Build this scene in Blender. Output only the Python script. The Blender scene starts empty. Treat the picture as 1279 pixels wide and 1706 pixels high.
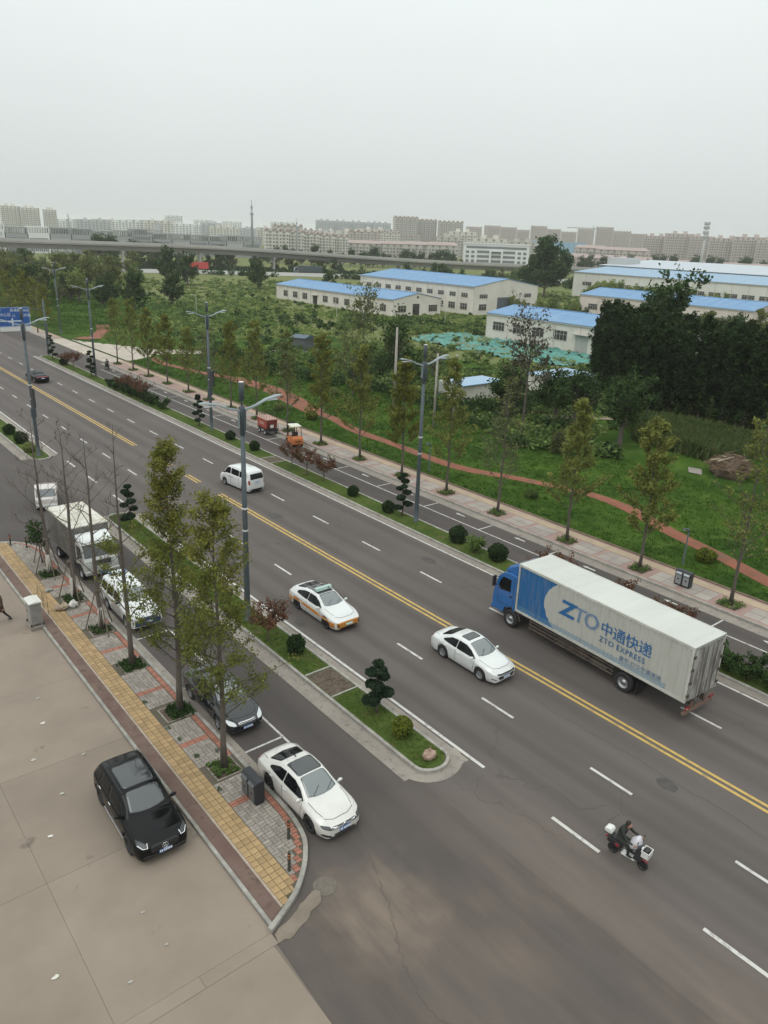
import bpy, bmesh, math, random
import numpy as np
from math import radians as R_, sin, cos, pi
from mathutils import Vector, Matrix
from mathutils.bvhtree import BVHTree

S = bpy.context.scene
COL = S.collection
random.seed(7)
RNG = np.random.default_rng(7)

# ---------------------------------------------------------------- camera
PITCH, ROLL, YAW, FPX = R_(20.163), R_(2.286), R_(39.955), 1251.9
cam_d = bpy.data.cameras.new('camera')
cam = bpy.data.objects.new('camera', cam_d)
COL.objects.link(cam)
cam_d.sensor_fit = 'HORIZONTAL'
cam_d.sensor_width = 36.0
cam_d.lens = FPX / 1279 * 36.0
cam_d.clip_start = 0.1
cam_d.clip_end = 12000
fw = Vector((sin(YAW) * cos(PITCH), cos(YAW) * cos(PITCH), -sin(PITCH)))
rt = Vector((cos(YAW), -sin(YAW), 0))
up = rt.cross(fw)
r2 = rt * cos(ROLL) + up * sin(ROLL)
u2 = up * cos(ROLL) - rt * sin(ROLL)
cam.matrix_world = Matrix(((r2.x, u2.x, -fw.x, 0), (r2.y, u2.y, -fw.y, 0), (r2.z, u2.z, -fw.z, 20.0), (0, 0, 0, 1)))
S.camera = cam

# ---------------------------------------------------------------- sky, sun, exposure (overcast daylight)
SUN_EL, SUN_AZ = R_(58), R_(250)          # azimuth clockwise from +Y
wd = bpy.data.worlds.new('World')
S.world = wd
wd.use_nodes = True
nt = wd.node_tree
bg = nt.nodes['Background']
sky = nt.nodes.new('ShaderNodeTexSky')
sky.sky_type = 'NISHITA'
sky.sun_disc = False
sky.sun_elevation = SUN_EL
sky.sun_rotation = SUN_AZ
sky.air_density = 1.0
sky.dust_density = 4.0
hsv = nt.nodes.new('ShaderNodeHueSaturation')
hsv.inputs['Saturation'].default_value = 0.12
mixn = nt.nodes.new('ShaderNodeMix')
mixn.data_type = 'RGBA'
mixn.inputs['Factor'].default_value = 0.82   # cloud deck over the clear sky
# overcast: the cloud deck brightens evenly from the horizon to the zenith
tcw = nt.nodes.new('ShaderNodeTexCoord')
sepw = nt.nodes.new('ShaderNodeSeparateXYZ')
nt.links.new(tcw.outputs['Generated'], sepw.inputs[0])
upw = nt.nodes.new('ShaderNodeMapRange')
upw.inputs['To Min'].default_value = 1.0
upw.inputs['To Max'].default_value = 2.5
nt.links.new(sepw.outputs['Z'], upw.inputs['Value'])
sclw = nt.nodes.new('ShaderNodeVectorMath')
sclw.operation = 'SCALE'
sclw.inputs[0].default_value = (6.75, 7.25, 7.15)
cln = nt.nodes.new('ShaderNodeTexNoise')      # faint unevenness of the cloud deck
cln.inputs['Scale'].default_value = 3.0
cln.inputs['Detail'].default_value = 5.0
nt.links.new(tcw.outputs['Generated'], cln.inputs['Vector'])
clr = nt.nodes.new('ShaderNodeMapRange')
clr.inputs['To Min'].default_value = 0.95
clr.inputs['To Max'].default_value = 1.05
nt.links.new(cln.outputs['Fac'], clr.inputs['Value'])
clm = nt.nodes.new('ShaderNodeMath')
clm.operation = 'MULTIPLY'
nt.links.new(upw.outputs[0], clm.inputs[0])
nt.links.new(clr.outputs[0], clm.inputs[1])
nt.links.new(clm.outputs[0], sclw.inputs['Scale'])
nt.links.new(sky.outputs[0], hsv.inputs['Color'])
nt.links.new(hsv.outputs[0], mixn.inputs['A'])
nt.links.new(sclw.outputs[0], mixn.inputs['B'])
nt.links.new(mixn.outputs['Result'], bg.inputs['Color'])
bg.inputs['Strength'].default_value = 0.1055

sl = bpy.data.lights.new('sun', 'SUN')
sl.energy = 0.6
sl.angle = R_(35)
sl.color = (1.0, 0.97, 0.92)
sun = bpy.data.objects.new('sun', sl)
COL.objects.link(sun)
sd = Vector((sin(SUN_AZ) * cos(SUN_EL), cos(SUN_AZ) * cos(SUN_EL), sin(SUN_EL)))
sun.rotation_euler = sd.to_track_quat('Z', 'Y').to_euler()
sun.location = (0, 0, 80)

S.view_settings.view_transform = 'Standard'
S.view_settings.look = 'None'
S.view_settings.exposure = 0.0
S.view_settings.gamma = 1.0
S.view_settings.use_curve_mapping = False
cy = S.cycles
cy.max_bounces = 6
cy.diffuse_bounces = 3
cy.glossy_bounces = 3
cy.transmission_bounces = 3
cy.volume_bounces = 4
cy.transparent_max_bounces = 6
cy.use_denoising = True
cy.caustics_reflective = False
cy.caustics_refractive = False
try:
    cy.volume_step_rate = 10
    cy.volume_max_steps = 64
except Exception:
    pass

# ---------------------------------------------------------------- materials
MATS = {}
def M(name, col=(.5, .5, .5), rough=.7, metal=0., spec=.5, coat=0., col2=None, scale=1., detail=4., lo=.35, hi=.65,
      bump=0., bscale=None, island=None, coords='Object', col3=None, scale3=None, lo3=.55, hi3=.7, transl=0., stretch=None, ior=None, emit=None):
    """procedural Principled material: base colour mixed by noise, optional second noise, per-piece variation, bump"""
    if name in MATS:
        return MATS[name]
    m = bpy.data.materials.new(name)
    m.use_nodes = True
    n = m.node_tree
    b = n.nodes['Principled BSDF']
    b.inputs['Roughness'].default_value = rough
    b.inputs['Metallic'].default_value = metal
    b.inputs['Specular IOR Level'].default_value = spec
    b.inputs['Coat Weight'].default_value = coat
    b.inputs['Coat Roughness'].default_value = .06
    if ior:
        b.inputs['IOR'].default_value = ior
    b.inputs['Base Color'].default_value = (*col, 1)
    src = None
    tc = n.nodes.new('ShaderNodeTexCoord')
    vec = tc.outputs[coords]
    if stretch:
        mp = n.nodes.new('ShaderNodeMapping')
        mp.inputs['Scale'].default_value = stretch
        n.links.new(vec, mp.inputs['Vector'])
        vec = mp.outputs[0]
    def noise(sc, det, a, c):
        t = n.nodes.new('ShaderNodeTexNoise')
        t.inputs['Scale'].default_value = sc
        t.inputs['Detail'].default_value = det
        t.inputs['Roughness'].default_value = .6
        n.links.new(vec, t.inputs['Vector'])
        r = n.nodes.new('ShaderNodeMapRange')
        r.inputs['From Min'].default_value = a
        r.inputs['From Max'].default_value = c
        n.links.new(t.outputs['Fac'], r.inputs['Value'])
        return r.outputs[0], t
    def mix(fac, a, bcol):
        x = n.nodes.new('ShaderNodeMix')
        x.data_type = 'RGBA'
        n.links.new(fac, x.inputs['Factor'])
        if isinstance(a, tuple):
            x.inputs['A'].default_value = (*a, 1)
        else:
            n.links.new(a, x.inputs['A'])
        x.inputs['B'].default_value = (*bcol, 1)
        return x.outputs['Result']
    src = col
    if col2:
        f, _ = noise(scale, detail, lo, hi)
        src = mix(f, src, col2)
    if col3:
        f, _ = noise(scale3 or scale * 4, detail, lo3, hi3)
        src = mix(f, src, col3)
    if island:
        g = n.nodes.new('ShaderNodeNewGeometry')
        o = n.nodes.new('ShaderNodeObjectInfo')
        a = n.nodes.new('ShaderNodeMath'); a.operation = 'ADD'
        n.links.new(g.outputs['Random Per Island'], a.inputs[0]); n.links.new(o.outputs['Random'], a.inputs[1])
        fr = n.nodes.new('ShaderNodeMath'); fr.operation = 'FRACT'
        n.links.new(a.outputs[0], fr.inputs[0])
        h = n.nodes.new('ShaderNodeHueSaturation')
        if isinstance(src, tuple):
            h.inputs['Color'].default_value = (*src, 1)
        else:
            n.links.new(src, h.inputs['Color'])
        r = n.nodes.new('ShaderNodeMapRange')
        r.inputs['To Min'].default_value = 1 - island
        r.inputs['To Max'].default_value = 1 + island
        n.links.new(fr.outputs[0], r.inputs['Value'])
        n.links.new(r.outputs[0], h.inputs['Value'])
        src = h.outputs[0]
    if not isinstance(src, tuple):
        n.links.new(src, b.inputs['Base Color'])
    if bump:
        t = n.nodes.new('ShaderNodeTexNoise')
        t.inputs['Scale'].default_value = bscale or scale * 6
        t.inputs['Detail'].default_value = 5
        n.links.new(vec, t.inputs['Vector'])
        bp = n.nodes.new('ShaderNodeBump')
        bp.inputs['Strength'].default_value = min(1, bump)
        bp.inputs['Distance'].default_value = .02
        n.links.new(t.outputs['Fac'], bp.inputs['Height'])
        n.links.new(bp.outputs[0], b.inputs['Normal'])
    if transl:
        b.inputs['Subsurface Weight'].default_value = 0
        tr = n.nodes.new('ShaderNodeBsdfTranslucent')
        mx = n.nodes.new('ShaderNodeMixShader')
        mx.inputs[0].default_value = transl
        if isinstance(src, tuple):
            tr.inputs[0].default_value = (*src, 1)
        else:
            n.links.new(src, tr.inputs[0])
        out = n.nodes['Material Output']
        n.links.new(b.outputs[0], mx.inputs[1]); n.links.new(tr.outputs[0], mx.inputs[2]); n.links.new(mx.outputs[0], out.inputs[0])
    if emit:
        b.inputs['Emission Color'].default_value = (*col, 1)
        b.inputs['Emission Strength'].default_value = emit
    MATS[name] = m
    return m

# ---------------------------------------------------------------- mesh helpers
class MB:
    """collects shapes of one mesh"""
    def __init__(s):
        s.v = []; s.f = []
    def add(s, vs, fs):
        k = len(s.v)
        s.v += [tuple(p) for p in vs]
        s.f += [tuple(i + k for i in q) for q in fs]
        return s
    def box(s, x0, x1, y0, y1, z0, z1):
        v = [(x, y, z) for z in (z0, z1) for y in (y0, y1) for x in (x0, x1)]
        return s.add(v, [(0, 2, 3, 1), (4, 5, 7, 6), (0, 1, 5, 4), (2, 6, 7, 3), (0, 4, 6, 2), (1, 3, 7, 5)])
    def cbox(s, c, d, rz=0., ry=0., rx=0.):
        m = Matrix.Rotation(rz, 3, 'Z') @ Matrix.Rotation(ry, 3, 'Y') @ Matrix.Rotation(rx, 3, 'X')
        k = len(s.v)
        s.box(-d[0] / 2, d[0] / 2, -d[1] / 2, d[1] / 2, -d[2] / 2, d[2] / 2)
        for i in range(k, len(s.v)):
            s.v[i] = tuple(m @ Vector(s.v[i]) + Vector(c))
        return s
    def tube(s, pts, rad, n=8, caps=True):
        """swept tube through pts; rad a number or one per point"""
        pts = [Vector(p) for p in pts]
        if not hasattr(rad, '__len__'):
            rad = [rad] * len(pts)
        k = len(s.v)
        ref = None
        for i, p in enumerate(pts):
            d = (pts[min(i + 1, len(pts) - 1)] - pts[max(i - 1, 0)])
            if d.length < 1e-9:
                d = Vector((0, 0, 1))
            d.normalize()
            if ref is None:
                ref = Vector((1, 0, 0)) if abs(d.x) < .9 else Vector((0, 1, 0))
            a = (ref - d * ref.dot(d)).normalized()
            ref = a
            b = d.cross(a)
            for j in range(n):
                t = 2 * pi * j / n
                s.v.append(tuple(p + (a * cos(t) + b * sin(t)) * rad[i]))
        for i in range(len(pts) - 1):
            for j in range(n):
                q = k + i * n
                s.f.append((q + j, q + (j + 1) % n, q + n + (j + 1) % n, q + n + j))
        if caps:
            s.f.append(tuple(k + j for j in reversed(range(n))))
            q = k + (len(pts) - 1) * n
            s.f.append(tuple(q + j for j in range(n)))
        return s
    def cyl(s, a, b, r, r1=None, n=12):
        return s.tube([a, b], [r, r if r1 is None else r1], n)
    def lathe(s, prof, n=16, axis='Z', c=(0, 0, 0), close=False):
        """prof: (radius, height) pairs"""
        k = len(s.v)
        for (r, h) in prof:
            for j in range(n):
                t = 2 * pi * j / n
                x, y = r * cos(t), r * sin(t)
                p = (x, y, h) if axis == 'Z' else ((x, h, y) if axis == 'Y' else (h, x, y))
                s.v.append((p[0] + c[0], p[1] + c[1], p[2] + c[2]))
        m = len(prof)
        for i in range(m - (0 if close else 1)):
            for j in range(n):
                a, b = k + i * n, k + ((i + 1) % m) * n
                s.f.append((a + j, a + (j + 1) % n, b + (j + 1) % n, b + j))
        if not close:
            if prof[0][0] > 1e-6:
                s.f.append(tuple(k + j for j in range(n)))
            if prof[-1][0] > 1e-6:
                s.f.append(tuple(k + (m - 1) * n + j for j in range(n)))
        return s
    def prism(s, poly, z0, z1):
        n = len(poly)
        v = [(p[0], p[1], z0) for p in poly] + [(p[0], p[1], z1) for p in poly]
        f = [tuple(reversed(range(n))), tuple(range(n, 2 * n))]
        f += [(i, (i + 1) % n, n + (i + 1) % n, n + i) for i in range(n)]
        return s.add(v, f)
    def xprism(s, poly, y0, y1):
        """polygon of (x, z) pulled along y"""
        n = len(poly)
        v = [(p[0], y0, p[1]) for p in poly] + [(p[0], y1, p[1]) for p in poly]
        f = [tuple(range(n)), tuple(reversed(range(n, 2 * n)))]
        f += [(i, n + i, n + (i + 1) % n, (i + 1) % n) for i in range(n)]
        return s.add(v, f)
    def ball(s, c, r, nu=12, nv=8, sq=(1, 1, 1), jit=0.):
        k = len(s.v)
        for i in range(nv + 1):
            a = pi * i / nv - pi / 2
            for j in range(nu):
                t = 2 * pi * j / nu
                q = 1 + random.uniform(-jit, jit)
                s.v.append((c[0] + r * sq[0] * cos(a) * cos(t) * q, c[1] + r * sq[1] * cos(a) * sin(t) * q, c[2] + r * sq[2] * sin(a) * q))
        for i in range(nv):
            for j in range(nu):
                a, b = k + i * nu, k + (i + 1) * nu
                s.f.append((a + j, a + (j + 1) % nu, b + (j + 1) % nu, b + j))
        return s
    def mesh(s, name, mat, smooth=False, fix=True):
        me = bpy.data.meshes.new(name)
        me.from_pydata(s.v, [], s.f)
        if fix:
            bm = bmesh.new(); bm.from_mesh(me)
            bmesh.ops.recalc_face_normals(bm, faces=bm.faces)
            bm.to_mesh(me); bm.free()
        if smooth:
            me.polygons.foreach_set('use_smooth', [True] * len(me.polygons))
        if mat:
            me.materials.append(mat)
        return me
    def build(s, name, mat, parent=None, smooth=False, bevel=0., loc=None, fix=True):
        return link(name, s.mesh(name, mat, smooth, fix), parent, bevel, loc)

def link(name, me, parent=None, bevel=0., loc=None):
    o = bpy.data.objects.new(name, me)
    COL.objects.link(o)
    if parent:
        o.parent = parent
    if loc is not None:
        o.location = loc
    if bevel:
        b = o.modifiers.new('bevel', 'BEVEL')
        b.width = bevel; b.segments = 2; b.limit_method = 'ANGLE'; b.angle_limit = R_(40)
    return o

def tag(o, label=None, cat=None, group=None, kind=None):
    if label: o['label'] = label
    if cat: o['category'] = cat
    if group: o['group'] = group
    if kind: o['kind'] = kind
    return o

def thing(name, loc, rz=0., label=None, cat=None, group=None):
    o = bpy.data.objects.new(name, None)
    COL.objects.link(o)
    o.empty_display_size = .3
    o.location = loc
    o.rotation_euler = (0, 0, rz)
    return tag(o, label, cat, group)

def clone(root, loc, rz=0., label=None, group=None, scale=None, parent=None):
    kids = {}
    r = root.copy(); COL.objects.link(r)
    r.location = loc; r.rotation_euler = (0, 0, rz)
    if scale:
        r.scale = scale if hasattr(scale, '__len__') else (scale,) * 3
    if label: r['label'] = label
    if group: r['group'] = group
    def rec(src, dst):
        for ch in list(src.children):
            c = ch.copy(); COL.objects.link(c); c.parent = dst
            rec(ch, c)
    rec(root, r)
    return r

def np_mesh(name, verts, faces, mat, smooth=False):
    """fast mesh from arrays; faces (n, 3 or 4)"""
    verts = np.asarray(verts, np.float32); faces = np.asarray(faces, np.int32)
    me = bpy.data.meshes.new(name)
    nf, k = faces.shape
    me.vertices.add(len(verts)); me.vertices.foreach_set('co', verts.ravel())
    me.loops.add(nf * k); me.loops.foreach_set('vertex_index', faces.ravel())
    me.polygons.add(nf)
    me.polygons.foreach_set('loop_start', np.arange(nf, dtype=np.int32) * k)
    me.update(calc_edges=True)
    if smooth:
        me.polygons.foreach_set('use_smooth', np.ones(nf, bool))
    me.materials.append(mat)
    return me

def sheet(name, poly, z, mat, parent=None, kind='structure', label=None):
    m = MB(); m.add([(p[0], p[1], z) for p in poly], [tuple(range(len(poly)))])
    o = m.build(name, mat, parent)
    if not parent:
        tag(o, kind=kind)
    return o

def rect(x0, x1, y0, y1):
    return [(x0, y0), (x1, y0), (x1, y1), (x0, y1)]

def leaf_quads(c, n, rad, size, rng, flat=0., elong=1.6):
    """n leaf quads scattered about centres c (k,3) within radii rad (k,) -> verts, faces"""
    c = np.asarray(c, float); rad = np.broadcast_to(np.asarray(rad, float), (len(c),) if np.ndim(rad) < 2 else np.shape(rad))
    idx = rng.integers(0, len(c), n)
    d = rng.normal(size=(n, 3)); d /= np.linalg.norm(d, axis=1, keepdims=True)
    rr = rng.random(n) ** .45
    off = d * rr[:, None] * (rad[idx][:, None] if rad.ndim == 1 else rad[idx])
    p = c[idx] + off
    u = rng.normal(size=(n, 3)); u[:, 2] *= (1 - flat); u /= np.linalg.norm(u, axis=1, keepdims=True)
    w = rng.normal(size=(n, 3))
    v = np.cross(u, w)
    if flat:
        v = np.cross(u, np.array([0, 0, 1.])) * flat + v * (1 - flat)
    v /= np.linalg.norm(v, axis=1, keepdims=True) + 1e-9
    s = size * rng.uniform(.6, 1.3, n)[:, None]
    a = u * s * elong / 2; b = v * s / 2
    V = np.stack([p - a, p - b * 1.0, p + a, p + b], 1).reshape(-1, 3)
    F = np.arange(4 * n).reshape(-1, 4)
    return V, F

class Cloud:
    """joins arrays of leaf faces"""
    def __init__(s): s.V = []; s.F = []; s.k = 0
    def add(s, V, F):
        s.V.append(V); s.F.append(F + s.k); s.k += len(V)
    def mesh(s, name, mat):
        return np_mesh(name, np.concatenate(s.V), np.concatenate(s.F), mat)
# ================================================================ the setting
def road_mat(name, base, dark, dust, spots, tracks=0.):
    """asphalt: fine grain, wheel-track streaks along the road, dust lying in patches round given spots"""
    m = bpy.data.materials.new(name); m.use_nodes = True
    n = m.node_tree; b = n.nodes['Principled BSDF']
    b.inputs['Roughness'].default_value = .82
    b.inputs['Specular IOR Level'].default_value = .3
    tc = n.nodes.new('ShaderNodeTexCoord')
    def noise(scale, detail=4, st=None):
        v = tc.outputs['Object']
        if st:
            mp = n.nodes.new('ShaderNodeMapping'); mp.inputs['Scale'].default_value = st
            n.links.new(v, mp.inputs[0]); v = mp.outputs[0]
        t = n.nodes.new('ShaderNodeTexNoise'); t.inputs['Scale'].default_value = scale; t.inputs['Detail'].default_value = detail
        n.links.new(v, t.inputs['Vector']); return t.outputs['Fac']
    def rng(s, a, c, lo=0., hi=1.):
        r = n.nodes.new('ShaderNodeMapRange'); n.links.new(s, r.inputs[0])
        for k, x in zip(('From Min', 'From Max', 'To Min', 'To Max'), (a, c, lo, hi)): r.inputs[k].default_value = x
        return r.outputs[0]
    def mix(f, a, c):
        x = n.nodes.new('ShaderNodeMix'); x.data_type = 'RGBA'; n.links.new(f, x.inputs['Factor'])
        for k, q in (('A', a), ('B', c)):
            if isinstance(q, tuple): x.inputs[k].default_value = (*q, 1)
            else: n.links.new(q, x.inputs[k])
        return x.outputs['Result']
    def math_(op, a, c):
        x = n.nodes.new('ShaderNodeMath'); x.operation = op
        for i, q in enumerate((a, c)):
            if isinstance(q, (int, float)): x.inputs[i].default_value = q
            else: n.links.new(q, x.inputs[i])
        return x.outputs[0]
    c = mix(rng(noise(.9, 5, (.9, .035, 1)), .38, .66), base, dark)
    c = mix(rng(noise(.16, 5), .5, .75, 0, .5), c, tuple(q * 1.18 for q in base))
    c = mix(rng(noise(38, 3), .3, .7, 0, .55), c, tuple(q * .72 for q in dark))
    sx = n.nodes.new('ShaderNodeSeparateXYZ'); n.links.new(tc.outputs['Object'], sx.inputs[0])
    if tracks:      # tyre-polished tracks, two to a lane
        cs = math_('COSINE', math_('MULTIPLY', math_('SUBTRACT', sx.outputs['X'], tracks), 2 * pi / 1.76), 0)
        tf = math_('MULTIPLY', rng(cs, -.2, 1), rng(noise(.5, 3, (.5, .06, 1)), .35, .7, .15, .75))
        c = mix(tf, c, tuple(q * .74 for q in dark))
    # old cracks and sealed joints
    vo = n.nodes.new('ShaderNodeTexVoronoi'); vo.feature = 'DISTANCE_TO_EDGE'; vo.inputs['Scale'].default_value = .16
    wv = n.nodes.new('ShaderNodeVectorMath'); wv.operation = 'ADD'
    nv = n.nodes.new('ShaderNodeTexNoise'); nv.inputs['Scale'].default_value = .9; nv.inputs['Detail'].default_value = 5
    n.links.new(tc.outputs['Object'], nv.inputs['Vector']); sc = n.nodes.new('ShaderNodeVectorMath'); sc.operation = 'SCALE'; sc.inputs['Scale'].default_value = 1.6
    n.links.new(nv.outputs['Color'], sc.inputs[0]); n.links.new(tc.outputs['Object'], wv.inputs[0]); n.links.new(sc.outputs[0], wv.inputs[1]); n.links.new(wv.outputs[0], vo.inputs['Vector'])
    c = mix(math_('MULTIPLY', rng(vo.outputs['Distance'], .005, .002, 0, .5), rng(noise(.11, 2), .52, .60)), c, tuple(q * .5 for q in dark))
    if spots:
        mk = math_('MULTIPLY', rng(sx.outputs['Y'], 18.0, 12.5), rng(sx.outputs['X'], 21.0, 17.5))
        d1 = rng(noise(.30, 6, (1., .55, 1)), .34, .68, .1, .7)
        d2 = rng(noise(1.7, 5, (1.3, .28, 1)), .30, .70, .35, 1.)
        c = mix(math_('MULTIPLY', mk, math_('MULTIPLY', d1, d2)), c, dust)
        d3 = rng(noise(.42, 5), .58, .74, 0, .22)
        c = mix(math_('MULTIPLY', mk, d3), c, tuple(q * .75 for q in dark))
        vm = n.nodes.new('ShaderNodeMapping'); vm.inputs['Location'].default_value = (-11.9 / 2.1, -13.6 / 2.2, 0); vm.inputs['Scale'].default_value = (1 / 2.1, 1 / 2.2, 0)
        n.links.new(tc.outputs['Object'], vm.inputs[0]); ln = n.nodes.new('ShaderNodeVectorMath'); ln.operation = 'LENGTH'; n.links.new(vm.outputs[0], ln.inputs[0])
        c = mix(math_('MULTIPLY', rng(math_('ADD', ln.outputs['Value'], math_('MULTIPLY', noise(.8, 6), 1.3)), 1.75, 1.0, 0, .85), d2), c, tuple(q * 1.15 for q in dust))
    n.links.new(c, b.inputs['Base Color'])
    bp = n.nodes.new('ShaderNodeBump'); bp.inputs['Strength'].default_value = .35; bp.inputs['Distance'].default_value = .01
    n.links.new(noise(60, 3), bp.inputs['Height']); n.links.new(bp.outputs[0], b.inputs['Normal'])
    return m

m_road = road_mat('asphalt', (.126, .107, .098), (.094, .080, .074), (.178, .138, .108), True, 22.15)
m_lane = road_mat('lane_asphalt', (.098, .083, .076), (.068, .058, .054), (.170, .132, .103), True)
m_paint = M('road_paint', (.50, .48, .45), .75, col2=(.19, .17, .16), scale=3.2, lo=.50, hi=.74)
m_yellow = M('yellow_road_paint', (.48, .32, .085), .75, col2=(.19, .145, .09), scale=2.4, lo=.5, hi=.76)
m_gutter = M('gutter_concrete', (.27, .235, .20), .85, col2=(.21, .185, .16), scale=.8, col3=(.15, .13, .11), scale3=3.5)
m_kerb = M('kerb_stone', (.33, .31, .28), .85, col2=(.24, .225, .20), scale=3, island=.12, bump=.3, bscale=30)
m_conc = M('forecourt_concrete', (.252, .204, .162), .86, col2=(.198, .160, .126), scale=.35, lo=.3, hi=.7, col3=(.150, .121, .096), scale3=.62, lo3=.645, hi3=.70, bump=.15, bscale=25, island=.05)
m_joint = M('joint_filler', (.15, .122, .098), .95)
m_soil = M('soil', (.075, .052, .038), .95, col2=(.12, .09, .065), scale=6, bump=.8, bscale=18)
m_lawn = M('lawn', (.046, .088, .013), .95, spec=.05, col2=(.026, .056, .009), scale=.13, lo=.38, hi=.62, col3=(.075, .118, .022), scale3=.5, lo3=.52, hi3=.72, bump=1., bscale=9)
m_turf = M('turf', (.082, .112, .028), .95, spec=.05, col2=(.050, .078, .020), scale=.5, col3=(.10, .092, .040), scale3=1.4, lo3=.56, hi3=.68, bump=1., bscale=14)
m_field = M('field_ground', (.125, .150, .050), .95, spec=.05, col2=(.16, .165, .075), scale=.03, col3=(.070, .098, .032), scale3=.12, bump=1., bscale=3)
m_redpath = M('red_path', (.235, .078, .042), .9, col3=(.12, .07, .04), scale3=.8, col2=(.17, .062, .036), scale=1.2, bump=.2, bscale=20)
m_brownk = M('brown_kerb', (.19, .125, .09), .85, col2=(.14, .095, .07), scale=3, island=.1)

# ground sheet to the horizon, the carriageways
ground = sheet('ground', rect(-1600, 4300, -1600, 4300), -.08, m_field)
road = sheet('main_road', rect(16.9, 36.2, -60, 420), 0, m_road)
lane = sheet('service_lane', [(8.5, -60), (16.9, -60), (16.9, 420), (8.0, 420), (8.0, 51.5), (8.5, 51.5)], 0, m_lane)
farlane = sheet('far_service_lane', [(36.2, -60), (41.2, -60), (41.2, 420), (36.2, 420)], 0, m_lane)
sheet('side_street', rect(-90, 8.0, 51.5, 420), 0, m_lane)

# painted markings
def dash(parent_name, x, y0, y1, w, mat, z=.008):
    return (x - w / 2, x + w / 2, y0, y1)
def marking(name, rects, mat, z=.008, label=None):
    for (x0, x1, y0, y1) in rects:
        m = MB(); m.add([(x0, y0, z), (x1, y0, z), (x1, y1, z), (x0, y1, z)], [(0, 1, 2, 3)])
        tag(m.build(name, mat, road, fix=False))
def ysplit(x, w, y0, y1):
    """a long line laid in stretches"""
    return [(x - w / 2, x + w / 2, y0, y1)]
marking('lane_dash', [(22.9, 23.04, 36.15 + 6.1 * k, 38.1 + 6.1 * k) for k in range(-7, 22)], m_paint)
marking('lane_dash', [(29.88, 30.02, 36.0 + 6.05 * k, 37.98 + 6.05 * k) for k in range(-7, 22)], m_paint)
marking('lane_dash', [(19.40, 19.55, y, y + 2.1) for y in (4.75, 10.75, -1.2, 54.5, 60.3, 65.6)], m_paint)
marking('edge_line', ysplit(19.47, .15, 16.3, 51.5) + ysplit(19.47, .15, 70.5, 210) + ysplit(33.45, .15, -40, 128), m_paint)
for dx in (-.16, .16):
    marking('centre_line', [(26.5 + dx - .075, 26.5 + dx + .075, a, b) for a, b in ((-40, 52.3), (55.9, 58.3), (61.6, 64.7), (69.6, 240))], m_yellow)
marking('lane_line', ysplit(38.4, .10, -30, 112), m_paint)
marking('parking_line', [(13.97, 14.07, 18.2, 34.0)] + [(11.95, 14.02, y - .05, y + .05) for y in (22.8, 28.5, 34.0)], m_paint)
for k in range(18):   # bay ticks and short arrows of the far lane
    y = 5 + k * 6.0
    marking('bay_line', [(38.45, 39.95, y - .05, y + .05)], m_paint)
    m = MB(); yy = y + 3; z = .008
    m.add([(39.47, yy - .5, z), (39.61, yy - .5, z), (39.61, yy + .15, z), (39.70, yy + .15, z), (39.54, yy + .5, z), (39.38, yy + .15, z), (39.47, yy + .15, z)], [tuple(range(7))])
    m.build('lane_arrow', m_paint, road)

# gutters
for (x0, x1, y0, y1) in ((18.82, 19.30, 17.0, 51.5), (16.35, 17.12, 17.6, 51.5), (33.58, 34.06, -40, 128), (39.98, 40.86, -30, 117), (11.85, 12.25, 19.2, 49), (16.2, 17.0, 70, 200), (18.7, 19.3, 70, 200)):
    sheet('gutter', rect(x0, x1, y0, y1), .010, m_gutter)

# ---- kerb stones
def kerb_mesh(name, L, w, h, mat):
    c = .018
    prof = [(0, 0), (w, 0), (w, h - c), (w - c, h), (c, h), (0, h - c)]
    m = MB(); m.add([(p[0], y, p[1]) for y in (0.004, L - .004) for p in prof],
                    [(0, 1, 2, 3, 4, 5), (11, 10, 9, 8, 7, 6)] + [(i, (i + 1) % 6, 6 + (i + 1) % 6, 6 + i) for i in range(6)])
    return m.mesh(name, mat)
K_ME = {}
def kerb_run(parent, x, y0, y1, w=.15, h=.15, L=1.0, split=66, mat=None, z=0.):
    mat = mat or m_kerb
    key = (w, h, L, mat.name)
    if key not in K_ME: K_ME[key] = kerb_mesh('kerb_stone', L, w, h, mat)
    y = y0; far = MB()
    src = K_ME[key]
    while y < y1 - .3:
        if y < split:
            link('kerb_stone', src, parent, loc=(x, y, z + random.uniform(-.006, .006)))
        else:
            far.add([(v.co.x + x, v.co.y + y, v.co.z + z) for v in src.vertices], [tuple(p.vertices) for p in src.polygons])
        y += L
    if far.v:
        tag(far.build('kerb_stone', mat, parent), kind='stuff')
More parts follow.
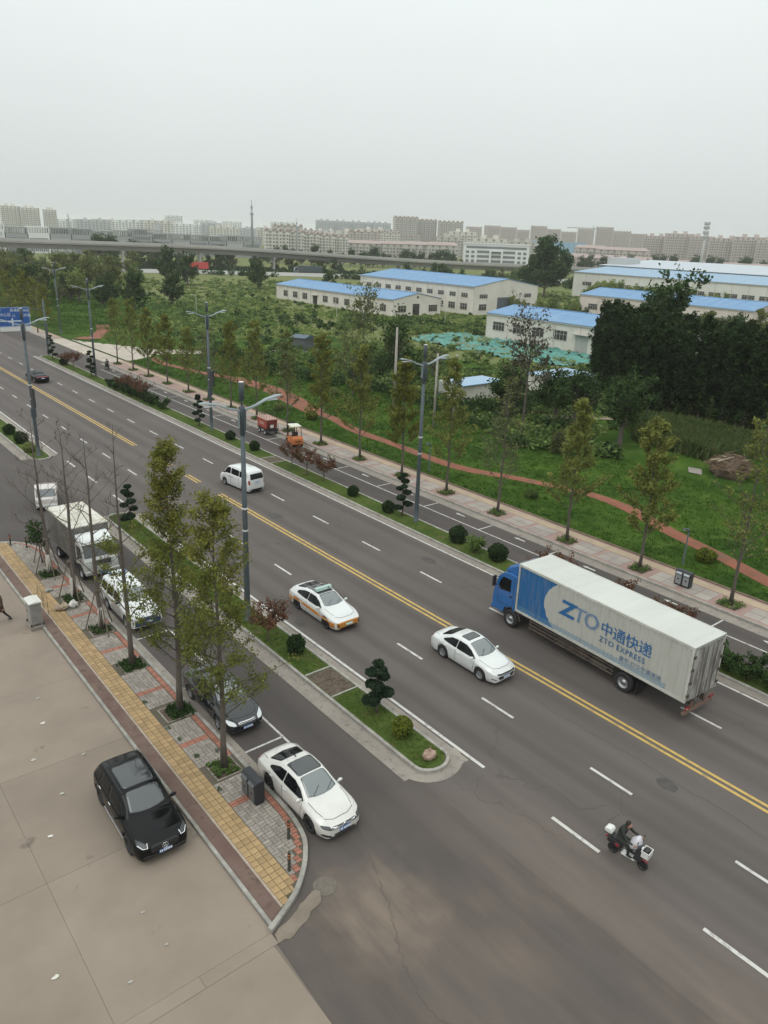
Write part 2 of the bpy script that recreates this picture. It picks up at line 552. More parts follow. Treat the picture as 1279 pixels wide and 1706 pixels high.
def kerb_path(parent, pts, L, w=.15, h=.15, mat=None, z=0.):
    """stones along a curve (outer edge given, body to the left of travel)"""
    P = [Vector((p[0], p[1])) for p in pts]
    D = []
    for a, b in zip(P, P[1:]):
        n = max(2, int((b - a).length / .02)); D += [a.lerp(b, i / n) for i in range(n)]
    D.append(P[-1])
    acc = 0; cuts = [0]
    for i in range(1, len(D)):
        acc += (D[i] - D[i - 1]).length
        if acc >= L: cuts.append(i); acc = 0
    if cuts[-1] != len(D) - 1: cuts.append(len(D) - 1)
    c = .018
    for i, j in zip(cuts, cuts[1:]):
        seg = [D[i].lerp(D[j], .012), D[(i + j) // 2], D[j].lerp(D[i], .012)]
        m = MB(); n6 = []
        for k, q in enumerate(seg):
            t = (D[min(j, i + (j - i) * (k + 1) // 2)] - D[max(i, i + (j - i) * (k - 1) // 2)]).normalized()
            nn = Vector((-t.y, t.x))
            for (o, hh) in ((0, 0), (w, 0), (w, h - c), (w - c, h), (c, h), (0, h - c)):
                e = q + nn * o; m.v.append((e.x, e.y, hh + z))
        for k in range(2):
            a = k * 6
            m.f += [(a + q, a + (q + 1) % 6, a + 6 + (q + 1) % 6, a + 6 + q) for q in range(6)]
        m.f += [(0, 1, 2, 3, 4, 5), (17, 16, 15, 14, 13, 12)]
        m.build('kerb_stone', mat or m_kerb, parent)

def catmull(pts, n=8):
    P = [Vector(p) for p in pts]; P = [P[0] * 2 - P[1]] + P + [P[-1] * 2 - P[-2]]
    out = []
    for i in range(1, len(P) - 2):
        a, b, c, d = P[i - 1:i + 3]
        for k in range(n):
            t = k / n
            out.append(.5 * ((2 * b) + (c - a) * t + (2 * a - 5 * b + 4 * c - d) * t * t + (3 * b - a - 3 * c + d) * t ** 3))
    out.append(P[-2]); return out

def rounded_strip(x0, x1, y0, y1, nose0=True, nose1=True, r=.75):
    pts = []
    xm = (x0 + x1) / 2; rx = (x1 - x0) / 2
    if nose0: pts += [(xm - rx * cos(t), y0 + r - r * sin(t)) for t in np.linspace(0, pi, 13)]
    else: pts += [(x0, y0), (x1, y0)]
    if nose1: pts += [(xm + rx * cos(t), y1 - r + r * sin(t)) for t in np.linspace(0, pi, 13)]
    else: pts += [(x1, y1), (x0, y1)]
    return pts

# ---- planted medians: soil bed, kerb stones, grass
def median(name, x0, x1, y0, y1, nose0, nose1, beds=()):
    base = MB(); base.prism(rounded_strip(x0 + .1, x1 - .1, y0 + .1, y1 - .1, nose0, nose1), 0, .10)
    o = base.build(name, m_soil); tag(o, kind='structure')
    gr = MB(); gr.prism(rounded_strip(x0 + .16, x1 - .16, y0 + .17, y1 - .17, nose0, nose1), .08, .125)
    g = gr.build('turf', m_turf, o)
    ya, yb = y0 + (.78 if nose0 else 0), y1 - (.78 if nose1 else 0)
    kerb_run(o, x0, ya, yb)
    kerb_run(o, x1 - .15, ya, yb)
    xm, rx, r = (x0 + x1) / 2, (x1 - x0) / 2, .75
    if nose0: kerb_path(o, [(xm - rx * cos(t), y0 + r - r * sin(t)) for t in np.linspace(0, pi, 25)], .42)
    if nose1: kerb_path(o, [(xm + rx * cos(t), y1 - r + r * sin(t)) for t in np.linspace(0, pi, 25)], .42)
    return o
near_med = median('near_median', 17.08, 18.86, 17.2, 52.2, True, True)
left_med = median('left_median', 16.95, 18.72, 69.0, 200, True, False)
far_med = median('far_median', 34.05, 36.02, -30, 127.5, False, True)
# bare planting bed of the near median between two stone strips
sheet('planting_bed', rect(17.27, 18.67, 23.9, 25.85), .129, m_soil, near_med)
for y in (23.78, 25.95):
    m = MB(); m.box(17.25, 18.70, y - .05, y + .05, .10, .16); m.build('edging_stone', m_kerb, near_med)
for y in (57.2, 59.0):
    m = MB(); m.box(34.22, 35.85, y - .05, y + .05, .10, .16); m.build('edging_stone', m_kerb, far_med)
sheet('planting_bed', rect(34.25, 35.82, 57.3, 58.9), .129, m_soil, far_med)
# pale apron of gutter concrete round the near nose
ap = MB(); ap.add([(17.97 - 1.45 * cos(t), 17.95 - 1.25 * sin(t), .012) for t in np.linspace(0, pi, 21)], [tuple(range(21))])
tag(ap.build('gutter', m_gutter), kind='structure')

# ---- near sidewalk
m_red_asph = M('red_cycle_strip', (.115, .068, .055), .9, col2=(.150, .100, .080), scale=.9, col3=(.085, .055, .045), scale3=3, bump=.3, bscale=40)
m_ytile = M('yellow_tile', (.345, .232, .112), .85, col2=(.255, .175, .095), scale=1.4, island=.16, col3=(.20, .15, .09), scale3=5)
m_gtile = M('grey_paver', (.265, .235, .205), .85, col2=(.20, .175, .15), scale=1.2, island=.18, col3=(.13, .11, .09), scale3=6)
m_rtile = M('red_paver', (.30, .125, .085), .85, col2=(.22, .10, .07), scale=1.5, island=.18)
KOUT = [(11.9, 49.0), (11.9, 30), (11.9, 19.6), (11.86, 18.6), (11.66, 17.5), (11.32, 16.85), (10.87, 16.28), (10.1, 15.58), (9.2, 15.1), (8.68, 14.86)]
corner = [tuple(p) for p in catmull(KOUT[2:], 8)]
def kx(y):
    """inner kerb edge"""
    xs = [p[0] for p in corner][::-1]; ys = [p[1] for p in corner][::-1]
    return float(np.interp(y, ys, xs)) - .2
END = [(11.9, 47.4), (11.75, 48.6), (11.35, 49.7), (10.8, 50.5), (9.9, 51.1), (8.7, 51.3)]
endc = [tuple(p) for p in catmull(END, 6)]
def kx_end(y):
    return float(np.interp(y, [p[1] for p in endc], [p[0] for p in endc])) - .2
poly = [(8.74, 14.93)] + [(p[0] - .05, p[1] + .02) for p in corner[::-1]][1:] + [(p[0] - .05, p[1] - .05) for p in endc] + [(8.74, 51.2)]
nsw = MB(); nsw.prism(poly, 0, .105)
near_walk = nsw.build('near_sidewalk', M('mortar', (.105, .085, .066), .95, col2=(.07, .065, .04), scale=2)); tag(near_walk, kind='structure')
kerb_path(near_walk, [(p[0], p[1]) for p in corner[::-1]], .55, .17, .15)
kerb_run(near_walk, 11.73, 19.6, 47.4, .17, .13)
kerb_path(near_walk, endc, .6, .17, .13)
sheet('cycle_strip', [(8.86, 15.16), (9.34, 15.4), (9.34, 51.0), (8.86, 51.0)], .116, m_red_asph, near_walk)
kerb_run(near_walk, 8.72, 15.0, 51.0, .13, .135, 1.0, split=52)
TREES_NEAR = [(11.06, 22.35), (11.3, 26.87), (11.04, 31.59), (11.12, 35.84), (11.12, 40.21), (11.0, 44.16)]
PITS = [(10.48, 11.58, y - .57, y + .57) for (_, y) in TREES_NEAR]
def in_pit(x0, x1, y0, y1):
    return any(x0 < b - .02 and x1 > a + .02 and y0 < d - .02 and y1 > c + .02 for a, b, c, d in PITS)
TILE_ME = {}
def tile(parent, name, x0, x1, y0, y1, mat, store, limit):
    w, d = round(x1 - x0, 3), round(y1 - y0, 3)
    dz = random.uniform(-.004, .004)
    store.append((y0, name, x0, y0, w, d, mat, dz))
tiles = {'yellow': [], 'grey': [], 'red': []}
y = 15.45
while y < 50.6:      # tactile strip, three tiles wide, with a pale border
    for k in range(3):
        x0 = 9.44 + k * .262
        if kx(y) > x0 + .1 or y > 19:
            xx = min(x0 + .25, kx(y) if y < 19 else 99)
            tile(near_walk, 'yellow_tile', x0, xx, y, y + .25, m_ytile, tiles['yellow'], 300)
    y += .262
CB = [20.3, 24.6, 28.95, 33.5, 38.0, 42.2]
y = 16.0
row = 0
while y < 50.4:
    lim = kx(y) if y < 19.6 else (kx_end(y) if y > 47.4 else 11.70)
    red_row = any(abs(y + .15 - c) < .16 for c in CB)
    lim_g = lim - .23
    x = 10.24; c_ = 0
    while x < lim_g - .12:
        x1 = min(x + .30, lim_g)
        if red_row:
            for q in range(2):
                if not in_pit(x, x1, y, y + .3):
                    tile(near_walk, 'red_paver', x, x1 - .008, y + q * .15, y + q * .15 + .142, m_rtile, tiles['red'], 300)
        elif not in_pit(x, x1, y, y + .3):
            if (row + c_) % 2 == 0:
                for q in range(2):
                    tile(near_walk, 'grey_paver', x, x1 - .009, y + q * .15, y + q * .15 + .141, m_gtile, tiles['grey'], 300)
            elif x1 - x > .22:
                for q in range(2):
                    tile(near_walk, 'grey_paver', x + q * (x1 - x) / 2, x + (q + 1) * (x1 - x) / 2 - .009, y, y + .291, m_gtile, tiles['grey'], 300)
            else:
                tile(near_walk, 'grey_paver', x, x1 - .009, y, y + .291, m_gtile, tiles['grey'], 300)
        x += .30; c_ += 1
    for q in range(2):
        if not in_pit(lim_g, lim - .02, y, y + .3):
            tile(near_walk, 'red_paver', lim_g + .005, lim - .01, y + q * .15, y + q * .15 + .14, m_rtile, tiles['red'], 300)
    y += .30; row += 1
for kind, lst in tiles.items():
    lst.sort(key=lambda t: t[0])
    rest = MB()
    for i, (_, name, x0, y0, w, d, mat, dz) in enumerate(lst):
        if i < 300:
            key = (name, w, d)
            if key not in TILE_ME:
                m = MB(); c = .006
                m.add([(0, 0, 0), (w, 0, 0), (w, d, 0), (0, d, 0), (c, c, .026), (w - c, c, .026), (w - c, d - c, .026), (c, d - c, .026)],
                      [(4, 5, 6, 7), (0, 1, 5, 4), (1, 2, 6, 5), (2, 3, 7, 6), (3, 0, 4, 7)])
                TILE_ME[key] = m.mesh(name, mat, fix=False)
            link(name, TILE_ME[key], near_walk, loc=(x0, y0, .102 + dz))
        else:
            rest.box(x0, x0 + w, y0, y0 + d, .102, .126 + dz)
    if rest.v:
        tag(rest.build(lst[0][1], lst[0][6], near_walk, fix=False), kind='stuff')
m_border = M('pale_edging', (.36, .30, .24), .85, col2=(.28, .22, .17), scale=3)
m = MB(); m.box(9.345, 9.43, 15.42, 51.0, .10, .128); m.build('edging_strip', m_border, near_walk)
for i, (a, b, c, d) in enumerate(PITS):     # soil squares for the trees
    sheet('tree_pit', rect(a + .05, b - .05, c + .05, d - .05), .112, m_soil, near_walk)
    f = MB()
    for (x0, x1, y0, y1) in ((a, b, c, c + .06), (a, b, d - .06, d), (a, a + .06, c + .06, d - .06), (b - .06, b, c + .06, d - .06)):
        f.box(x0, x1, y0, y1, .10, .138)
    f.build('pit_edging', m_gtile, near_walk)

# ---- concrete forecourt in slabs
fc = sheet('forecourt', [(-45, -40), (8.5, -40), (8.5, 11.5), (8.62, 14.85), (8.70, 15.0), (8.70, 51.2), (-45, 51.2)], .014, m_joint)
def slab(x0, x1, y0, y1, name='concrete_slab'):
    g = .004
    m = MB(); m.box(x0 + g, x1 - g, y0 + g, y1 - g, .0, .030 + random.uniform(-.002, .002))
    o = m.build(name, m_conc, fc, bevel=.004)
XS = [-5.8, -.95, 3.9, 8.71]
YS = [14.88, 20.8, 26.6, 32.4, 38.2, 44.0, 51.15]
for x0, x1 in zip(XS, XS[1:]):
    for y0, y1 in zip(YS, YS[1:]): slab(x0, x1, y0, y1)
for x0, x1 in zip([-5.8, -.95, 1.6, 3.9, 6.3], [-.95, 1.6, 3.9, 6.3, 8.66]):
    slab(x0, x1, 14.44, 14.88, 'drain_cover_slab')
for x0, x1 in zip(XS, [-.95, 3.9, 8.50]):
    for y0, y1 in ((8.6, 14.44), (2.5, 8.6), (-4, 2.5)): slab(x0, x1, y0, y1)
# broken concrete toe and manhole at the corner kerb
r_ = random.Random(2); top_ = [(8.66, 14.44), (9.0, 14.36), (9.4, 14.50), (9.75, 14.58), (10.05, 14.80), (10.4, 14.86), (10.62, 15.05), (10.72, 15.28), (10.5, 15.42), (10.3, 15.34), (9.95, 15.24), (9.6, 15.06), (9.2, 14.92), (8.72, 14.76)]
tp_ = []
for a, b in zip(top_, top_[1:] + top_[:1]): tp_ += [a, ((a[0] + b[0]) / 2 + r_.uniform(-.06, .06), (a[1] + b[1]) / 2 + r_.uniform(-.06, .06))]
m = MB(); m.prism(tp_, 0, .022)
tag(m.build('concrete_toe', M('worn_toe_concrete', (.205, .168, .132), .9, col2=(.15, .122, .096), scale=1.6, bump=.6, bscale=14)), kind='structure')
# repairs and old seams in the asphalt
m_patch = M('asphalt_repair', (.052, .047, .045), .85, col2=(.075, .066, .061), scale=3, bump=.4, bscale=40)
for (x, y, a, b, sd_) in ((20.05, 30.6, .30, .62, 1), (27.6, 45.5, .5, .8, 2), (14.9, 33.5, .45, 1.1, 3), (31.6, 33.0, .4, .7, 4), (24.6, 11.2, .35, .5, 5), (21.2, 40.5, .3, .5, 6)):
    r_ = random.Random(sd_); n = 14
    pts = [(x + a * cos(t) * r_.uniform(.75, 1.1), y + b * sin(t) * r_.uniform(.75, 1.1)) for t in np.linspace(0, 2 * pi, n, endpoint=False)]
    sheet('asphalt_repair', pts, .005, m_patch, road)
def seam_strip(pts, w, name='asphalt_seam'):
    P = catmull([(x, y, 0) for x, y in pts], 22); r_ = random.Random(len(pts)); m = MB()
    for i, p in enumerate(P):
        t = (P[min(i + 1, len(P) - 1)] - P[max(i - 1, 0)]).normalized(); ww = w * r_.uniform(.3, 1.4); o = r_.uniform(-.07, .07)
        m.v += [(p.x + t.y * (ww + o), p.y - t.x * (ww + o), .0055), (p.x - t.y * (ww - o), p.y + t.x * (ww - o), .0055)]
    for i in range(len(P) - 1): m.f.append((2 * i, 2 * i + 1, 2 * i + 3, 2 * i + 2))
    m.build(name, m_patch, road)
seam_strip([(14.4, 18.9), (13.2, 16.2), (12.2, 13.6), (11.2, 11.6), (10.9, 9.8), (11.4, 7.6)], .008)
seam_strip([(31.4, 6), (31.5, 14), (31.3, 22), (31.5, 34), (31.4, 50)], .010)
seam_strip([(24.9, 2), (25.0, 12), (24.8, 19)], .008)
m = MB(); m.lathe([(.0, .012), (.36, .012), (.375, .006), (.40, .006), (.40, .0)], 28, c=(10.98, 15.35, .006))
mh = m.build('manhole_cover', M('cast_iron_dusty', (.15, .125, .10), .8, col2=(.11, .095, .08), scale=6, bump=.5, bscale=60))
tag(mh, 'round dusty manhole cover in the asphalt beside the sidewalk corner', 'manhole cover')

# ---- far sidewalk
m_fslab = M('far_paver', (.335, .295, .262), .88, col2=(.275, .24, .212), scale=.9, island=.10)
m_fred = M('far_red_paver', (.31, .205, .175), .88, col2=(.26, .175, .15), scale=1.0, island=.08)
m_fyel = M('far_yellow_paver', (.37, .285, .195), .88, col2=(.31, .24, .17), scale=1.0, island=.08)
fw_ = MB(); fw_.box(41.0, 43.95, -30, 117, 0, .115); fw_.box(41.0, 43.95, 147, 330, 0, .115)
far_walk = fw_.build('far_sidewalk', m_fred); tag(far_walk, kind='structure')
FT = [(42.0, 17.64), (42.0, 23.85), (41.95, 29.71), (41.95, 36.4), (42.0, 42.2), (41.95, 47.88), (41.98, 53.99), (41.95, 60.33), (42.0, 66.6), (41.95, 73.0), (41.95, 79.02), (41.95, 84.8), (41.95, 90.28), (42.0, 96.7), (41.95, 103.0), (41.99, 108.71), (41.94, 114.67)]
g1 = MB()
for k in range(-6, 26):
    y = 5.4 + k * 3.1
    for j in range(2):
        for i in range(3):
            x0, y0 = 41.28 + j * .80, y + i * .92
            if any(x0 < tx + .65 and x0 + .78 > tx - .65 and y0 < ty + .65 and y0 + .9 > ty - .65 for tx, ty in FT):
                continue
            if y0 > 116: continue
            if y0 < 62:
                m = MB(); m.box(x0, x0 + .77, y0, y0 + .89, .10, .134 + random.uniform(-.004, .004)); m.build('paving_panel', m_fslab, far_walk, fix=False)
            else:
                g1.box(x0, x0 + .77, y0, y0 + .89, .10, .134)
for k in range(60):
    for j in range(2):
        g1.box(41.28 + j * .8, 42.05 + j * .8, 147.5 + k * 3.1, 150.2 + k * 3.1, .10, .134)
tag(g1.build('paving_panel', m_fslab, far_walk), kind='stuff')
for a, b in ((-30, 40), (40.02, 117), (147, 330)):
    m = MB(); m.box(42.98, 43.72, a, b, .10, .131); m.build('tactile_strip', m_fyel, far_walk)
kerb_run(far_walk, 40.85, -28, 117, .15, .15, 1.0, split=48)
kerb_run(far_walk, 40.85, 147, 330, .15, .15, 1.0, split=0)
kerb_run(far_walk, 43.95, -28, 117, .17, .19, 1.0, split=48, mat=m_brownk)
for (tx, ty) in FT:
    sheet('tree_pit', rect(tx - .58, tx + .58, ty - .58, ty + .58), .138, m_soil, far_walk)
# crossing with the park lane, pale concrete
sheet('park_lane', [(41.0, 117.6), (44.5, 117.0), (52, 121.8), (62, 118), (80, 112), (80, 115), (62, 121.5), (54, 127), (46, 141), (43.9, 147), (41.0, 147)], .02, M('pale_concrete', (.42, .37, .31), .88, col2=(.34, .29, .24), scale=.3))

# ---- park lawn with low mounds and the red path
LANE_LO = ([41, 44.5, 52, 62, 80], [117.6, 117.0, 121.8, 118, 112]); LANE_HI = ([41, 43.9, 46, 54, 62, 80], [147, 147, 141, 127, 121.5, 115])
def lawn_z(x, y):
    if x < 81 and np.interp(x, *LANE_LO) - 2 < y < np.interp(x, *LANE_HI) + 1: return -.01
    b = .10 + .55 * max(0., min(1., (x - 45.5) / 9)) * (.55 + .45 * sin(y * .09 + x * .13))
    return b + .10 * sin(x * .55 + 1) * sin(y * .37)
nx, ny = 70, 190
lx = np.linspace(44.1, 92, nx); ly = np.linspace(-25, 330, ny)
V = [(x, y, lawn_z(x, y) if x > 44.2 else .12) for y in ly for x in lx]
F = [(j * nx + i, j * nx + i + 1, (j + 1) * nx + i + 1, (j + 1) * nx + i) for j in range(ny - 1) for i in range(nx - 1)]
lw = link('park_lawn', np_mesh('park_lawn', V, F, m_lawn, True)); tag(lw, kind='structure')
RP = [(45.2, 8), (46.2, 13), (47.0, 17.7), (48.1, 21.5), (49.6, 26.4), (51.3, 31.4), (51.9, 36.0), (50.4, 40.9), (48.6, 45.5), (48.0, 50.5), (48.1, 57.0), (48.4, 63.3), (49.2, 68.4), (49.4, 73), (50.6, 80.5), (51.5, 88), (50.6, 96), (49.0, 104), (48.2, 112), (49.0, 118)]
rp = catmull([(x, y, 0) for x, y in RP], 8)
rm = MB()
for i, p in enumerate(rp):
    t = (rp[min(i + 1, len(rp) - 1)] - rp[max(i - 1, 0)]).normalized(); nn = Vector((t.y, -t.x, 0))
    w = .62 + (1.1 if 72 < p.y < 94 else 0) * .6
    for k in (-1, -.33, .33, 1):
        q = p + nn * (w * k); rm.v.append((q.x, q.y, lawn_z(q.x, q.y) + (.05 if abs(k) < 1 else .02)))
for i in range(len(rp) - 1):
    for k in range(3): rm.f.append((i * 4 + k, i * 4 + k + 1, i * 4 + 5 + k, i * 4 + 4 + k))
tag(rm.build('red_path', m_redpath, smooth=True), kind='structure')
rm2 = MB(); rp2 = catmull([(46.5, 146, 0), (48, 143, 0), (50, 146, 0), (53, 151, 0), (56, 160, 0)], 6)
for i, p in enumerate(rp2):
    t = (rp2[min(i + 1, len(rp2) - 1)] - rp2[max(i - 1, 0)]).normalized(); nn = Vector((t.y, -t.x, 0))
    for k in (-1, -.33, .33, 1):
        q = p + nn * (1.3 * k); rm2.v.append((q.x, q.y, lawn_z(q.x, q.y) + (.06 if abs(k) < 1 else .02)))
for i in range(len(rp2) - 1):
    for k in range(3): rm2.f.append((i * 4 + k, i * 4 + k + 1, i * 4 + 5 + k, i * 4 + 4 + k))
tag(rm2.build('red_path', m_redpath, smooth=True), kind='structure')
# dirt track by the poplar grove
m_dirt = M('dirt_track', (.30, .24, .18), .95, col2=(.22, .18, .13), scale=.6)
rm3 = MB(); rp3 = catmull([(70, 55, 0), (76, 51, 0), (80, 46, 0), (81, 41, 0), (80, 33, 0)], 6)
for i, p in enumerate(rp3):
    t = (rp3[min(i + 1, len(rp3) - 1)] - rp3[max(i - 1, 0)]).normalized(); nn = Vector((t.y, -t.x, 0))
    for k in (-1, 1):
        q = p + nn * (1.0 * k); rm3.v.append((q.x, q.y, lawn_z(q.x, q.y) + .07))
for i in range(len(rp3) - 1): rm3.f.append((i * 2, i * 2 + 1, i * 2 + 3, i * 2 + 2))
tag(rm3.build('dirt_track', m_dirt, smooth=True), kind='structure')
# ================================================================ vehicles
m_tyre = M('tyre_rubber', (.018, .018, .018), .85)
m_rim = M('alloy_rim', (.42, .42, .43), .35, metal=.8)
m_rimd = M('dark_rim', (.06, .06, .065), .4, metal=.7)
m_glass = M('tinted_glass', (.006, .007, .008), .06, spec=.22)
m_rglass = M('roof_glass', (.022, .025, .028), .08, spec=.8, coat=.4)
m_wind = M('windscreen_glass', (.10, .118, .12), .06, spec=1.0, coat=1.0)
m_blackp = M('black_plastic', (.018, .018, .019), .5)
m_seam = M('panel_gap', (.02, .02, .02), .8)
m_under = M('underbody', (.012, .012, .012), .9)
m_lampw = M('headlamp_lens', (.55, .57, .58), .12, spec=.9, coat=1)
m_lampd = M('dark_headlamp_lens', (.05, .053, .056), .2, spec=.4)
m_wind3 = M('mid_windscreen_glass', (.035, .040, .044), .06, spec=.8, coat=.5)  # tone between the other two windscreen glasses
m_wind2 = M('dark_windscreen_glass', (.025, .030, .030), .06, spec=.7, coat=.3)
m_lampr = M('tail_lamp_lens', (.25, .012, .016), .15, coat=1)
m_chrome = M('chrome', (.65, .65, .66), .15, metal=1.)
m_plate = M('blue_plate', (.03, .11, .33), .4)
m_plateg = M('green_plate', (.25, .50, .38), .4)
m_plateink = M('plate_lettering', (.75, .78, .80), .5)
m_whitep = M('white_paint', (.62, .63, .62), .3, coat=1, col2=(.57, .58, .57), scale=.8)
m_blackc = M('black_paint', (.004, .0044, .005), .12, coat=.1, spec=.16)
m_darkc = M('dark_blue_black_paint', (.008, .010, .013), .22, coat=.5)
m_silver = M('silver_paint', (.42, .43, .42), .3, metal=.4, coat=1)

def smooth1(x, y, s):
    """interpolate control values on a fine x grid and soften over s metres"""
    k = max(1, int(s / (x[1] - x[0])))
    ker = np.hanning(2 * k + 3)[1:-1]; ker /= ker.sum()
    return np.convolve(np.pad(y, k, mode='edge'), ker, 'valid') if k > 0 else y

class Car:
    """a car body lofted from stations; glass, lamps and trim are laid on its surface"""
    def __init__(s, name, loc, heading, label, cat, L, W, wb, wr, top, belt, low, roofw, paint, group=None, plan=.80, front_round=.55, rim=None, xw=None, tyrew=.21, rear_round=.45, crown=.045, hoodcrown=.035):
        s.t = thing(name, loc, heading, label, cat, group)
        s.L, s.W = L, W
        n = int(L / .035)
        x = np.linspace(-L / 2, L / 2, n)
        f = lambda pts, sm: smooth1(x, np.interp(x, [p[0] for p in pts], [p[1] for p in pts]), sm)
        zt = f(top, .16); zb = f(belt, .2); wt = f(roofw, .14)
        zl = np.full(n, low)
        s.xw = xw or (wb / 2, -wb / 2)
        s.wr = wr
        for c in s.xw:
            R = wr + .065
            d = np.abs(x - c)
            zl = np.maximum(zl, np.where(d < R, np.sqrt(np.maximum(0, R * R - d * d)) + wr - .02, low))
        pl = np.ones(n)
        d = (x - (L / 2 - front_round)) / front_round; pl = np.where(d > 0, 1 - (1 - plan) * np.clip(d, 0, 1) ** 2.4, pl)
        d = (-x - (L / 2 - rear_round)) / rear_round; pl = np.where(d > 0, pl - (1 - plan - .05) * np.clip(d, 0, 1) ** 2.4, pl)
        # ends tuck in
        e = np.minimum(1, np.minimum((L / 2 - x), (x + L / 2)) / .10)
        tuck = 1 - .05 * (1 - e) ** 2
        w = W / 2 * pl * tuck
        zb = np.minimum(zb, zt - .02)
        zl = np.minimum(zl, zb - .06)
        s.zt = zt; s.x = x
        rings = []
        for i in range(n):
            a, b, c = zl[i], zb[i], zt[i]
            ew = (1 - e[i]) ** 2
            roof = c - b > .16
            k = min(1, max(0, (c - b - .03) / .25))
            cr = hoodcrown * (1 - k) + crown * k
            wr_ = min(wt[i] * pl[i], w[i] * .97)
            A = [(w[i] * .94, a + .03 * ew), (w[i] * .995, a + .30 * (b - a)), (w[i] * 1.0, a + .62 * (b - a)), (w[i] * .975, b - .015),
                 (w[i] * .955 * (1) + 0 * wr_, b + .012), (wr_ + (w[i] * .955 - wr_) * .08, c - cr - .02 * k), (wr_ * .90, c - cr * .55), (wr_ * .55, c - cr * .16), (0, c)]
            half = []
            # straight sub-division keeps the belt crease
            for q in range(len(A) - 1):
                m_ = 3 if q in (4,) else 2
                for t in range(m_):
                    u = t / m_
                    half.append((A[q][0] + (A[q + 1][0] - A[q][0]) * u, A[q][1] + (A[q + 1][1] - A[q][1]) * u))
            half.append(A[-1])
            rings.append([(x[i], y, z) for y, z in half] + [(x[i], -y, z) for y, z in half[-2::-1]])
        m = MB(); rn = len(rings[0])
        for r in rings: m.v += r
        for i in range(n - 1):
            for j in range(rn - 1):
                m.f.append((i * rn + j, i * rn + j + 1, (i + 1) * rn + j + 1, (i + 1) * rn + j))
        # rounded end caps
        for end, sg in ((0, -1), (n - 1, 1)):
            base = end * rn
            cz = (zl[end] + zt[end]) / 2
            prev = base
            for st, (sc, dx) in enumerate(((.93, .022), (.6, .05), (.2, .058))):
                k = len(m.v)
                for j in range(rn):
                    v = m.v[base + j]
                    m.v.append((v[0] + sg * dx, v[1] * sc, cz + (v[2] - cz) * sc))
                for j in range(rn):
                    q = (prev + j, prev + (j + 1) % rn, k + (j + 1) % rn, k + j)
                    m.f.append(q)
                prev = k
            m.f.append(tuple(prev + j for j in range(rn)))
        me = m.mesh(name + '_body', paint, True)
        s.body = link('body', me, s.t)
        me.polygons.foreach_set('use_smooth', [True] * len(me.polygons))
        s.bvh = BVHTree.FromPolygons([Vector(v) for v in m.v], m.f)
        # dark floor and wheel wells
        u = MB(); u.box(-L / 2 + .28, L / 2 - .28, -W / 2 + .26, W / 2 - .26, low - .03, .55)
        u.box(s.xw[1] + wr + .1, s.xw[0] - wr - .1, -W / 2 + .07, W / 2 - .07, low - .03, low + .12)
        u.build('underbody', m_under, s.t)
        # wheels
        for cx in s.xw:
            for sg in (1, -1):
                yo = sg * (W / 2 - .015)
                yi = sg * (W / 2 - .015 - tyrew)
                r = wr
                tm = MB(); a, b = (yo, yi)
                tm.lathe([(r * .62, a), (r * .93, a), (r, a - sg * .03), (r, b + sg * .03), (r * .93, b), (r * .62, b)], 24, 'Y', (cx, 0, r), close=True)
                w_ = tm.build('wheel', m_tyre, s.t, True)
                rm_ = MB()
                rm_.lathe([(0, a - sg * .045), (r * .2, a - sg * .04), (r * .22, a - sg * .075), (r * .56, a - sg * .075), (r * .58, a - sg * .02), (r * .64, a - sg * .005), (r * .64, a - sg * .15)], 20, 'Y', (cx, 0, r))
                for q in range(5):
                    t = q * 2 * pi / 5 + .3
                    rm_.cbox((cx + cos(t) * r * .36, a - sg * .05, r + sin(t) * r * .36), (r * .52, .035, r * .16), ry=-t)
                rm_.build('rim', rim or m_rim, w_)
    # ---- pieces laid on the body
    def hit(s, o, d):
        p, nrm, i, dist = s.bvh.ray_cast(Vector(o), Vector(d))
        return p, nrm
    def patch(s, name, poly, side, mat, off=.008, rnd=2, parent=None, rings=(0, .3, .6, .85, 1)):
        """poly in the plane seen from the given side, thrown onto the body. front/rear: (y,z); left/right: (x,z); top: (x,y)"""
        P = [Vector(p) for p in poly]
        for _ in range(2):     # subdivide long edges
            Q = []
            for i, p in enumerate(P):
                q = P[(i + 1) % len(P)]
                Q.append(p)
                if (q - p).length > .12: Q.append((p + q) / 2)
            P = Q
        for _ in range(rnd):
            Q = []
            for i, p in enumerate(P):
                q = P[(i + 1) % len(P)]
                if (q - p).length < .02: Q.append(p); continue
                Q += [p.lerp(q, .25), p.lerp(q, .75)] if rnd else [p]
            P = Q
        c = sum(P, Vector((0, 0))) / len(P)
        dirs = {'front': Vector((-1, 0, 0)), 'rear': Vector((1, 0, 0)), 'left': Vector((0, -1, 0)), 'right': Vector((0, 1, 0)), 'top': Vector((0, 0, -1))}
        d = dirs[side]
        m = MB(); nrm_of = {}
        def put(q):
            if side in ('front', 'rear'): o = Vector((0, q.x, q.y)) - d * 8
            elif side in ('left', 'right'): o = Vector((q.x, 0, q.y)) - d * 8
            else: o = Vector((q.x, q.y, 0)) - d * 8
            p, nr = s.hit(o, d)
            if p is None:
                return None
            if nr.dot(d) > 0: nr = -nr
            nrm_of[tuple(p + nr * off)] = nr
            return p + nr * off
        idx = []
        for r in rings:
            row = []
            for q in (P if r > 0 else [c]):
                v = put(c + (q - c) * r)
                if v is None:
                    rr = r
                    while v is None and rr > .05:
                        rr -= .05; v = put(c + (q - c) * rr)
                    if v is None: v = Vector((0, 0, 0))
                m.v.append(tuple(v)); row.append(len(m.v) - 1)
            idx.append(row)
        n = len(P)
        for j in range(n): m.f.append((idx[0][0], idx[1][j], idx[1][(j + 1) % n]))
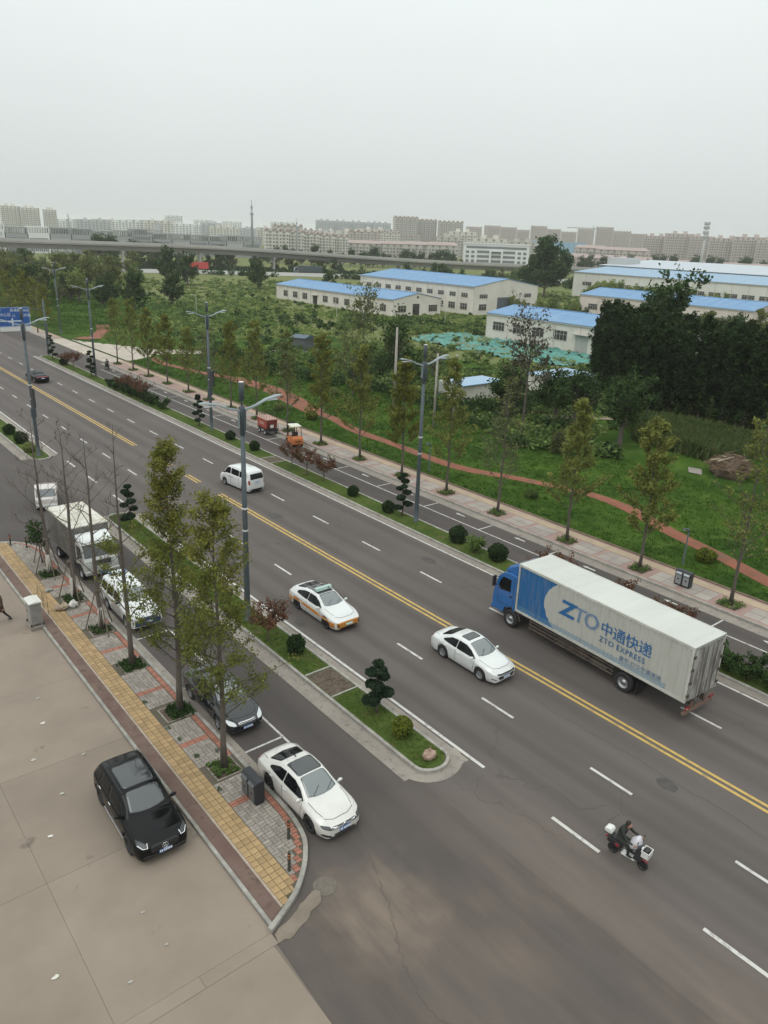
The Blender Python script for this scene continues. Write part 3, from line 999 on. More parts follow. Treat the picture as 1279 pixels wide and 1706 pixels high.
        for a, b in zip(idx[1:], idx[2:]):
            for j in range(n): m.f.append((a[j], b[j], b[(j + 1) % n], a[(j + 1) % n]))
        # turned-down rim so that the piece is solid against the body
        k = len(m.v)
        for j in range(n):
            v = Vector(m.v[idx[-1][j]]); v = v - nrm_of.get(tuple(v), -d) * (off + .006); m.v.append(tuple(v))
        for j in range(n): m.f.append((idx[-1][j], k + j, k + (j + 1) % n, idx[-1][(j + 1) % n]))
        return m.build(name, mat, parent or s.t, True, fix=True)
    def both(s, name, poly, mat, **k):
        return [s.patch(name, poly, 'left', mat, **k), s.patch(name, poly, 'right', mat, **k)]
    def pair(s, name, poly, side, mat, **k):
        return [s.patch(name, poly, side, mat, **k), s.patch(name, [(-p[0], p[1]) for p in poly], side, mat, **k)]
    def mirror_pair(s, x, z, mat, size=(.14, .24, .15)):
        for sg in (1, -1):
            p, _ = s.hit((x, sg * 5, z), (0, -sg, 0))
            y = p.y if p else sg * s.W / 2
            m = MB(); m.ball((x + .02, y + sg * .13, z + .03), .5, 10, 6, (size[0], size[1], size[2]))
            m.cbox((x + .02, y + sg * .02, z), (.06, .12, .05))
            m.build('mirror', mat, s.t, True)
    def handle(s, x, z, mat):
        for sg in (1, -1):
            p, _ = s.hit((x, sg * 5, z), (0, -sg, 0))
            if p:
                m = MB(); m.cbox((x, p.y + sg * .02, z), (.20, .035, .035)); m.build('door_handle', mat, s.t, bevel=.01)
    def seam(s, x0, z0, x1, z1):
        for side in ('left', 'right'):
            dx, dz = x1 - x0, z1 - z0
            l = math.hypot(dx, dz); a, b = -dz / l * .009, dx / l * .009
            s.patch('door_seam', [(x0 + a, z0 + b), (x1 + a, z1 + b), (x1 - a, z1 - b), (x0 - a, z0 - b)], side, m_seam, off=.004, rnd=0)
    def topline(s, pts, w=.008, name='panel_seam'):
        for (a, b) in zip(pts, pts[1:]):
            dx, dy = b[0] - a[0], b[1] - a[1]; l = math.hypot(dx, dy); n_ = max(1, int(l / .25)); u, v = -dy / l * w, dx / l * w
            for k in range(n_):
                p = (a[0] + dx * k / n_, a[1] + dy * k / n_); q = (a[0] + dx * (k + 1) / n_, a[1] + dy * (k + 1) / n_)
                s.patch(name, [(p[0] + u, p[1] + v), (q[0] + u, q[1] + v), (q[0] - u, q[1] - v), (p[0] - u, p[1] - v)], 'top', m_seam, off=.004, rnd=0, rings=(0, 1))
    def plate(s, side, y, z, mat, ink=m_plateink):
        o = s.patch('licence_plate', [(y - .22, z - .07), (y + .22, z - .07), (y + .22, z + .07), (y - .22, z + .07)], side, mat, off=.02, rnd=0)
        for k in range(7):
            u = y - .18 + k * .06 + (.02 if k > 1 else 0)
            s.patch('plate_character', [(u - .02, z - .045), (u + .02, z - .045), (u + .02, z + .045), (u - .02, z + .045)], side, ink, off=.026, rnd=0, parent=o)

HDN = -pi / 2    # heading along -Y
HUP = pi / 2

def star_badge(car, z, r, x_extra=.02):
    p, _ = car.hit((8, 0, z), (-1, 0, 0))
    x = p.x + x_extra
    m = MB(); m.tube([(x, r * cos(t), z + r * sin(t)) for t in np.linspace(0, 2 * pi, 25)], r * .13, 6)
    for k in range(3):
        t = pi / 2 + k * 2 * pi / 3
        m.tube([(x, 0, z), (x, r * cos(t), z + r * sin(t))], [r * .16, r * .05], 6)
    m.build('emblem', m_chrome, car.t, True)

# ---- 1 black SUV on the forecourt
def suv(loc, hd, label):
    L, W = 4.66, 1.90
    c = Car('suv', loc, hd, label, 'car', L, W, 2.87, .37,
            [(-2.33, .98), (-2.22, 1.18), (-1.85, 1.52), (-1.3, 1.66), (-.3, 1.69), (.25, 1.65), (.62, 1.45), (1.12, 1.10), (1.5, 1.06), (2.05, .96), (2.33, .80)],
            [(-2.33, .88), (-2.0, 1.03), (-.5, 1.00), (.9, .97), (1.6, .92), (2.33, .72)], .24,
            [(-2.33, .74), (-1.9, .68), (-1.0, .69), (.3, .68), (.7, .68), (1.15, .82), (1.9, .80), (2.33, .72)], m_blackc, plan=.80, rim=m_rimd, xw=(1.40, -1.47), tyrew=.25)
    c.patch('windscreen', [(.34, -.55), (.34, .55), (.95, .635), (1.02, .35), (1.05, 0), (1.02, -.35), (.95, -.635)], 'top', m_wind3, rnd=1)
    c.patch('roof_glass', [(.20, -.56), (.20, .56), (-1.15, .56), (-1.15, -.56)], 'top', m_rglass)
    c.patch('rear_window', [(-1.88, -.55), (-1.88, .55), (-2.14, .60), (-2.14, -.60)], 'top', m_glass)
    c.both('front_window', [(.86, 1.05), (.42, 1.38), (.15, 1.48), (-.42, 1.50), (-.42, 1.05)], m_glass)
    c.both('rear_side_window', [(-.48, 1.05), (-.48, 1.50), (-1.25, 1.47), (-1.35, 1.06)], m_glass)
    c.both('quarter_window', [(-1.42, 1.08), (-1.33, 1.45), (-1.72, 1.38), (-1.85, 1.14)], m_glass)
    for sg in (1, -1):
        m = MB(); m.tube([(.35, sg * .655, 1.62), (-.3, sg * .67, 1.69), (-1.3, sg * .66, 1.67), (-1.75, sg * .64, 1.57)], .018, 6); m.build('roof_rail', m_blackp, c.t, True)
        m = MB(); m.cbox((0, sg * .935, .30), (1.9, .035, .05)); m.build('sill_trim', m_chrome, c.t, bevel=.01)
    for h in c.pair('headlight', [(.52, .74), (.86, .80), (.83, .93), (.60, .86)], 'front', m_lampd): pass
    for sg in (1, -1):
        m = MB(); pts = []
        for (y, z) in ((.55, .86), (.58, .77), (.72, .76), (.84, .82)):
            p, nr = c.hit((8, sg * y, z), (-1, 0, 0))
            if p: pts.append(p + Vector((.02, 0, 0)))
        m.tube(pts, .014, 6); m.build('daytime_light', M('drl', (.85, .87, .9), .3), c.t, True)
    g = c.patch('grille', [(-.44, .52), (.44, .52), (.50, .74), (.40, .80), (-.40, .80), (-.50, .74)], 'front', m_blackp, off=.012)
    for k in range(15):
        y = -.42 + k * .06
        if abs(y) > .1: c.patch('grille_bar', [(y - .008, .54), (y + .008, .54), (y + .008, .76), (y - .008, .76)], 'front', m_rimd, off=.03, rnd=0, parent=g)
    star_badge(c, .66, .10)
    c.patch('lower_intake', [(-.75, .30), (.75, .30), (.72, .45), (-.72, .45)], 'front', m_blackp)
    c.plate('front', 0, .48, m_plate)
    c.pair('tail_light', [(.35, .92), (.82, .92), (.80, 1.02), (.35, 1.0)], 'rear', m_lampr)
    c.mirror_pair(.72, 1.06, m_blackc)
    c.handle(-.25, .92, m_chrome); c.handle(-1.22, .95, m_chrome)
    c.seam(.80, .35, .86, 1.0); c.seam(-.44, .35, -.46, 1.02); c.seam(-1.35, .62, -1.42, 1.04)
    return c
suv((7.42, 21.82, .03), HDN - .03, 'black SUV with dark panoramic roof parked on the concrete forecourt')

# ---- sedans
def sedan(loc, hd, label, paint, L=4.65, W=1.80, wb=2.65, rear_glass=(-1.95, -1.20), H=1.46, style='plain', name='sedan', group=None, rim=None, grille='bar', roofpaint=None, lamp=None, coupe=0., tint=None):
    hz = H - 1.46
    c = Car(name, loc, hd, label, 'taxi' if style == 'taxi' else 'car', L, W, wb, .325,
            [(-L / 2, .80), (-L / 2 + .12, .98), (-L / 2 + .38, 1.06 + coupe), (-1.55 - coupe, 1.12 + coupe), (-.95, 1.36 + hz), (-.45, 1.45 + hz), (.05, 1.45 + hz), (.45, 1.36 + hz), (1.12, .99), (1.5, .95), (2.0, .84), (L / 2, .66)],
            [(-L / 2, .72), (-L / 2 + .3, .90), (-.6, .90), (.9, .86), (1.6, .80), (L / 2, .60)], .21,
            [(-L / 2, .62), (-1.75, .68), (-1.1, .60), (-.4, .585), (.2, .585), (.6, .62), (1.15, .76), (1.9, .70), (L / 2, .58)], paint, plan=.76, rim=rim, xw=(wb / 2 + .06, -wb / 2 + .06), front_round=.7, rear_round=.6, group=group)
    c.patch('windscreen', [(.28, -.50), (.28, .50), (.98, .61), (1.07, .33), (1.10, 0), (1.07, -.33), (.98, -.61)], 'top', m_wind, rnd=1)
    c.patch('rear_window', [(-.98, -.50), (-.98, .50), (-1.58 - coupe, .60), (-1.66 - coupe, 0), (-1.58 - coupe, -.60)], 'top', tint or m_glass, rnd=1)
    zt = 1.30 + hz
    c.both('front_window', [(.98, .94), (.55, 1.20 + hz * .5), (.20, zt + .02), (-.30, zt + .04), (-.32, .96)], m_glass)
    c.both('rear_side_window', [(-.36, .96), (-.34, zt + .04), (-.80, zt - .02), (-1.28 - coupe, 1.06 + coupe * .6), (-1.30 - coupe, 1.0)], m_glass)
    c.seam(.88, .32, .95, .88); c.seam(-.34, .30, -.34, .90); c.seam(-1.05, .62, -1.22, .92)
    c.handle(-.16, .80, paint); c.handle(-1.08, .82, paint)
    c.mirror_pair(.80, .96, roofpaint or paint, (.13, .22, .13))
    hx = L / 2 - .22
    for sg in (1, -1): c.topline([(1.12, sg * .70), (1.6, sg * .68), (hx - .12, sg * .58)])
    c.topline([(hx - .12, -.58), (hx, -.30), (hx, .30), (hx - .12, .58)])
    c.topline([(-L / 2 + .10, -.55), (-L / 2 + .42, -.62), (-1.68 - coupe, -.66)]); c.topline([(-L / 2 + .10, .55), (-L / 2 + .42, .62), (-1.68 - coupe, .66)])
    for sg in (1, -1):          # wiper arms at the foot of the screen
        p, _n = c.hit((1.04, sg * .30 - .1, 5), (0, 0, -1)); q, _n = c.hit((.80, sg * .30 + .28, 5), (0, 0, -1))
        if p and q:
            m = MB(); m.tube([p + Vector((0, 0, .025)), q + Vector((0, 0, .03))], .010, 5); m.build('wiper', m_blackp, c.t)
    return c

def sedan_front(c, kind):
    if kind == 'cc':      # wide bar grille
        c.patch('grille', [(-.50, .56), (.50, .56), (.52, .63), (.40, .66), (-.40, .66), (-.52, .63)], 'front', m_blackp, off=.012)
        for z in (.585, .625): c.patch('grille_bar', [(-.48, z - .010), (.48, z - .010), (.48, z + .010), (-.48, z + .010)], 'front', m_chrome, off=.024, rnd=0)
        c.pair('headlight', [(.50, .57), (.80, .62), (.82, .70), (.56, .665)], 'front', m_lampd)
        c.patch('lower_intake', [(-.42, .30), (.42, .30), (.46, .38), (-.46, .38)], 'front', m_blackp)
        c.pair('fog_intake', [(.52, .27), (.84, .33), (.78, .42), (.56, .36)], 'front', m_blackp)
        p, _ = c.hit((8, 0, .61), (-1, 0, 0))
        m = MB(); m.lathe([(0, p.x + .035), (.055, p.x + .035), (.07, p.x + .02), (.07, p.x - .02)], 18, 'X', (0, 0, .61)); m.build('emblem', m_chrome, c.t, True)
        c.plate('front', 0, .47, m_plate)
    elif kind == 'chev':
        c.patch('upper_grille', [(-.55, .60), (.55, .60), (.62, .65), (-.62, .65)], 'front', m_blackp, off=.012)
        c.patch('grille', [(-.46, .36), (.46, .36), (.56, .52), (-.56, .52)], 'front', m_blackp, off=.012)
        c.patch('chrome_strip', [(-.56, .57), (.56, .57), (.56, .59), (-.56, .59)], 'front', m_chrome, off=.014, rnd=0)
        c.pair('headlight', [(.52, .60), (.80, .66), (.80, .73), (.62, .70)], 'front', m_lampw)
        c.pair('fog_intake', [(.62, .36), (.80, .40), (.78, .44), (.62, .40)], 'front', m_blackp)
        c.plate('front', 0, .44, m_plate)
    elif kind == 'chrome':
        g = c.patch('grille', [(-.36, .50), (.36, .50), (.42, .68), (-.42, .68)], 'front', m_chrome, off=.014)
        for z in (.53, .57, .61, .65): c.patch('grille_bar', [(-.36, z - .008), (.36, z - .008), (.37, z + .008), (-.37, z + .008)], 'front', m_blackp, off=.028, rnd=0, parent=g)
        c.pair('headlight', [(.48, .58), (.78, .62), (.84, .76), (.70, .74), (.52, .68)], 'front', m_lampw)
        c.patch('lower_intake', [(-.70, .26), (.70, .26), (.70, .34), (-.70, .34)], 'front', m_blackp)
        c.plate('front', 0, .42, m_plate)
    c.pair('tail_light', [(.45, .76), (.76, .76), (.74, .90), (.45, .88)], 'rear', m_lampr)

m_pearl = M('pearl_white_paint', (.60, .59, .56), .28, coat=1, col2=(.54, .525, .49), scale=.9)
c = sedan((12.76, 19.08, 0), HDN, 'white sedan with black panoramic roof parked by the sidewalk corner', m_pearl, L=4.70, W=1.80, wb=2.74, coupe=.03, rim=m_rimd)
c.patch('roof_glass', [(.22, -.52), (.22, .52), (-.62, .51), (-.62, -.51)], 'top', m_rglass)
m = MB(); m.cbox((-.80, 0, 1.46), (.12, .03, .06)); m.build('roof_antenna', m_blackp, c.t, bevel=.01)
sedan_front(c, 'cc')
c = sedan((24.78, 22.28, 0), HDN, 'white sedan with small sunroof driving beside the yellow centre line', m_whitep, L=4.55, W=1.77, wb=2.60, H=1.47)
c.patch('sunroof', [(.12, -.42), (.12, .42), (-.42, .42), (-.42, -.42)], 'top', m_rglass)
sedan_front(c, 'chev')
c = sedan((12.98, 26.25, 0), HDN - .02, 'black sedan with chrome grille parked behind the leafy street trees', m_darkc, L=4.82, W=1.82, wb=2.75, H=1.46)
sedan_front(c, 'chrome')
c = sedan((28.20, 107.2, 0), HUP + .03, 'black sedan driving away near the far junction', m_blackc, L=4.85, W=1.85, wb=2.8)
c.patch('tail_light_bar', [(-.75, .84), (.75, .84), (.75, .92), (-.75, .92)], 'rear', m_lampr)
c.plate('rear', 0, .68, m_plate)
# ---- taxi: white over orange
m_orange = M('taxi_orange_paint', (.50, .20, .03), .3, coat=1)
c = sedan((21.70, 30.85, 0), HDN, 'white and orange taxi with roof sign driving in the near lane', m_whitep, L=4.72, W=1.86, wb=2.80, H=1.47, style='taxi', name='taxi', coupe=.10, rim=m_rimd)
c.patch('roof_glass', [(.24, -.50), (.24, .50), (-.92, .49), (-.92, -.49)], 'top', m_rglass)
for side in ('left', 'right'):
    c.patch('orange_stripe', [(2.10, .50), (1.75, .64), (-2.2, .78), (-2.2, .60), (-1.84, .56), (-.9, .56), (.9, .47), (1.06, .47)], side, m_orange, rnd=0, off=.006)
    c.patch('orange_stripe', [(-1.70, .62), (-2.2, .62), (-2.2, .30), (-1.86, .30)], side, m_orange, rnd=0, off=.006)
    c.patch('front_wing_panel', [(1.84, .30), (2.2, .30), (2.2, .58), (1.80, .60)], side, m_orange, rnd=0, off=.006)
c.patch('front_bumper', [(-.70, .24), (.70, .24), (.74, .60), (.40, .64), (-.40, .64), (-.74, .60)], 'front', m_orange, rnd=1, off=.010)
c.patch('lower_intake', [(-.52, .26), (.52, .26), (.56, .34), (-.56, .34)], 'front', m_blackp, off=.018)
c.pair('headlight', [(.62, .36), (.68, .36), (.70, .54), (.62, .52)], 'front', m_blackp, off=.02)
c.plate('front', 0, .46, m_plateg)
c.patch('rear_bumper', [(-.70, .30), (.70, .30), (.70, .62), (-.70, .62)], 'rear', m_orange, rnd=1, off=.010)
c.pair('tail_light', [(.1, .80), (.74, .80), (.74, .86), (.1, .86)], 'rear', m_lampr)
m = MB(); m.xprism([(.10, 1.49), (-.20, 1.49), (-.14, 1.66), (.04, 1.66)], -.52, .52)
sg_ = m.build('roof_sign', M('taxi_sign_green', (.36, .48, .44), .4), c.t, bevel=.02)
m = MB(); m.cbox((-.05, 0, 1.475), (.22, .8, .05)); m.build('sign_base', m_blackp, c.t)
m = MB(); m.lathe([(0, 0), (.05, 0), (.05, .004), (0, .004)], 14, 'X', (.078, .28, 1.57)); m.build('sign_emblem', m_blackp, sg_)

# ---- white minivan going away
c = Car('minivan', (28.95, 53.1, 0), HUP + .10, 'white minivan driving away in the middle lane past the lamp post', 'van', 4.25, 1.68, 2.70, .30,
        [(-2.12, 1.30), (-2.05, 1.62), (-1.9, 1.82), (-1.0, 1.90), (.3, 1.88), (.85, 1.78), (1.22, 1.42), (1.52, 1.12), (1.85, 1.0), (2.12, .80)],
        [(-2.12, 1.12), (-1.0, 1.12), (.8, 1.10), (1.4, 1.0), (2.12, .70)], .22,
        [(-2.12, .66), (-1.2, .68), (.5, .66), (.9, .66), (1.5, .72), (2.12, .62)], m_whitep, plan=.84, xw=(1.30, -1.40), rear_round=.25, front_round=.5, tyrew=.18)
c.patch('windscreen', [(.86, -.58), (.86, .58), (1.42, .66), (1.46, 0), (1.42, -.66)], 'top', m_wind, rnd=1)
c.both('front_window', [(1.30, 1.16), (1.0, 1.52), (.78, 1.66), (.42, 1.66), (.42, 1.16)], m_glass)
c.both('middle_window', [(.32, 1.18), (.32, 1.66), (-.75, 1.66), (-.75, 1.18)], m_glass)
c.both('rear_side_window', [(-.83, 1.18), (-.83, 1.66), (-1.72, 1.62), (-1.80, 1.34), (-1.60, 1.20)], m_glass)
c.patch('rear_window', [(-.62, 1.20), (.62, 1.20), (.58, 1.62), (-.58, 1.62)], 'rear', m_glass)
c.patch('rear_bumper', [(-.78, .26), (.78, .26), (.78, .40), (-.78, .40)], 'rear', m_blackp, rnd=1)
c.pair('tail_light', [(.64, .80), (.78, .80), (.78, 1.15), (.68, 1.15)], 'rear', m_lampr)
c.plate('rear', 0, .92, m_plate)
c.seam(.37, .35, .37, 1.16); c.seam(-.79, .35, -.79, 1.16); c.handle(.55, .95, m_blackp); c.handle(.15, .95, m_blackp); c.mirror_pair(1.12, 1.16, m_blackp)
c.pair('headlight', [(.5, .75), (.74, .78), (.72, .95), (.55, .9)], 'front', m_lampw)

# ---- white-topped off-road patrol car, nose to the camera, behind the trees
m_navy = M('navy_panel', (.02, .045, .11), .4, coat=.5)
c = Car('patrol_car', (13.10, 36.85, 0), HDN, 'white and grey patrol car with blue front parked before the box truck', 'car', 4.6, 1.78, 2.6, .35,
        [(-2.3, 1.05), (-2.25, 1.55), (-2.1, 1.74), (-1.0, 1.80), (.1, 1.78), (.42, 1.66), (.86, 1.16), (1.3, 1.12), (2.1, 1.04), (2.3, .86)],
        [(-2.3, 1.05), (-1, 1.05), (.9, 1.02), (2.3, .85)], .30,
        [(-2.3, .66), (0, .64), (.5, .66), (.95, .76), (2.3, .72)], m_whitep, plan=.90, xw=(1.36, -1.30), rear_round=.2, front_round=.4)
c.patch('windscreen', [(.30, -.58), (.30, .58), (.82, .66), (.84, 0), (.82, -.66)], 'top', m_wind, rnd=1)
c.both('front_window', [(.62, 1.10), (.36, 1.52), (-.30, 1.56), (-.30, 1.10)], m_glass)
c.both('rear_side_window', [(-.38, 1.10), (-.38, 1.56), (-1.2, 1.56), (-1.2, 1.10)], m_glass)
c.both('quarter_window', [(-1.3, 1.10), (-1.3, 1.56), (-2.0, 1.52), (-2.05, 1.12)], m_glass)
c.both('side_panel', [(.85, .40), (.85, .98), (-2.1, 1.0), (-2.1, .62), (-1.75, .80), (-.85, .80), (-.8, .40)], m_silver, rnd=0)
c.patch('front_panel', [(-.80, .40), (.80, .40), (.80, .86), (-.80, .86)], 'front', m_navy, rnd=1)
c.plate('front', 0, .60, m_plate)
c.pair('headlight', [(.50, .70), (.74, .70), (.74, .86), (.50, .86)], 'front', m_lampw, off=.02)
c.mirror_pair(.55, 1.14, m_blackp); c.seam(-.34, .45, -.34, 1.05); c.seam(.72, .45, .72, 1.02); c.handle(-.2, .98, m_blackp)
m = MB(); m.cbox((-1.75, .0, 1.86), (.30, .9, .12)); lb = m.build('light_bar', M('light_bar_white', (.6, .64, .68), .3), c.t, bevel=.03)
for sg in (1, -1):
    m = MB(); m.cbox((-1.75, sg * .40, 1.865), (.31, .16, .125)); m.build('blue_lens', M('blue_lens', (.03, .10, .22), .2, coat=1), lb, bevel=.03)
# ================================================================ trucks and working vehicles
def add_wheel(parent, x, y, r, w, sg, rim=m_rim, name='wheel'):
    tm = MB(); a, b = y, y - sg * w
    tm.lathe([(r * .6, a), (r * .92, a), (r, a - sg * .04), (r, b + sg * .04), (r * .92, b), (r * .6, b)], 24, 'Y', (x, 0, r), close=True)
    o = tm.build(name, m_tyre, parent, True)
    rm_ = MB()
    rm_.lathe([(0, a - sg * .02), (r * .18, a - sg * .02), (r * .2, a - sg * .06), (r * .42, a - sg * .10), (r * .55, a - sg * .03), (r * .62, a - sg * .005), (r * .62, a - sg * .2)], 20, 'Y', (x, 0, r))
    rm_.build('rim', rim, o, True)
    return o

def text_mesh(body, size, mat, name, depth=.004, align='LEFT', shear=0., space=1., bold=.0):
    cu = bpy.data.curves.new(name, 'FONT')
    cu.body = body; cu.size = size; cu.extrude = depth / 2; cu.align_x = align; cu.shear = shear; cu.space_character = space
    cu.offset = size * bold
    o = bpy.data.objects.new(name, cu); COL.objects.link(o)
    bpy.context.view_layer.update()
    dg = bpy.context.evaluated_depsgraph_get()
    me = bpy.data.meshes.new_from_object(o.evaluated_get(dg))
    bpy.data.objects.remove(o); bpy.data.curves.remove(cu)
    me.materials.clear(); me.materials.append(mat)
    return me

m_dirtychassis = M('truck_chassis', (.045, .038, .033), .85, col2=(.10, .075, .055), scale=3)
m_blue = M('truck_cab_blue', (.014, .115, .34), .3, coat=1, col2=(.018, .125, .36), scale=1)
m_zblue = M('print_blue', (.018, .115, .29), .5)
m_cream = M('box_roof_white', (.52, .53, .49), .55, col2=(.47, .475, .44), scale=.7, stretch=(1, .2, 1))

def zto_side_mat():
    """printed box side: blue front, pale body with an oval edge, line stripes along the foot, dirt runs"""
    m = bpy.data.materials.new('printed_box_side'); m.use_nodes = True
    n = m.node_tree; b = n.nodes['Principled BSDF']; b.inputs['Roughness'].default_value = .5
    tc = n.nodes.new('ShaderNodeTexCoord'); sp = n.nodes.new('ShaderNodeSeparateXYZ'); n.links.new(tc.outputs['Object'], sp.inputs[0])
    def mt(op, a, c=None):
        x = n.nodes.new('ShaderNodeMath'); x.operation = op
        for i, q in enumerate((a, c)):
            if q is None: continue
            if isinstance(q, (int, float)): x.inputs[i].default_value = q
            else: n.links.new(q, x.inputs[i])
        return x.outputs[0]
    X, Z = sp.outputs['X'], sp.outputs['Z']
    # oval: centre (-.2,2.55), pale inside or behind it
    ex = mt('DIVIDE', mt('SUBTRACT', X, -.6), 3.1); ez = mt('DIVIDE', mt('SUBTRACT', Z, 2.55), 1.9)
    oval = mt('LESS_THAN', mt('ADD', mt('MULTIPLY', ex, ex), mt('MULTIPLY', ez, ez)), 1.)
    pale = mt('MAXIMUM', oval, mt('LESS_THAN', X, -.6))
    # stripes near the foot
    band = mt('MULTIPLY', mt('GREATER_THAN', Z, 1.22), mt('LESS_THAN', Z, 1.58))
    st = mt('GREATER_THAN', mt('FRACT', mt('MULTIPLY', Z, 11.)), .5)
    stripes = mt('MULTIPLY', mt('MULTIPLY', band, st), mt('MULTIPLY', mt('LESS_THAN', X, 4.5), mt('GREATER_THAN', X, -4.9)))
    def mix(f, a, c):
        x = n.nodes.new('ShaderNodeMix'); x.data_type = 'RGBA'; n.links.new(f, x.inputs['Factor'])
        for k, q in (('A', a), ('B', c)):
            if isinstance(q, tuple): x.inputs[k].default_value = (*q, 1)
            else: n.links.new(q, x.inputs[k])
        return x.outputs['Result']
    c = mix(pale, (.018, .115, .29), (.44, .435, .395))
    c = mix(stripes, c, (.10, .22, .34))
    t = n.nodes.new('ShaderNodeTexNoise'); t.inputs['Scale'].default_value = 1.4; t.inputs['Detail'].default_value = 5
    mp = n.nodes.new('ShaderNodeMapping'); mp.inputs['Scale'].default_value = (3, 1, .5); n.links.new(tc.outputs['Object'], mp.inputs[0]); n.links.new(mp.outputs[0], t.inputs['Vector'])
    r = n.nodes.new('ShaderNodeMapRange'); r.inputs['From Min'].default_value = .45; r.inputs['From Max'].default_value = .8; r.inputs['To Max'].default_value = .35
    n.links.new(t.outputs['Fac'], r.inputs[0])
    c = mix(r.outputs[0], c, (.26, .24, .20))
    n.links.new(c, b.inputs['Base Color'])
    return m

def corrugated(x0, x1, y, z0, z1, sg, pitch=.24, depth=.03):
    """vertical ribs on a side wall at y, outward sg"""
    m = MB(); xs = []
    x = x0
    while x < x1 - .01:
        for u, d in ((0, 0), (.35, 0), (.5, 1), (.85, 1)):
            xx = x + u * pitch
            if xx <= x1: xs.append((xx, y + sg * depth * d))
        x += pitch
    xs.append((x1, y))
    for (xx, yy) in xs: m.v += [(xx, yy, z0), (xx, yy, z1)]
    for i in range(len(xs) - 1): m.f.append((2 * i, 2 * i + 2, 2 * i + 3, 2 * i + 1))
    return m

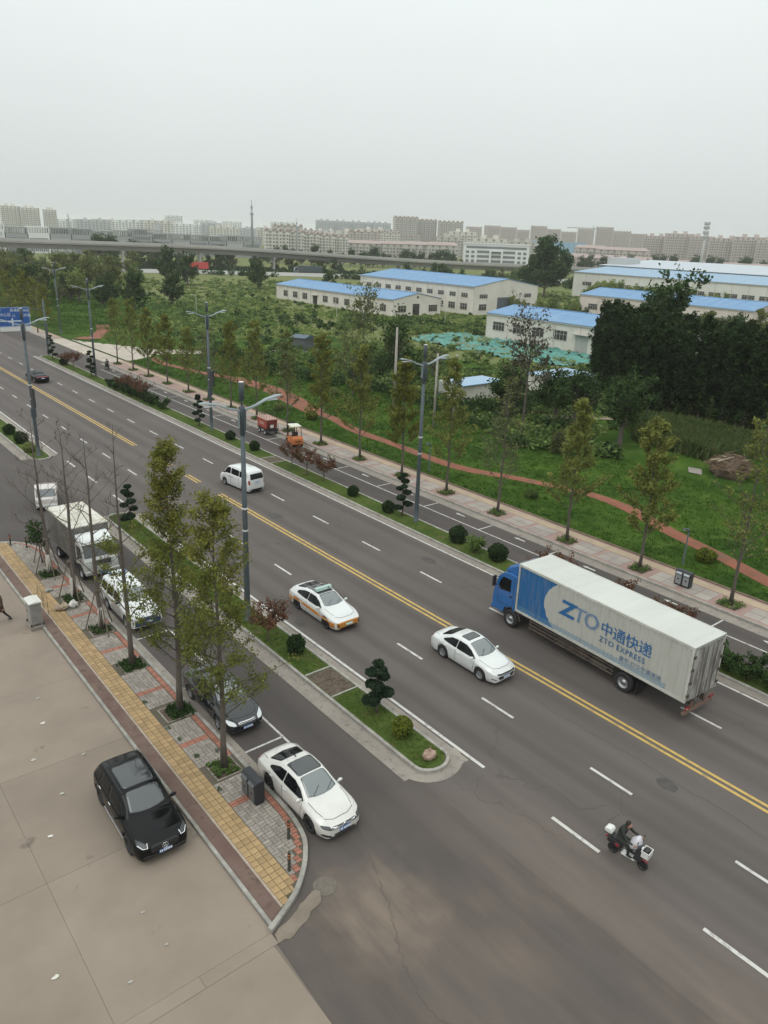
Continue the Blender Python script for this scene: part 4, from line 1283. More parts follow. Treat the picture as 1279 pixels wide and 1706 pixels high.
def big_truck():
    t = thing('delivery_truck', (30.15, 18.90, 0), HUP - .05, 'long blue and white delivery truck with box body driving in the far lane', 'truck')
    # local x forward; box from x=-5.3 to 4.7
    bx0, bx1, hw, z0, z1 = -5.92, 4.42, 1.20, 1.15, 3.92
    m = MB(); m.box(bx0 + .04, bx1 - .04, -hw + .03, hw - .03, z0 + .02, z1 - .04); box = m.build('cargo_box', M('box_inner', (.45, .45, .42), .6), t)
    sm = zto_side_mat()
    for sg in (1, -1):
        corrugated(bx0 + .09, bx1 - .09, sg * hw, z0 + .12, z1 - .10, sg).build('side_panel', sm, box)
    rails = M('box_rail', (.52, .52, .48), .5, col2=(.40, .39, .35), scale=2)
    for sg in (1, -1):
        for zz in (z0, z1 - .12):
            m = MB(); m.box(bx0, bx1, sg * hw - .03, sg * hw + .045, zz, zz + .13); m.build('edge_rail', rails, box)
        for xx in (bx0, bx1 - .10):
            m = MB(); m.box(xx, xx + .10, sg * hw - .035, sg * hw + .05, z0 + .13, z1 - .12); m.build('corner_post', rails, box)
    rf = MB()
    nn = 26
    for k in range(nn):
        a = bx0 + (bx1 - bx0) * k / nn; b2 = bx0 + (bx1 - bx0) * (k + 1) / nn
        rf.box(a, b2 - .0006, -hw - .02, hw + .02, z1 - .03, z1 + (.004 if k % 2 else .0))
    rf.build('roof', m_cream, box)
    m = MB(); m.box(bx1 - .05, bx1, -hw + .04, hw - .04, z0 + .1, z1 - .1); m.build('front_wall', rails, box)
    # rear doors with bars
    m_door = M('rear_door_panel', (.34, .33, .31), .6, col2=(.15, .13, .115), scale=1.3, stretch=(1, 2, .6), lo=.38, hi=.62, col3=(.45, .44, .42), scale3=2.5)
    for sg in (1, -1):
        dd = corrugated(-hw + .06, -.02, 0, z0 + .06, z1 - .14, 1, .29, .025)
        v = [(bx0 - .01 - y, x if sg < 0 else -x, z) for (x, y, z) in dd.v]
        q = MB(); q.v = v; q.f = dd.f
        d_ = q.build('rear_door', m_door, box)
        for k, yy in enumerate((.22, .55)):
            p = MB(); p.cyl((bx0 - .07, sg * yy, z0 - .05), (bx0 - .07, sg * yy, z1 - .12), .02, n=8); p.build('lock_bar', M('galvanised_bar', (.25, .24, .23), .5, metal=.6), d_)
        for k in range(4):
            p = MB(); p.cbox((bx0 - .04, sg * (hw - .06), z0 + .35 + k * .65), (.05, .14, .12)); p.build('hinge', m_dirtychassis, d_)
    # chassis and gear
    ch = MB()
    for sg in (1, -1): ch.box(bx0, 6.3, sg * .42 - .06, sg * .42 + .06, .72, 1.0)
    for k in range(14): ch.box(bx0 + .2 + k * .8, bx0 + .28 + k * .8, -1.1, 1.1, 1.0, 1.16)
    ch.box(-.5, 1.5, .55, 1.05, .55, 1.0); ch.box(1.7, 2.6, -1.05, -.55, .5, 1.0)
    ch.build('chassis', m_dirtychassis, t)
    for sg in (1, -1):
        m = MB()
        for zz in (.52, .72, .92): m.box(-2.1, 3.4, sg * 1.14 - .02, sg * 1.14 + .02, zz, zz + .09)
        for xx in (-2.0, -.2, 1.6, 3.3): m.box(xx, xx + .06, sg * 1.10 - .02, sg * 1.10 + .02, .45, 1.15)
        m.build('side_guard', m_dirtychassis, t)
    m = MB(); m.box(bx0 - .02, bx0 + .10, -1.15, 1.15, .48, .62); m.box(bx0, bx0 + .08, -.6, -.5, .6, 1.0); m.box(bx0, bx0 + .08, .5, .6, .6, 1.0); m.build('rear_bumper', M('rust_bumper', (.16, .10, .075), .8), t)
    for sg in (1, -1):
        m = MB(); m.cbox((bx0 - .03, sg * .95, .80), (.05, .32, .14)); m.build('tail_light', m_lampr, t)
        add_wheel(t, 4.75, sg * 1.22, .50, .28, sg); add_wheel(t, -2.75, sg * 1.22, .50, .56, sg)
        m = MB(); m.tube([(4.75 + .60 * cos(a), sg * 1.06, .50 + .60 * sin(a)) for a in np.linspace(.2, pi - .1, 12)], .05, 6); m.build('mudguard', m_dirtychassis, t)
        m = MB(); m.box(-3.5, -3.46, sg * .95 - .26, sg * .95 + .26, .22, .95); m.build('mud_flap', m_blackp, t)
    # cab, side profile pulled across and softened
    prof = [(4.55, .75), (4.55, 3.02), (5.1, 3.08), (5.55, 2.98), (5.92, 2.62), (6.18, 1.78), (6.24, 1.35), (6.22, .62), (5.40, .62), (5.30, .95), (4.75, 1.16), (4.6, .95)]
    m = MB(); m.xprism(prof, -1.15, 1.15); cab = m.build('cab', m_blue, t, bevel=.09)
    cab.modifiers['bevel'].segments = 4
    m = MB(); m.xprism([(4.5, 3.0), (4.5, 3.72), (4.75, 3.70), (5.35, 3.40), (5.7, 3.0)], -1.0, 1.0); m.build('wind_deflector', m_blue, t, bevel=.12)
    for sg in (1, -1):
        m = MB(); y = sg * 1.16
        m.add([(4.95, y, 2.0), (5.68, y, 1.92), (5.86, y, 2.1), (5.66, y, 2.62), (5.5, y, 2.72), (4.95, y, 2.72)], [(0, 1, 2, 3, 4, 5)])
        w_ = m.build('side_window', m_glass, cab)
        m = MB(); m.box(4.72, 4.74, sg * 1.152 - .003, sg * 1.152 + .003, 1.2, 2.9); m.box(5.86, 5.88, sg * 1.152 - .003, sg * 1.152 + .003, 1.1, 2.0); m.box(4.74, 5.86, sg * 1.152 - .003, sg * 1.152 + .003, 1.12, 1.14); m.build('door_seam', m_seam, cab)
        m = MB(); m.cbox((4.9, sg * 1.17, 1.75), (.18, .05, .05)); m.build('door_handle', m_blackp, cab)
        m = MB(); m.cbox((6.02, sg * 1.36, 2.35), (.10, .22, .62)); m.cyl((5.9, sg * 1.12, 2.55), (6.02, sg * 1.34, 2.55), .02); m.cyl((5.95, sg * 1.12, 2.05), (6.02, sg * 1.34, 2.1), .02); m.build('mirror', m_blackp, cab, bevel=.03)
        m = MB(); m.box(4.95, 5.35, sg * 1.13 - .04, sg * 1.13 + .04, .62, .68); m.build('cab_step', m_blackp, cab)
        m = MB(); m.cbox((6.22, sg * .85, 1.05), (.08, .42, .22)); m.build('headlight', m_lampw, cab, bevel=.03)
    m = MB(); m.add([(5.95, -1.0, 2.58), (5.95, 1.0, 2.58), (6.2, 1.05, 1.80), (6.2, -1.05, 1.80)], [(0, 1, 2, 3)])
    m.build('windscreen', m_wind, cab)
    m = MB(); m.box(6.23, 6.27, -.7, .7, 1.2, 1.6); m.build('grille', m_blackp, cab)
    m = MB(); m.box(6.15, 6.32, -1.15, 1.15, .55, .85); m.build('front_bumper', m_blue, cab, bevel=.05)
    # lettering: large print on both sides
    mz = m_zblue
    stripe = bpy.data.materials.new('striped_print'); stripe.use_nodes = True
    n = stripe.node_tree; b = n.nodes['Principled BSDF']; tc = n.nodes.new('ShaderNodeTexCoord'); sp = n.nodes.new('ShaderNodeSeparateXYZ'); n.links.new(tc.outputs['Object'], sp.inputs[0])
    f1 = n.nodes.new('ShaderNodeMath'); f1.operation = 'MULTIPLY'; f1.inputs[1].default_value = 12.; n.links.new(sp.outputs['Y'], f1.inputs[0])
    f2 = n.nodes.new('ShaderNodeMath'); f2.operation = 'FRACT'; n.links.new(f1.outputs[0], f2.inputs[0])
    f3 = n.nodes.new('ShaderNodeMath'); f3.operation = 'GREATER_THAN'; f3.inputs[1].default_value = .30; n.links.new(f2.outputs[0], f3.inputs[0])
    mx = n.nodes.new('ShaderNodeMix'); mx.data_type = 'RGBA'; mx.inputs['A'].default_value = (.44, .435, .395, 1); mx.inputs['B'].default_value = (.018, .115, .29, 1)
    n.links.new(f3.outputs[0], mx.inputs['Factor']); n.links.new(mx.outputs['Result'], b.inputs['Base Color'])
    dark = M('print_dark_blue', (.05, .14, .27), .5)
    def put(body, size, mat, x, z, sg, shear=0., space=1., sx=1., bold=0.):
        me = text_mesh(body, size, mat, 'lettering', shear=shear, space=space, bold=bold)
        o = link('lettering', me, box)
        # left side of the truck (y = +) reads front to rear
        if sg > 0:
            o.matrix_local = Matrix(((-sx, 0, 0, x), (0, 0, 1, hw + .036), (0, 1, 0, z), (0, 0, 0, 1)))
        else:
            o.matrix_local = Matrix(((sx, 0, 0, -x), (0, 0, -1, -hw - .036), (0, 1, 0, z), (0, 0, 0, 1)))
        return o
    for sg in (1, -1):
        put('Z', 1.12, mz, 1.45, 2.36, sg, .12, sx=1.25, bold=.035); put('T', 1.12, stripe, .62, 2.36, sg, .12, sx=1.1, bold=.015); put('O', 1.12, stripe, -.06, 2.36, sg, .06, bold=.015)
        x = 1.20 - 2.28
        for ch in '中通快递':
            put(ch, .74, mz, x, 2.46, sg, bold=.006); x -= .72
        put('ZTO EXPRESS', .40, dark, -1.10, 1.98, sg, 0, 1.08, bold=.01)
        put('编号:ZTO中通速递', .26, dark, -2.35, 1.60, sg, 0, 1.1)
    return t
big_truck()
m = None

# ---- box truck parked by the sidewalk
def box_truck(loc, hd, label):
    t = thing('box_truck', loc, hd, label, 'truck')
    m_b = M('box_truck_side', (.16, .155, .145), .6, col2=(.11, .10, .09), scale=1.2)
    m_rf = M('weathered_roof', (.58, .56, .50), .6, col2=(.44, .40, .32), scale=1.5, stretch=(.6, 2, 1), lo=.4, hi=.6)
    hw = 1.12
    m = MB(); m.box(-3.0, 1.35, -hw + .03, hw - .03, .95, 2.96); box = m.build('cargo_box', m_b, t)
    for sg in (1, -1): corrugated(-2.98, 1.33, sg * hw, 1.0, 2.92, sg, .2, .025).build('side_panel', m_b, box)
    m = MB()
    for k in range(9): m.box(-3.02 + k * .488, -3.02 + (k + 1) * .488 - .01, -hw - .03, hw + .03, 2.94, 3.0 + (.015 if k % 2 else 0))
    m.build('roof', m_rf, box)
    m = MB()
    for sg in (1, -1): m.box(-3.0, 3.0, sg * .38 - .05, sg * .38 + .05, .62, .92)
    m.build('chassis', m_dirtychassis, t)
    prof = [(1.45, .75), (1.45, 2.25), (1.7, 2.36), (2.15, 2.36), (2.45, 2.22), (2.80, 1.55), (2.95, 1.30), (3.0, .95), (3.0, .50), (2.62, .50), (2.50, .78), (2.2, .92), (1.85, .88)]
    m = MB(); m.xprism(prof, -1.0, 1.0); cab = m.build('cab', M('grey_cab_paint', (.40, .40, .38), .35, coat=.8), t, bevel=.07); cab.modifiers['bevel'].segments = 3
    m = MB(); m.xprism([(1.42, 2.3), (1.42, 2.62), (1.65, 2.60), (2.25, 2.42), (2.40, 2.27)], -.95, .95); m.build('cab_roof', m_whitep, cab, bevel=.08)
    m = MB(); a = Vector((2.50, 0, 2.20)); b = Vector((2.835, 0, 1.55))
    m.add([(2.50, -.84, 2.16), (2.50, .84, 2.16), (2.82, .90, 1.54), (2.82, -.90, 1.54)], [(0, 1, 2, 3)]); ws = m.build('windscreen', m_wind2, cab)
    m = MB(); m.tube([(2.50, -.86, 2.18), (2.50, .86, 2.18), (2.83, .92, 1.52), (2.83, -.92, 1.52), (2.50, -.86, 2.18)], .02, 6); m.build('screen_seal', m_blackp, cab)
    for sg in (1, -1):
        y = sg * 1.01
        m = MB(); m.add([(1.75, y, 1.52), (2.62, y, 1.48), (2.42, y, 2.05), (1.75, y, 2.10)], [(0, 1, 2, 3)]); m.build('side_window', m_glass, cab)
        m = MB(); m.ball((2.93, sg * .78, 1.12), .5, 10, 6, (.10, .26, .24)); m.build('headlight', m_lampw, cab, True)
        m = MB(); m.cbox((2.70, sg * 1.18, 1.75), (.08, .2, .38)); m.cyl((2.6, sg * .98, 2.0), (2.7, sg * 1.16, 1.95), .015); m.build('mirror', m_blackp, cab, bevel=.02)
        add_wheel(t, 2.20, sg * 1.02, .38, .22, sg); add_wheel(t, -1.75, sg * 1.04, .38, .42, sg)
    g = MB(); g.box(2.94, 3.02, -.55, .55, 1.02, 1.34); gg = g.build('grille', M('grille_grey', (.22, .225, .22), .4, metal=.5), cab)
    for k in range(4):
        m = MB(); m.box(3.02, 3.04, -.52, .52, 1.05 + k * .075, 1.09 + k * .075); m.build('grille_bar', m_blackp, gg)
    m = MB(); m.box(2.90, 3.10, -1.02, 1.02, .48, .72); m.build('front_bumper', m_silver, cab, bevel=.05)
    m = MB(); m.box(3.10, 3.115, -.22, .22, .54, .68); m.build('licence_plate', m_plate, cab)
    return t
box_truck((13.35, 44.95, 0), HDN + .02, 'grey cab box truck with weathered white roof parked at the sidewalk')

# ---- small light truck turning out of the side street
def mini_truck(loc, hd, label, paint, bed, name='mini_truck', s=1.):
    t = thing(name, loc, hd, label, 'truck')
    prof = [(.55, .45), (.55, 1.72), (.75, 1.80), (1.25, 1.78), (1.45, 1.66), (1.72, 1.10), (1.86, .95), (1.90, .42), (1.62, .38), (1.45, .55), (1.05, .55), (.9, .40)]
    m = MB(); m.xprism(prof, -.74, .74); cab = m.build('cab', paint, t, bevel=.06); cab.modifiers['bevel'].segments = 3
    m = MB(); m.add([(1.475, -.62, 1.62), (1.475, .62, 1.62), (1.735, .66, 1.10), (1.735, -.66, 1.10)], [(0, 1, 2, 3)]); m.build('windscreen', m_wind, cab)
    for sg in (1, -1):
        y = sg * .75
        m = MB(); m.add([(.75, y, 1.10), (1.58, y, 1.08), (1.38, y, 1.58), (.75, y, 1.60)], [(0, 1, 2, 3)]); m.build('side_window', m_glass, cab)
        m = MB(); m.cbox((1.89, sg * .52, .82), (.04, .30, .16)); m.build('headlight', m_lampw, cab, bevel=.02)
        add_wheel(t, 1.20, sg * .74, .28, .16, sg); add_wheel(t, -1.10, sg * .74, .28, .16, sg)
    m = MB(); m.box(1.88, 1.96, -.72, .72, .36, .56); m.build('front_bumper', m_whitep, cab, bevel=.03)
    m = MB(); m.box(-1.9, .5, -.72, .72, .55, .66); m.box(-1.9, .5, -.74, -.68, .66, 1.05); m.box(-1.9, .5, .68, .74, .66, 1.05); m.box(-1.94, -1.88, -.74, .74, .66, 1.05); m.box(.44, .5, -.68, .68, .66, 1.05)
    m.build('cargo_bed', bed, t)
    m = MB(); m.box(-1.8, 1.5, -.3, .3, .32, .5); m.build('chassis', m_dirtychassis, t)
    return t
mini_truck((14.75, 57.3, 0), HDN - .30, 'small white and pinkish light truck turning out beside the bare trees', M('pinkish_white_paint', (.50, .44, .42), .45, coat=.4, col2=(.58, .55, .52), scale=1.6), M('pale_red_bed', (.36, .28, .26), .6))
mini_truck((37.4, 161.3, 0), HDN + .1, 'bright blue small truck at the far junction by the road sign', m_blue, M('blue_bed', (.03, .18, .38), .6), name='light_truck')

# ---- forklift in the far service lane
def forklift(loc, hd, label):
    t = thing('forklift', loc, hd, label, 'forklift')
    o_ = M('forklift_orange', (.50, .15, .035), .5, col2=(.42, .13, .04), scale=3)
    prof = [(.75, .32), (.75, .78), (.35, .80), (.30, .62), (-.35, .62), (-.45, 1.02), (-1.05, 1.05), (-1.25, .90), (-1.28, .35), (-1.0, .25), (.6, .25)]
    m = MB(); m.xprism(prof, -.55, .55); body = m.build('body', o_, t, bevel=.06); body.modifiers['bevel'].segments = 3
    m = MB(); m.box(-1.31, -1.27, -.3, .3, .58, .68); m.build('vent_slot', m_blackp, body)
    m = MB(); m.box(-.35, .25, -.28, .28, .62, .98); m.box(-.45, -.33, -.28, .28, .95, 1.42); m.build('seat', m_blackp, t, bevel=.05)
    m = MB()
    for sg in (1, -1):
        m.tube([(.70, sg * .48, .75), (.45, sg * .46, 2.02)], .035, 8); m.tube([(-.95, sg * .48, 1.0), (-.75, sg * .46, 2.02)], .035, 8)
    m.build('overhead_guard', m_blackp, t)
    m = MB(); m.box(-.82, .52, -.52, .52, 2.0, 2.06); m.build('canopy', M('canopy_cream', (.66, .64, .54), .6), t, bevel=.02)
    m = MB(); m.tube([(.62, 0, .8), (.38, 0, 1.15)], .025); m.lathe([(.17, -.015), (.19, 0), (.17, .015)], 16, 'Z', (.36, 0, 1.17), close=True); m.build('steering_wheel', m_blackp, t)
    mast = MB()
    for sg in (1, -1): mast.box(.86, .98, sg * .34 - .05, sg * .34 + .05, .10, 2.10)
    for zz in (.4, 1.2, 2.0): mast.box(.88, .96, -.34, .34, zz, zz + .10)
    mast.box(.99, 1.05, -.48, .48, .15, .75); mo = mast.build('mast', m_blackp, t)
    for sg in (1, -1):
        m = MB(); m.box(1.06, 2.10, sg * .26 - .06, sg * .26 + .06, .08, .12); m.build('fork', m_blackp, mo)
        add_wheel(t, .52, sg * .60, .33, .24, sg, M('wheel_hub_orange', (.40, .13, .04), .6)); add_wheel(t, -.85, sg * .56, .26, .18, sg, M('wheel_hub_orange'))
    return t
forklift((39.78, 61.95, 0), HUP - .25, 'orange forklift with cream canopy standing at the far kerb')

# ---- red food cart trailer
def trailer(loc, hd, label):
    t = thing('cart_trailer', loc, hd, label, 'trailer')
    r_ = M('trailer_red', (.36, .055, .035), .5, col2=(.28, .05, .035), scale=2)
    m = MB(); m.xprism([(-.95, .68), (1.05, .68), (1.2, 1.62), (-1.1, 1.62)], -.62, .62); b = m.build('body', r_, t, bevel=.02)
    for k in range(4):
        m = MB(); m.box(-1.0 - k * .03 - .04, -.96 - k * .03, -.58, .58, .80 + k * .2, .92 + k * .2); m.build('louvre', M('trailer_dark_red', (.15, .03, .025), .6), b)
    m = MB(); m.box(-1.15, 1.25, -.68, .68, 1.62, 1.68); m.build('top_deck', M('deck_pinkish', (.46, .28, .23), .7), t)
    m = MB(); m.box(-1.3, 1.1, -.62, .62, .52, .66); m.build('frame', m_blackp, t)
    rail = MB()
    for k in range(9):
        for sg in (1, -1): rail.cyl((-1.1 + k * .29, sg * .64, 1.68), (-1.1 + k * .29, sg * .64, 2.30), .013, n=5)
    for sg in (1, -1): rail.cyl((-1.12, sg * .64, 2.30), (1.24, sg * .64, 2.30), .013, n=5)
    for k in range(5):
        for xx in (-1.1, 1.22): rail.cyl((xx, -.64 + k * .32, 1.68), (xx, -.64 + k * .32, 2.30), .013, n=5)
    rail.build('top_railing', m_blackp, t)
    me = text_mesh('福满楼', .42, M('trailer_lettering', (.55, .40, .34), .6), 'lettering')
    o = link('lettering', me, b); o.matrix_local = Matrix(((-1, 0, 0, .70), (0, 0, 1, .63), (0, 1, 0, 1.0), (0, 0, 0, 1)))
    m = MB(); m.cbox((-1.14, .05, .95), (.06, .38, .32)); m.build('notice_panel', M('notice_white', (.6, .58, .54), .6), b)
    for sg in (1, -1):
        add_wheel(t, .65, sg * .66, .28, .12, sg); add_wheel(t, -.65, sg * .66, .28, .12, sg)
    m = MB(); m.tube([(-1.25, 0, .58), (-1.9, 0, .42)], .035, 8); m.tube([(-1.45, -.5, .6), (-1.45, -.5, 1.3)], .03, 6); m.tube([(-1.45, .5, .6), (-1.45, .5, 1.3)], .03, 6); m.box(-1.5, -1.4, -.55, .55, .50, .58)
    m.build('drawbar', m_blackp, t)
    return t
trailer((39.95, 67.35, 0), HUP - .08, 'red cart trailer with railing on top standing behind the forklift')

# ---- lorries on the highway
def lorry(loc, hd, label, box_m, cab_m, L=12., z1=4.0):
    t = thing('lorry', loc, hd, label, 'truck')
    m = MB(); m.box(-L / 2, L / 2 - 2.6, -1.25, 1.25, 1.1, z1); bx = m.build('cargo_box', box_m, t, bevel=.03)
    k = 0
    m = MB()
    for k in range(int(L / 1.2)): m.box(-L / 2 + .3 + k * 1.1, -L / 2 + .38 + k * 1.1, -1.285, 1.285, 1.12, z1 - .02) if -L / 2 + .38 + k * 1.1 < L / 2 - 2.7 else None
    m.build('side_rib', box_m, bx)
    m = MB(); m.xprism([(L / 2 - 2.4, .7), (L / 2 - 2.4, 3.3), (L / 2 - 1.8, 3.5), (L / 2 - .6, 3.0), (L / 2 - .2, 2.0), (L / 2, 1.6), (L / 2, .6)], -1.2, 1.2); c = m.build('cab', cab_m, t, bevel=.08)
    for sg in (1, -1):
        m = MB(); y = sg * 1.21; m.add([(L / 2 - 1.7, y, 1.9), (L / 2 - .4, y, 1.9), (L / 2 - .8, y, 2.7), (L / 2 - 1.7, y, 2.8)], [(0, 1, 2, 3)]); m.build('side_window', m_glass, c)
        for xx in (L / 2 - 1.3, -L / 2 + 1.2, -L / 2 + 2.4, -L / 2 + 5.0): add_wheel(t, xx, sg * 1.2, .5, .3, sg)
    m = MB(); m.add([(L / 2 - .55, -1.05, 2.95), (L / 2 - .55, 1.05, 2.95), (L / 2 - .16, 1.1, 2.0), (L / 2 - .16, -1.1, 2.0)], [(0, 1, 2, 3)]); m.build('windscreen', m_wind, c)
    m = MB(); m.box(-L / 2, L / 2 - .3, -.6, .6, .6, 1.1); m.build('chassis', m_dirtychassis, t)
    return t
# ================================================================ people and two-wheelers
def skin_body(name, joints, edges, parent, mat, sub=2, root=0):
    """one continuous body grown over a posed skeleton: joints {key: (pos, radius)}"""
    keys = list(joints)
    me = bpy.data.meshes.new(name)
    me.from_pydata([joints[k][0] for k in keys], [(keys.index(a), keys.index(b)) for a, b in edges], [])
    me.materials.append(mat)
    o = link(name, me, parent)
    sk = o.modifiers.new('skin', 'SKIN'); sk.use_smooth_shade = True
    sb = o.modifiers.new('sub', 'SUBSURF'); sb.levels = sub; sb.render_levels = sub
    for i, k in enumerate(keys):
        r = joints[k][1]; r = r if hasattr(r, '__len__') else (r, r)
        me.skin_vertices[0].data[i].radius = r
        me.skin_vertices[0].data[i].use_root = (i == root)
    bpy.context.view_layer.update()
    ev = o.evaluated_get(bpy.context.evaluated_depsgraph_get())
    nm = bpy.data.meshes.new_from_object(ev)
    nm.materials.clear(); nm.materials.append(mat)
    o.modifiers.clear(); o.data = nm
    nm.polygons.foreach_set('use_smooth', [True] * len(nm.polygons))
    return o

m_skin = M('skin', (.36, .20, .14), .6)
m_hair = M('dark_hair', (.012, .010, .009), .7)

def head(parent, c, fwd, r=.105, hair=True, tilt=0.):
    """head with face; c centre, fwd yaw"""
    h = thing_part('head', parent, c, fwd)
    m = MB(); m.ball((0, 0, 0), r, 16, 12, (.95, .80, 1.15))
    m.ball((.060, 0, -.065), .055, 10, 8, (.9, 1.0, .8))
    m.ball((.105, 0, -.015), .018, 8, 6, (1.2, .8, 1.3))
    for sg in (1, -1): m.ball((0, sg * .088, -.01), .028, 8, 6, (.7, .4, 1.2))
    hd = m.build('face', m_skin, h, True)
    for sg in (1, -1):
        e = MB(); e.ball((.090, sg * .034, .018), .012, 8, 6); e.build('eye', m_hair, hd, True)
    e = MB(); e.ball((.096, 0, -.055), .02, 8, 6, (.5, 1.1, .3)); e.build('mouth', M('lip', (.25, .09, .08), .6), hd, True)
    if hair:
        m = MB(); m.ball((-.018, 0, .022), r * 1.06, 16, 10, (.95, .88, 1.08)); 
        m.v = [v if v[0] < .055 or v[2] > .05 else (v[0] * .7, v[1] * .9, v[2]) for v in m.v]
        m.build('hair', m_hair, h, True)
    return h
def thing_part(name, parent, loc, rz):
    # a part that is itself one mesh: small neck stub, so that the head's pieces hang from a mesh
    m = MB(); m.cyl((-.01, 0, -.19), (0, 0, -.06), .05, .048, 10)
    o = m.build(name, m_skin, parent, True, loc=loc); o.rotation_euler = (0, 0, rz)
    return o

def fist(parent, c, d, grip, mat=None):
    """hand closed round a bar: palm, four curled fingers, thumb. d = direction of the fingers' reach, grip = bar axis"""
    c = Vector(c); d = Vector(d).normalized(); g = Vector(grip).normalized(); n = d.cross(g).normalized()
    m = MB()
    m.tube([c - d * .05, c - d * .02, c + d * .02], [.026, .036, .034], 8)
    for k in range(4):
        o = c + g * (.030 - k * .020) + d * .02
        L = (.9, 1.0, .95, .78)[k]
        m.tube([o, o + d * .030 * L + n * .006, o + d * .040 * L - n * .020, o + d * .018 - n * .038 * L, o - n * .034], [.010, .0098, .009, .0085, .008], 6)
    o = c + g * .036 - d * .02
    m.tube([o, o + g * .014 + d * .024 - n * .012, o + d * .040 - n * .026], [.0115, .0105, .009], 6)
    return m.build('hand', mat or m_skin, parent, True)

def scooter(loc, hd, label, rider_label, goods=True):
    t = thing('electric_scooter', loc, hd, label, 'scooter')
    wp = M('scooter_white', (.62, .62, .60), .35, coat=.6); rd = M('scooter_red', (.22, .018, .025), .35, coat=.8)
    for cx in (.62, -.55):
        m = MB(); m.lathe([(.14, -.035), (.19, -.045), (.215, -.02), (.215, .02), (.19, .045), (.14, .035)], 24, 'Y', (cx, 0, .215), close=True); w_ = m.build('wheel', m_tyre, t, True)
        m = MB(); m.lathe([(0, -.05), (.05, -.05), (.06, -.02), (.13, -.02), (.145, -.035), (.145, .035), (.13, .02), (.06, .02), (.05, .05), (0, .05)], 16, 'Y', (cx, 0, .215)); m.build('rim', m_rimd, w_)
    m = MB(); m.tube([(.62 - .24 * cos(a), 0, .215 + .25 * sin(a)) for a in np.linspace(.35, 2.3, 9)], [.05, .055, .06, .06, .06, .06, .055, .05, .045], 8); m.build('front_mudguard', rd, t, True)
    m = MB(); m.xprism([(.52, .38), (.60, .42), (.46, .98), (.36, 1.0), (.30, .50), (.24, .34)], -.16, .16); m.build('leg_shield', M('scooter_dark', (.03, .03, .033), .4), t, bevel=.05)
    m = MB(); m.box(-.20, .34, -.13, .13, .24, .32); m.build('footboard', wp, t, bevel=.03)
    m = MB(); m.xprism([(-.22, .30), (-.18, .68), (-.75, .72), (-.82, .50), (-.62, .44), (-.40, .40)], -.14, .14); m.build('rear_body', m_blackp, t, bevel=.05)
    m = MB(); m.xprism([(-.30, .44), (-.27, .60), (-.45, .62), (-.45, .46)], -.15, .15); m.build('side_panel', rd, t, bevel=.03)
    m = MB(); m.xprism([(-.12, .70), (-.12, .78), (-.70, .82), (-.72, .72)], -.13, .13); m.build('seat', m_blackp, t, bevel=.04)
    m = MB(); m.tube([(.62, .07, .215), (.56, .06, .5), (.44, 0, .98)], .02, 6); m.tube([(.62, -.07, .215), (.56, -.06, .5), (.44, 0, .98)], .02, 6); m.build('fork', m_rimd, t)
    m = MB(); m.tube([(.34, .34, 1.06), (.42, .20, 1.05), (.44, 0, 1.02), (.42, -.20, 1.05), (.34, -.34, 1.06)], .016, 8); m.build('handlebar', m_blackp, t, True)
    for sg in (1, -1):
        m = MB(); m.tube([(.40, sg * .22, 1.06), (.42, sg * .26, 1.22)], .008, 5); m.ball((.42, sg * .27, 1.25), .06, 10, 6, (.25, 1, .7)); m.build('mirror', m_blackp, t, True)
    m = MB(); m.ball((.52, 0, .92), .07, 10, 8, (.6, 1.1, .8)); m.build('headlight', m_lampw, t, True)
    if goods:
        bk = MB()      # wire and plastic basket, open on top
        x0, x1, y0, y1, z0, z1 = .56, .84, -.19, .19, .70, .95
        for (a, b, c, d) in ((x0, x1, y0, y0 + .012), (x0, x1, y1 - .012, y1), (x0, x0 + .012, y0, y1), (x1 - .012, x1, y0, y1)): bk.box(a, b, c, d, z0, z1)
        bk.box(x0, x1, y0, y1, z0 - .012, z0); [bk.box(*q, z1 - .025, z1) for q in ((x0 - .015, x1 + .015, y0 - .015, y0 - .001), (x0 - .015, x1 + .015, y1 + .001, y1 + .015), (x0 - .015, x0 - .001, y0, y1), (x1 + .001, x1 + .015, y0, y1))]
        bk.build('basket', wp, t)
        m = MB(); m.ball((.70, 0, .90), .5, 14, 8, (.24, .34, .26)); m.build('black_cover', m_blackp, t, True)
        m = MB(); m.xprism([(-.62, .84), (-.62, .98), (-.70, 1.08), (-.92, 1.04), (-.96, .92), (-.90, .84)], -.16, .16); m.build('tail_box', wp, t, bevel=.06)
        m = MB(); m.tube([(-.7, .1, .78), (-.95, .1, .80)], .015, 6); m.tube([(-.7, -.1, .78), (-.95, -.1, .80)], .015, 6); m.build('carrier', m_blackp, t)
    m = MB(); m.cbox((-.84, 0, .62), (.06, .16, .07)); m.build('tail_light', m_lampr, t)
    t.scale = (.93, .93, .93)
    # ---- rider
    p = thing('person', loc, hd, rider_label, 'person')
    jk = M('dark_green_jacket', (.022, .026, .020), .85, col2=(.014, .017, .014), scale=9, bump=.4, bscale=20)
    J = {'pel': ((-.38, 0, .86), (.15, .17)), 'wst': ((-.36, 0, 1.02), (.125, .15)), 'chs': ((-.28, 0, 1.22), (.14, .185)), 'shl': ((-.22, 0, 1.36), (.09, .15)), 'nck': ((-.18, 0, 1.44), .06)}
    E_ = [('pel', 'wst'), ('wst', 'chs'), ('chs', 'shl'), ('shl', 'nck')]
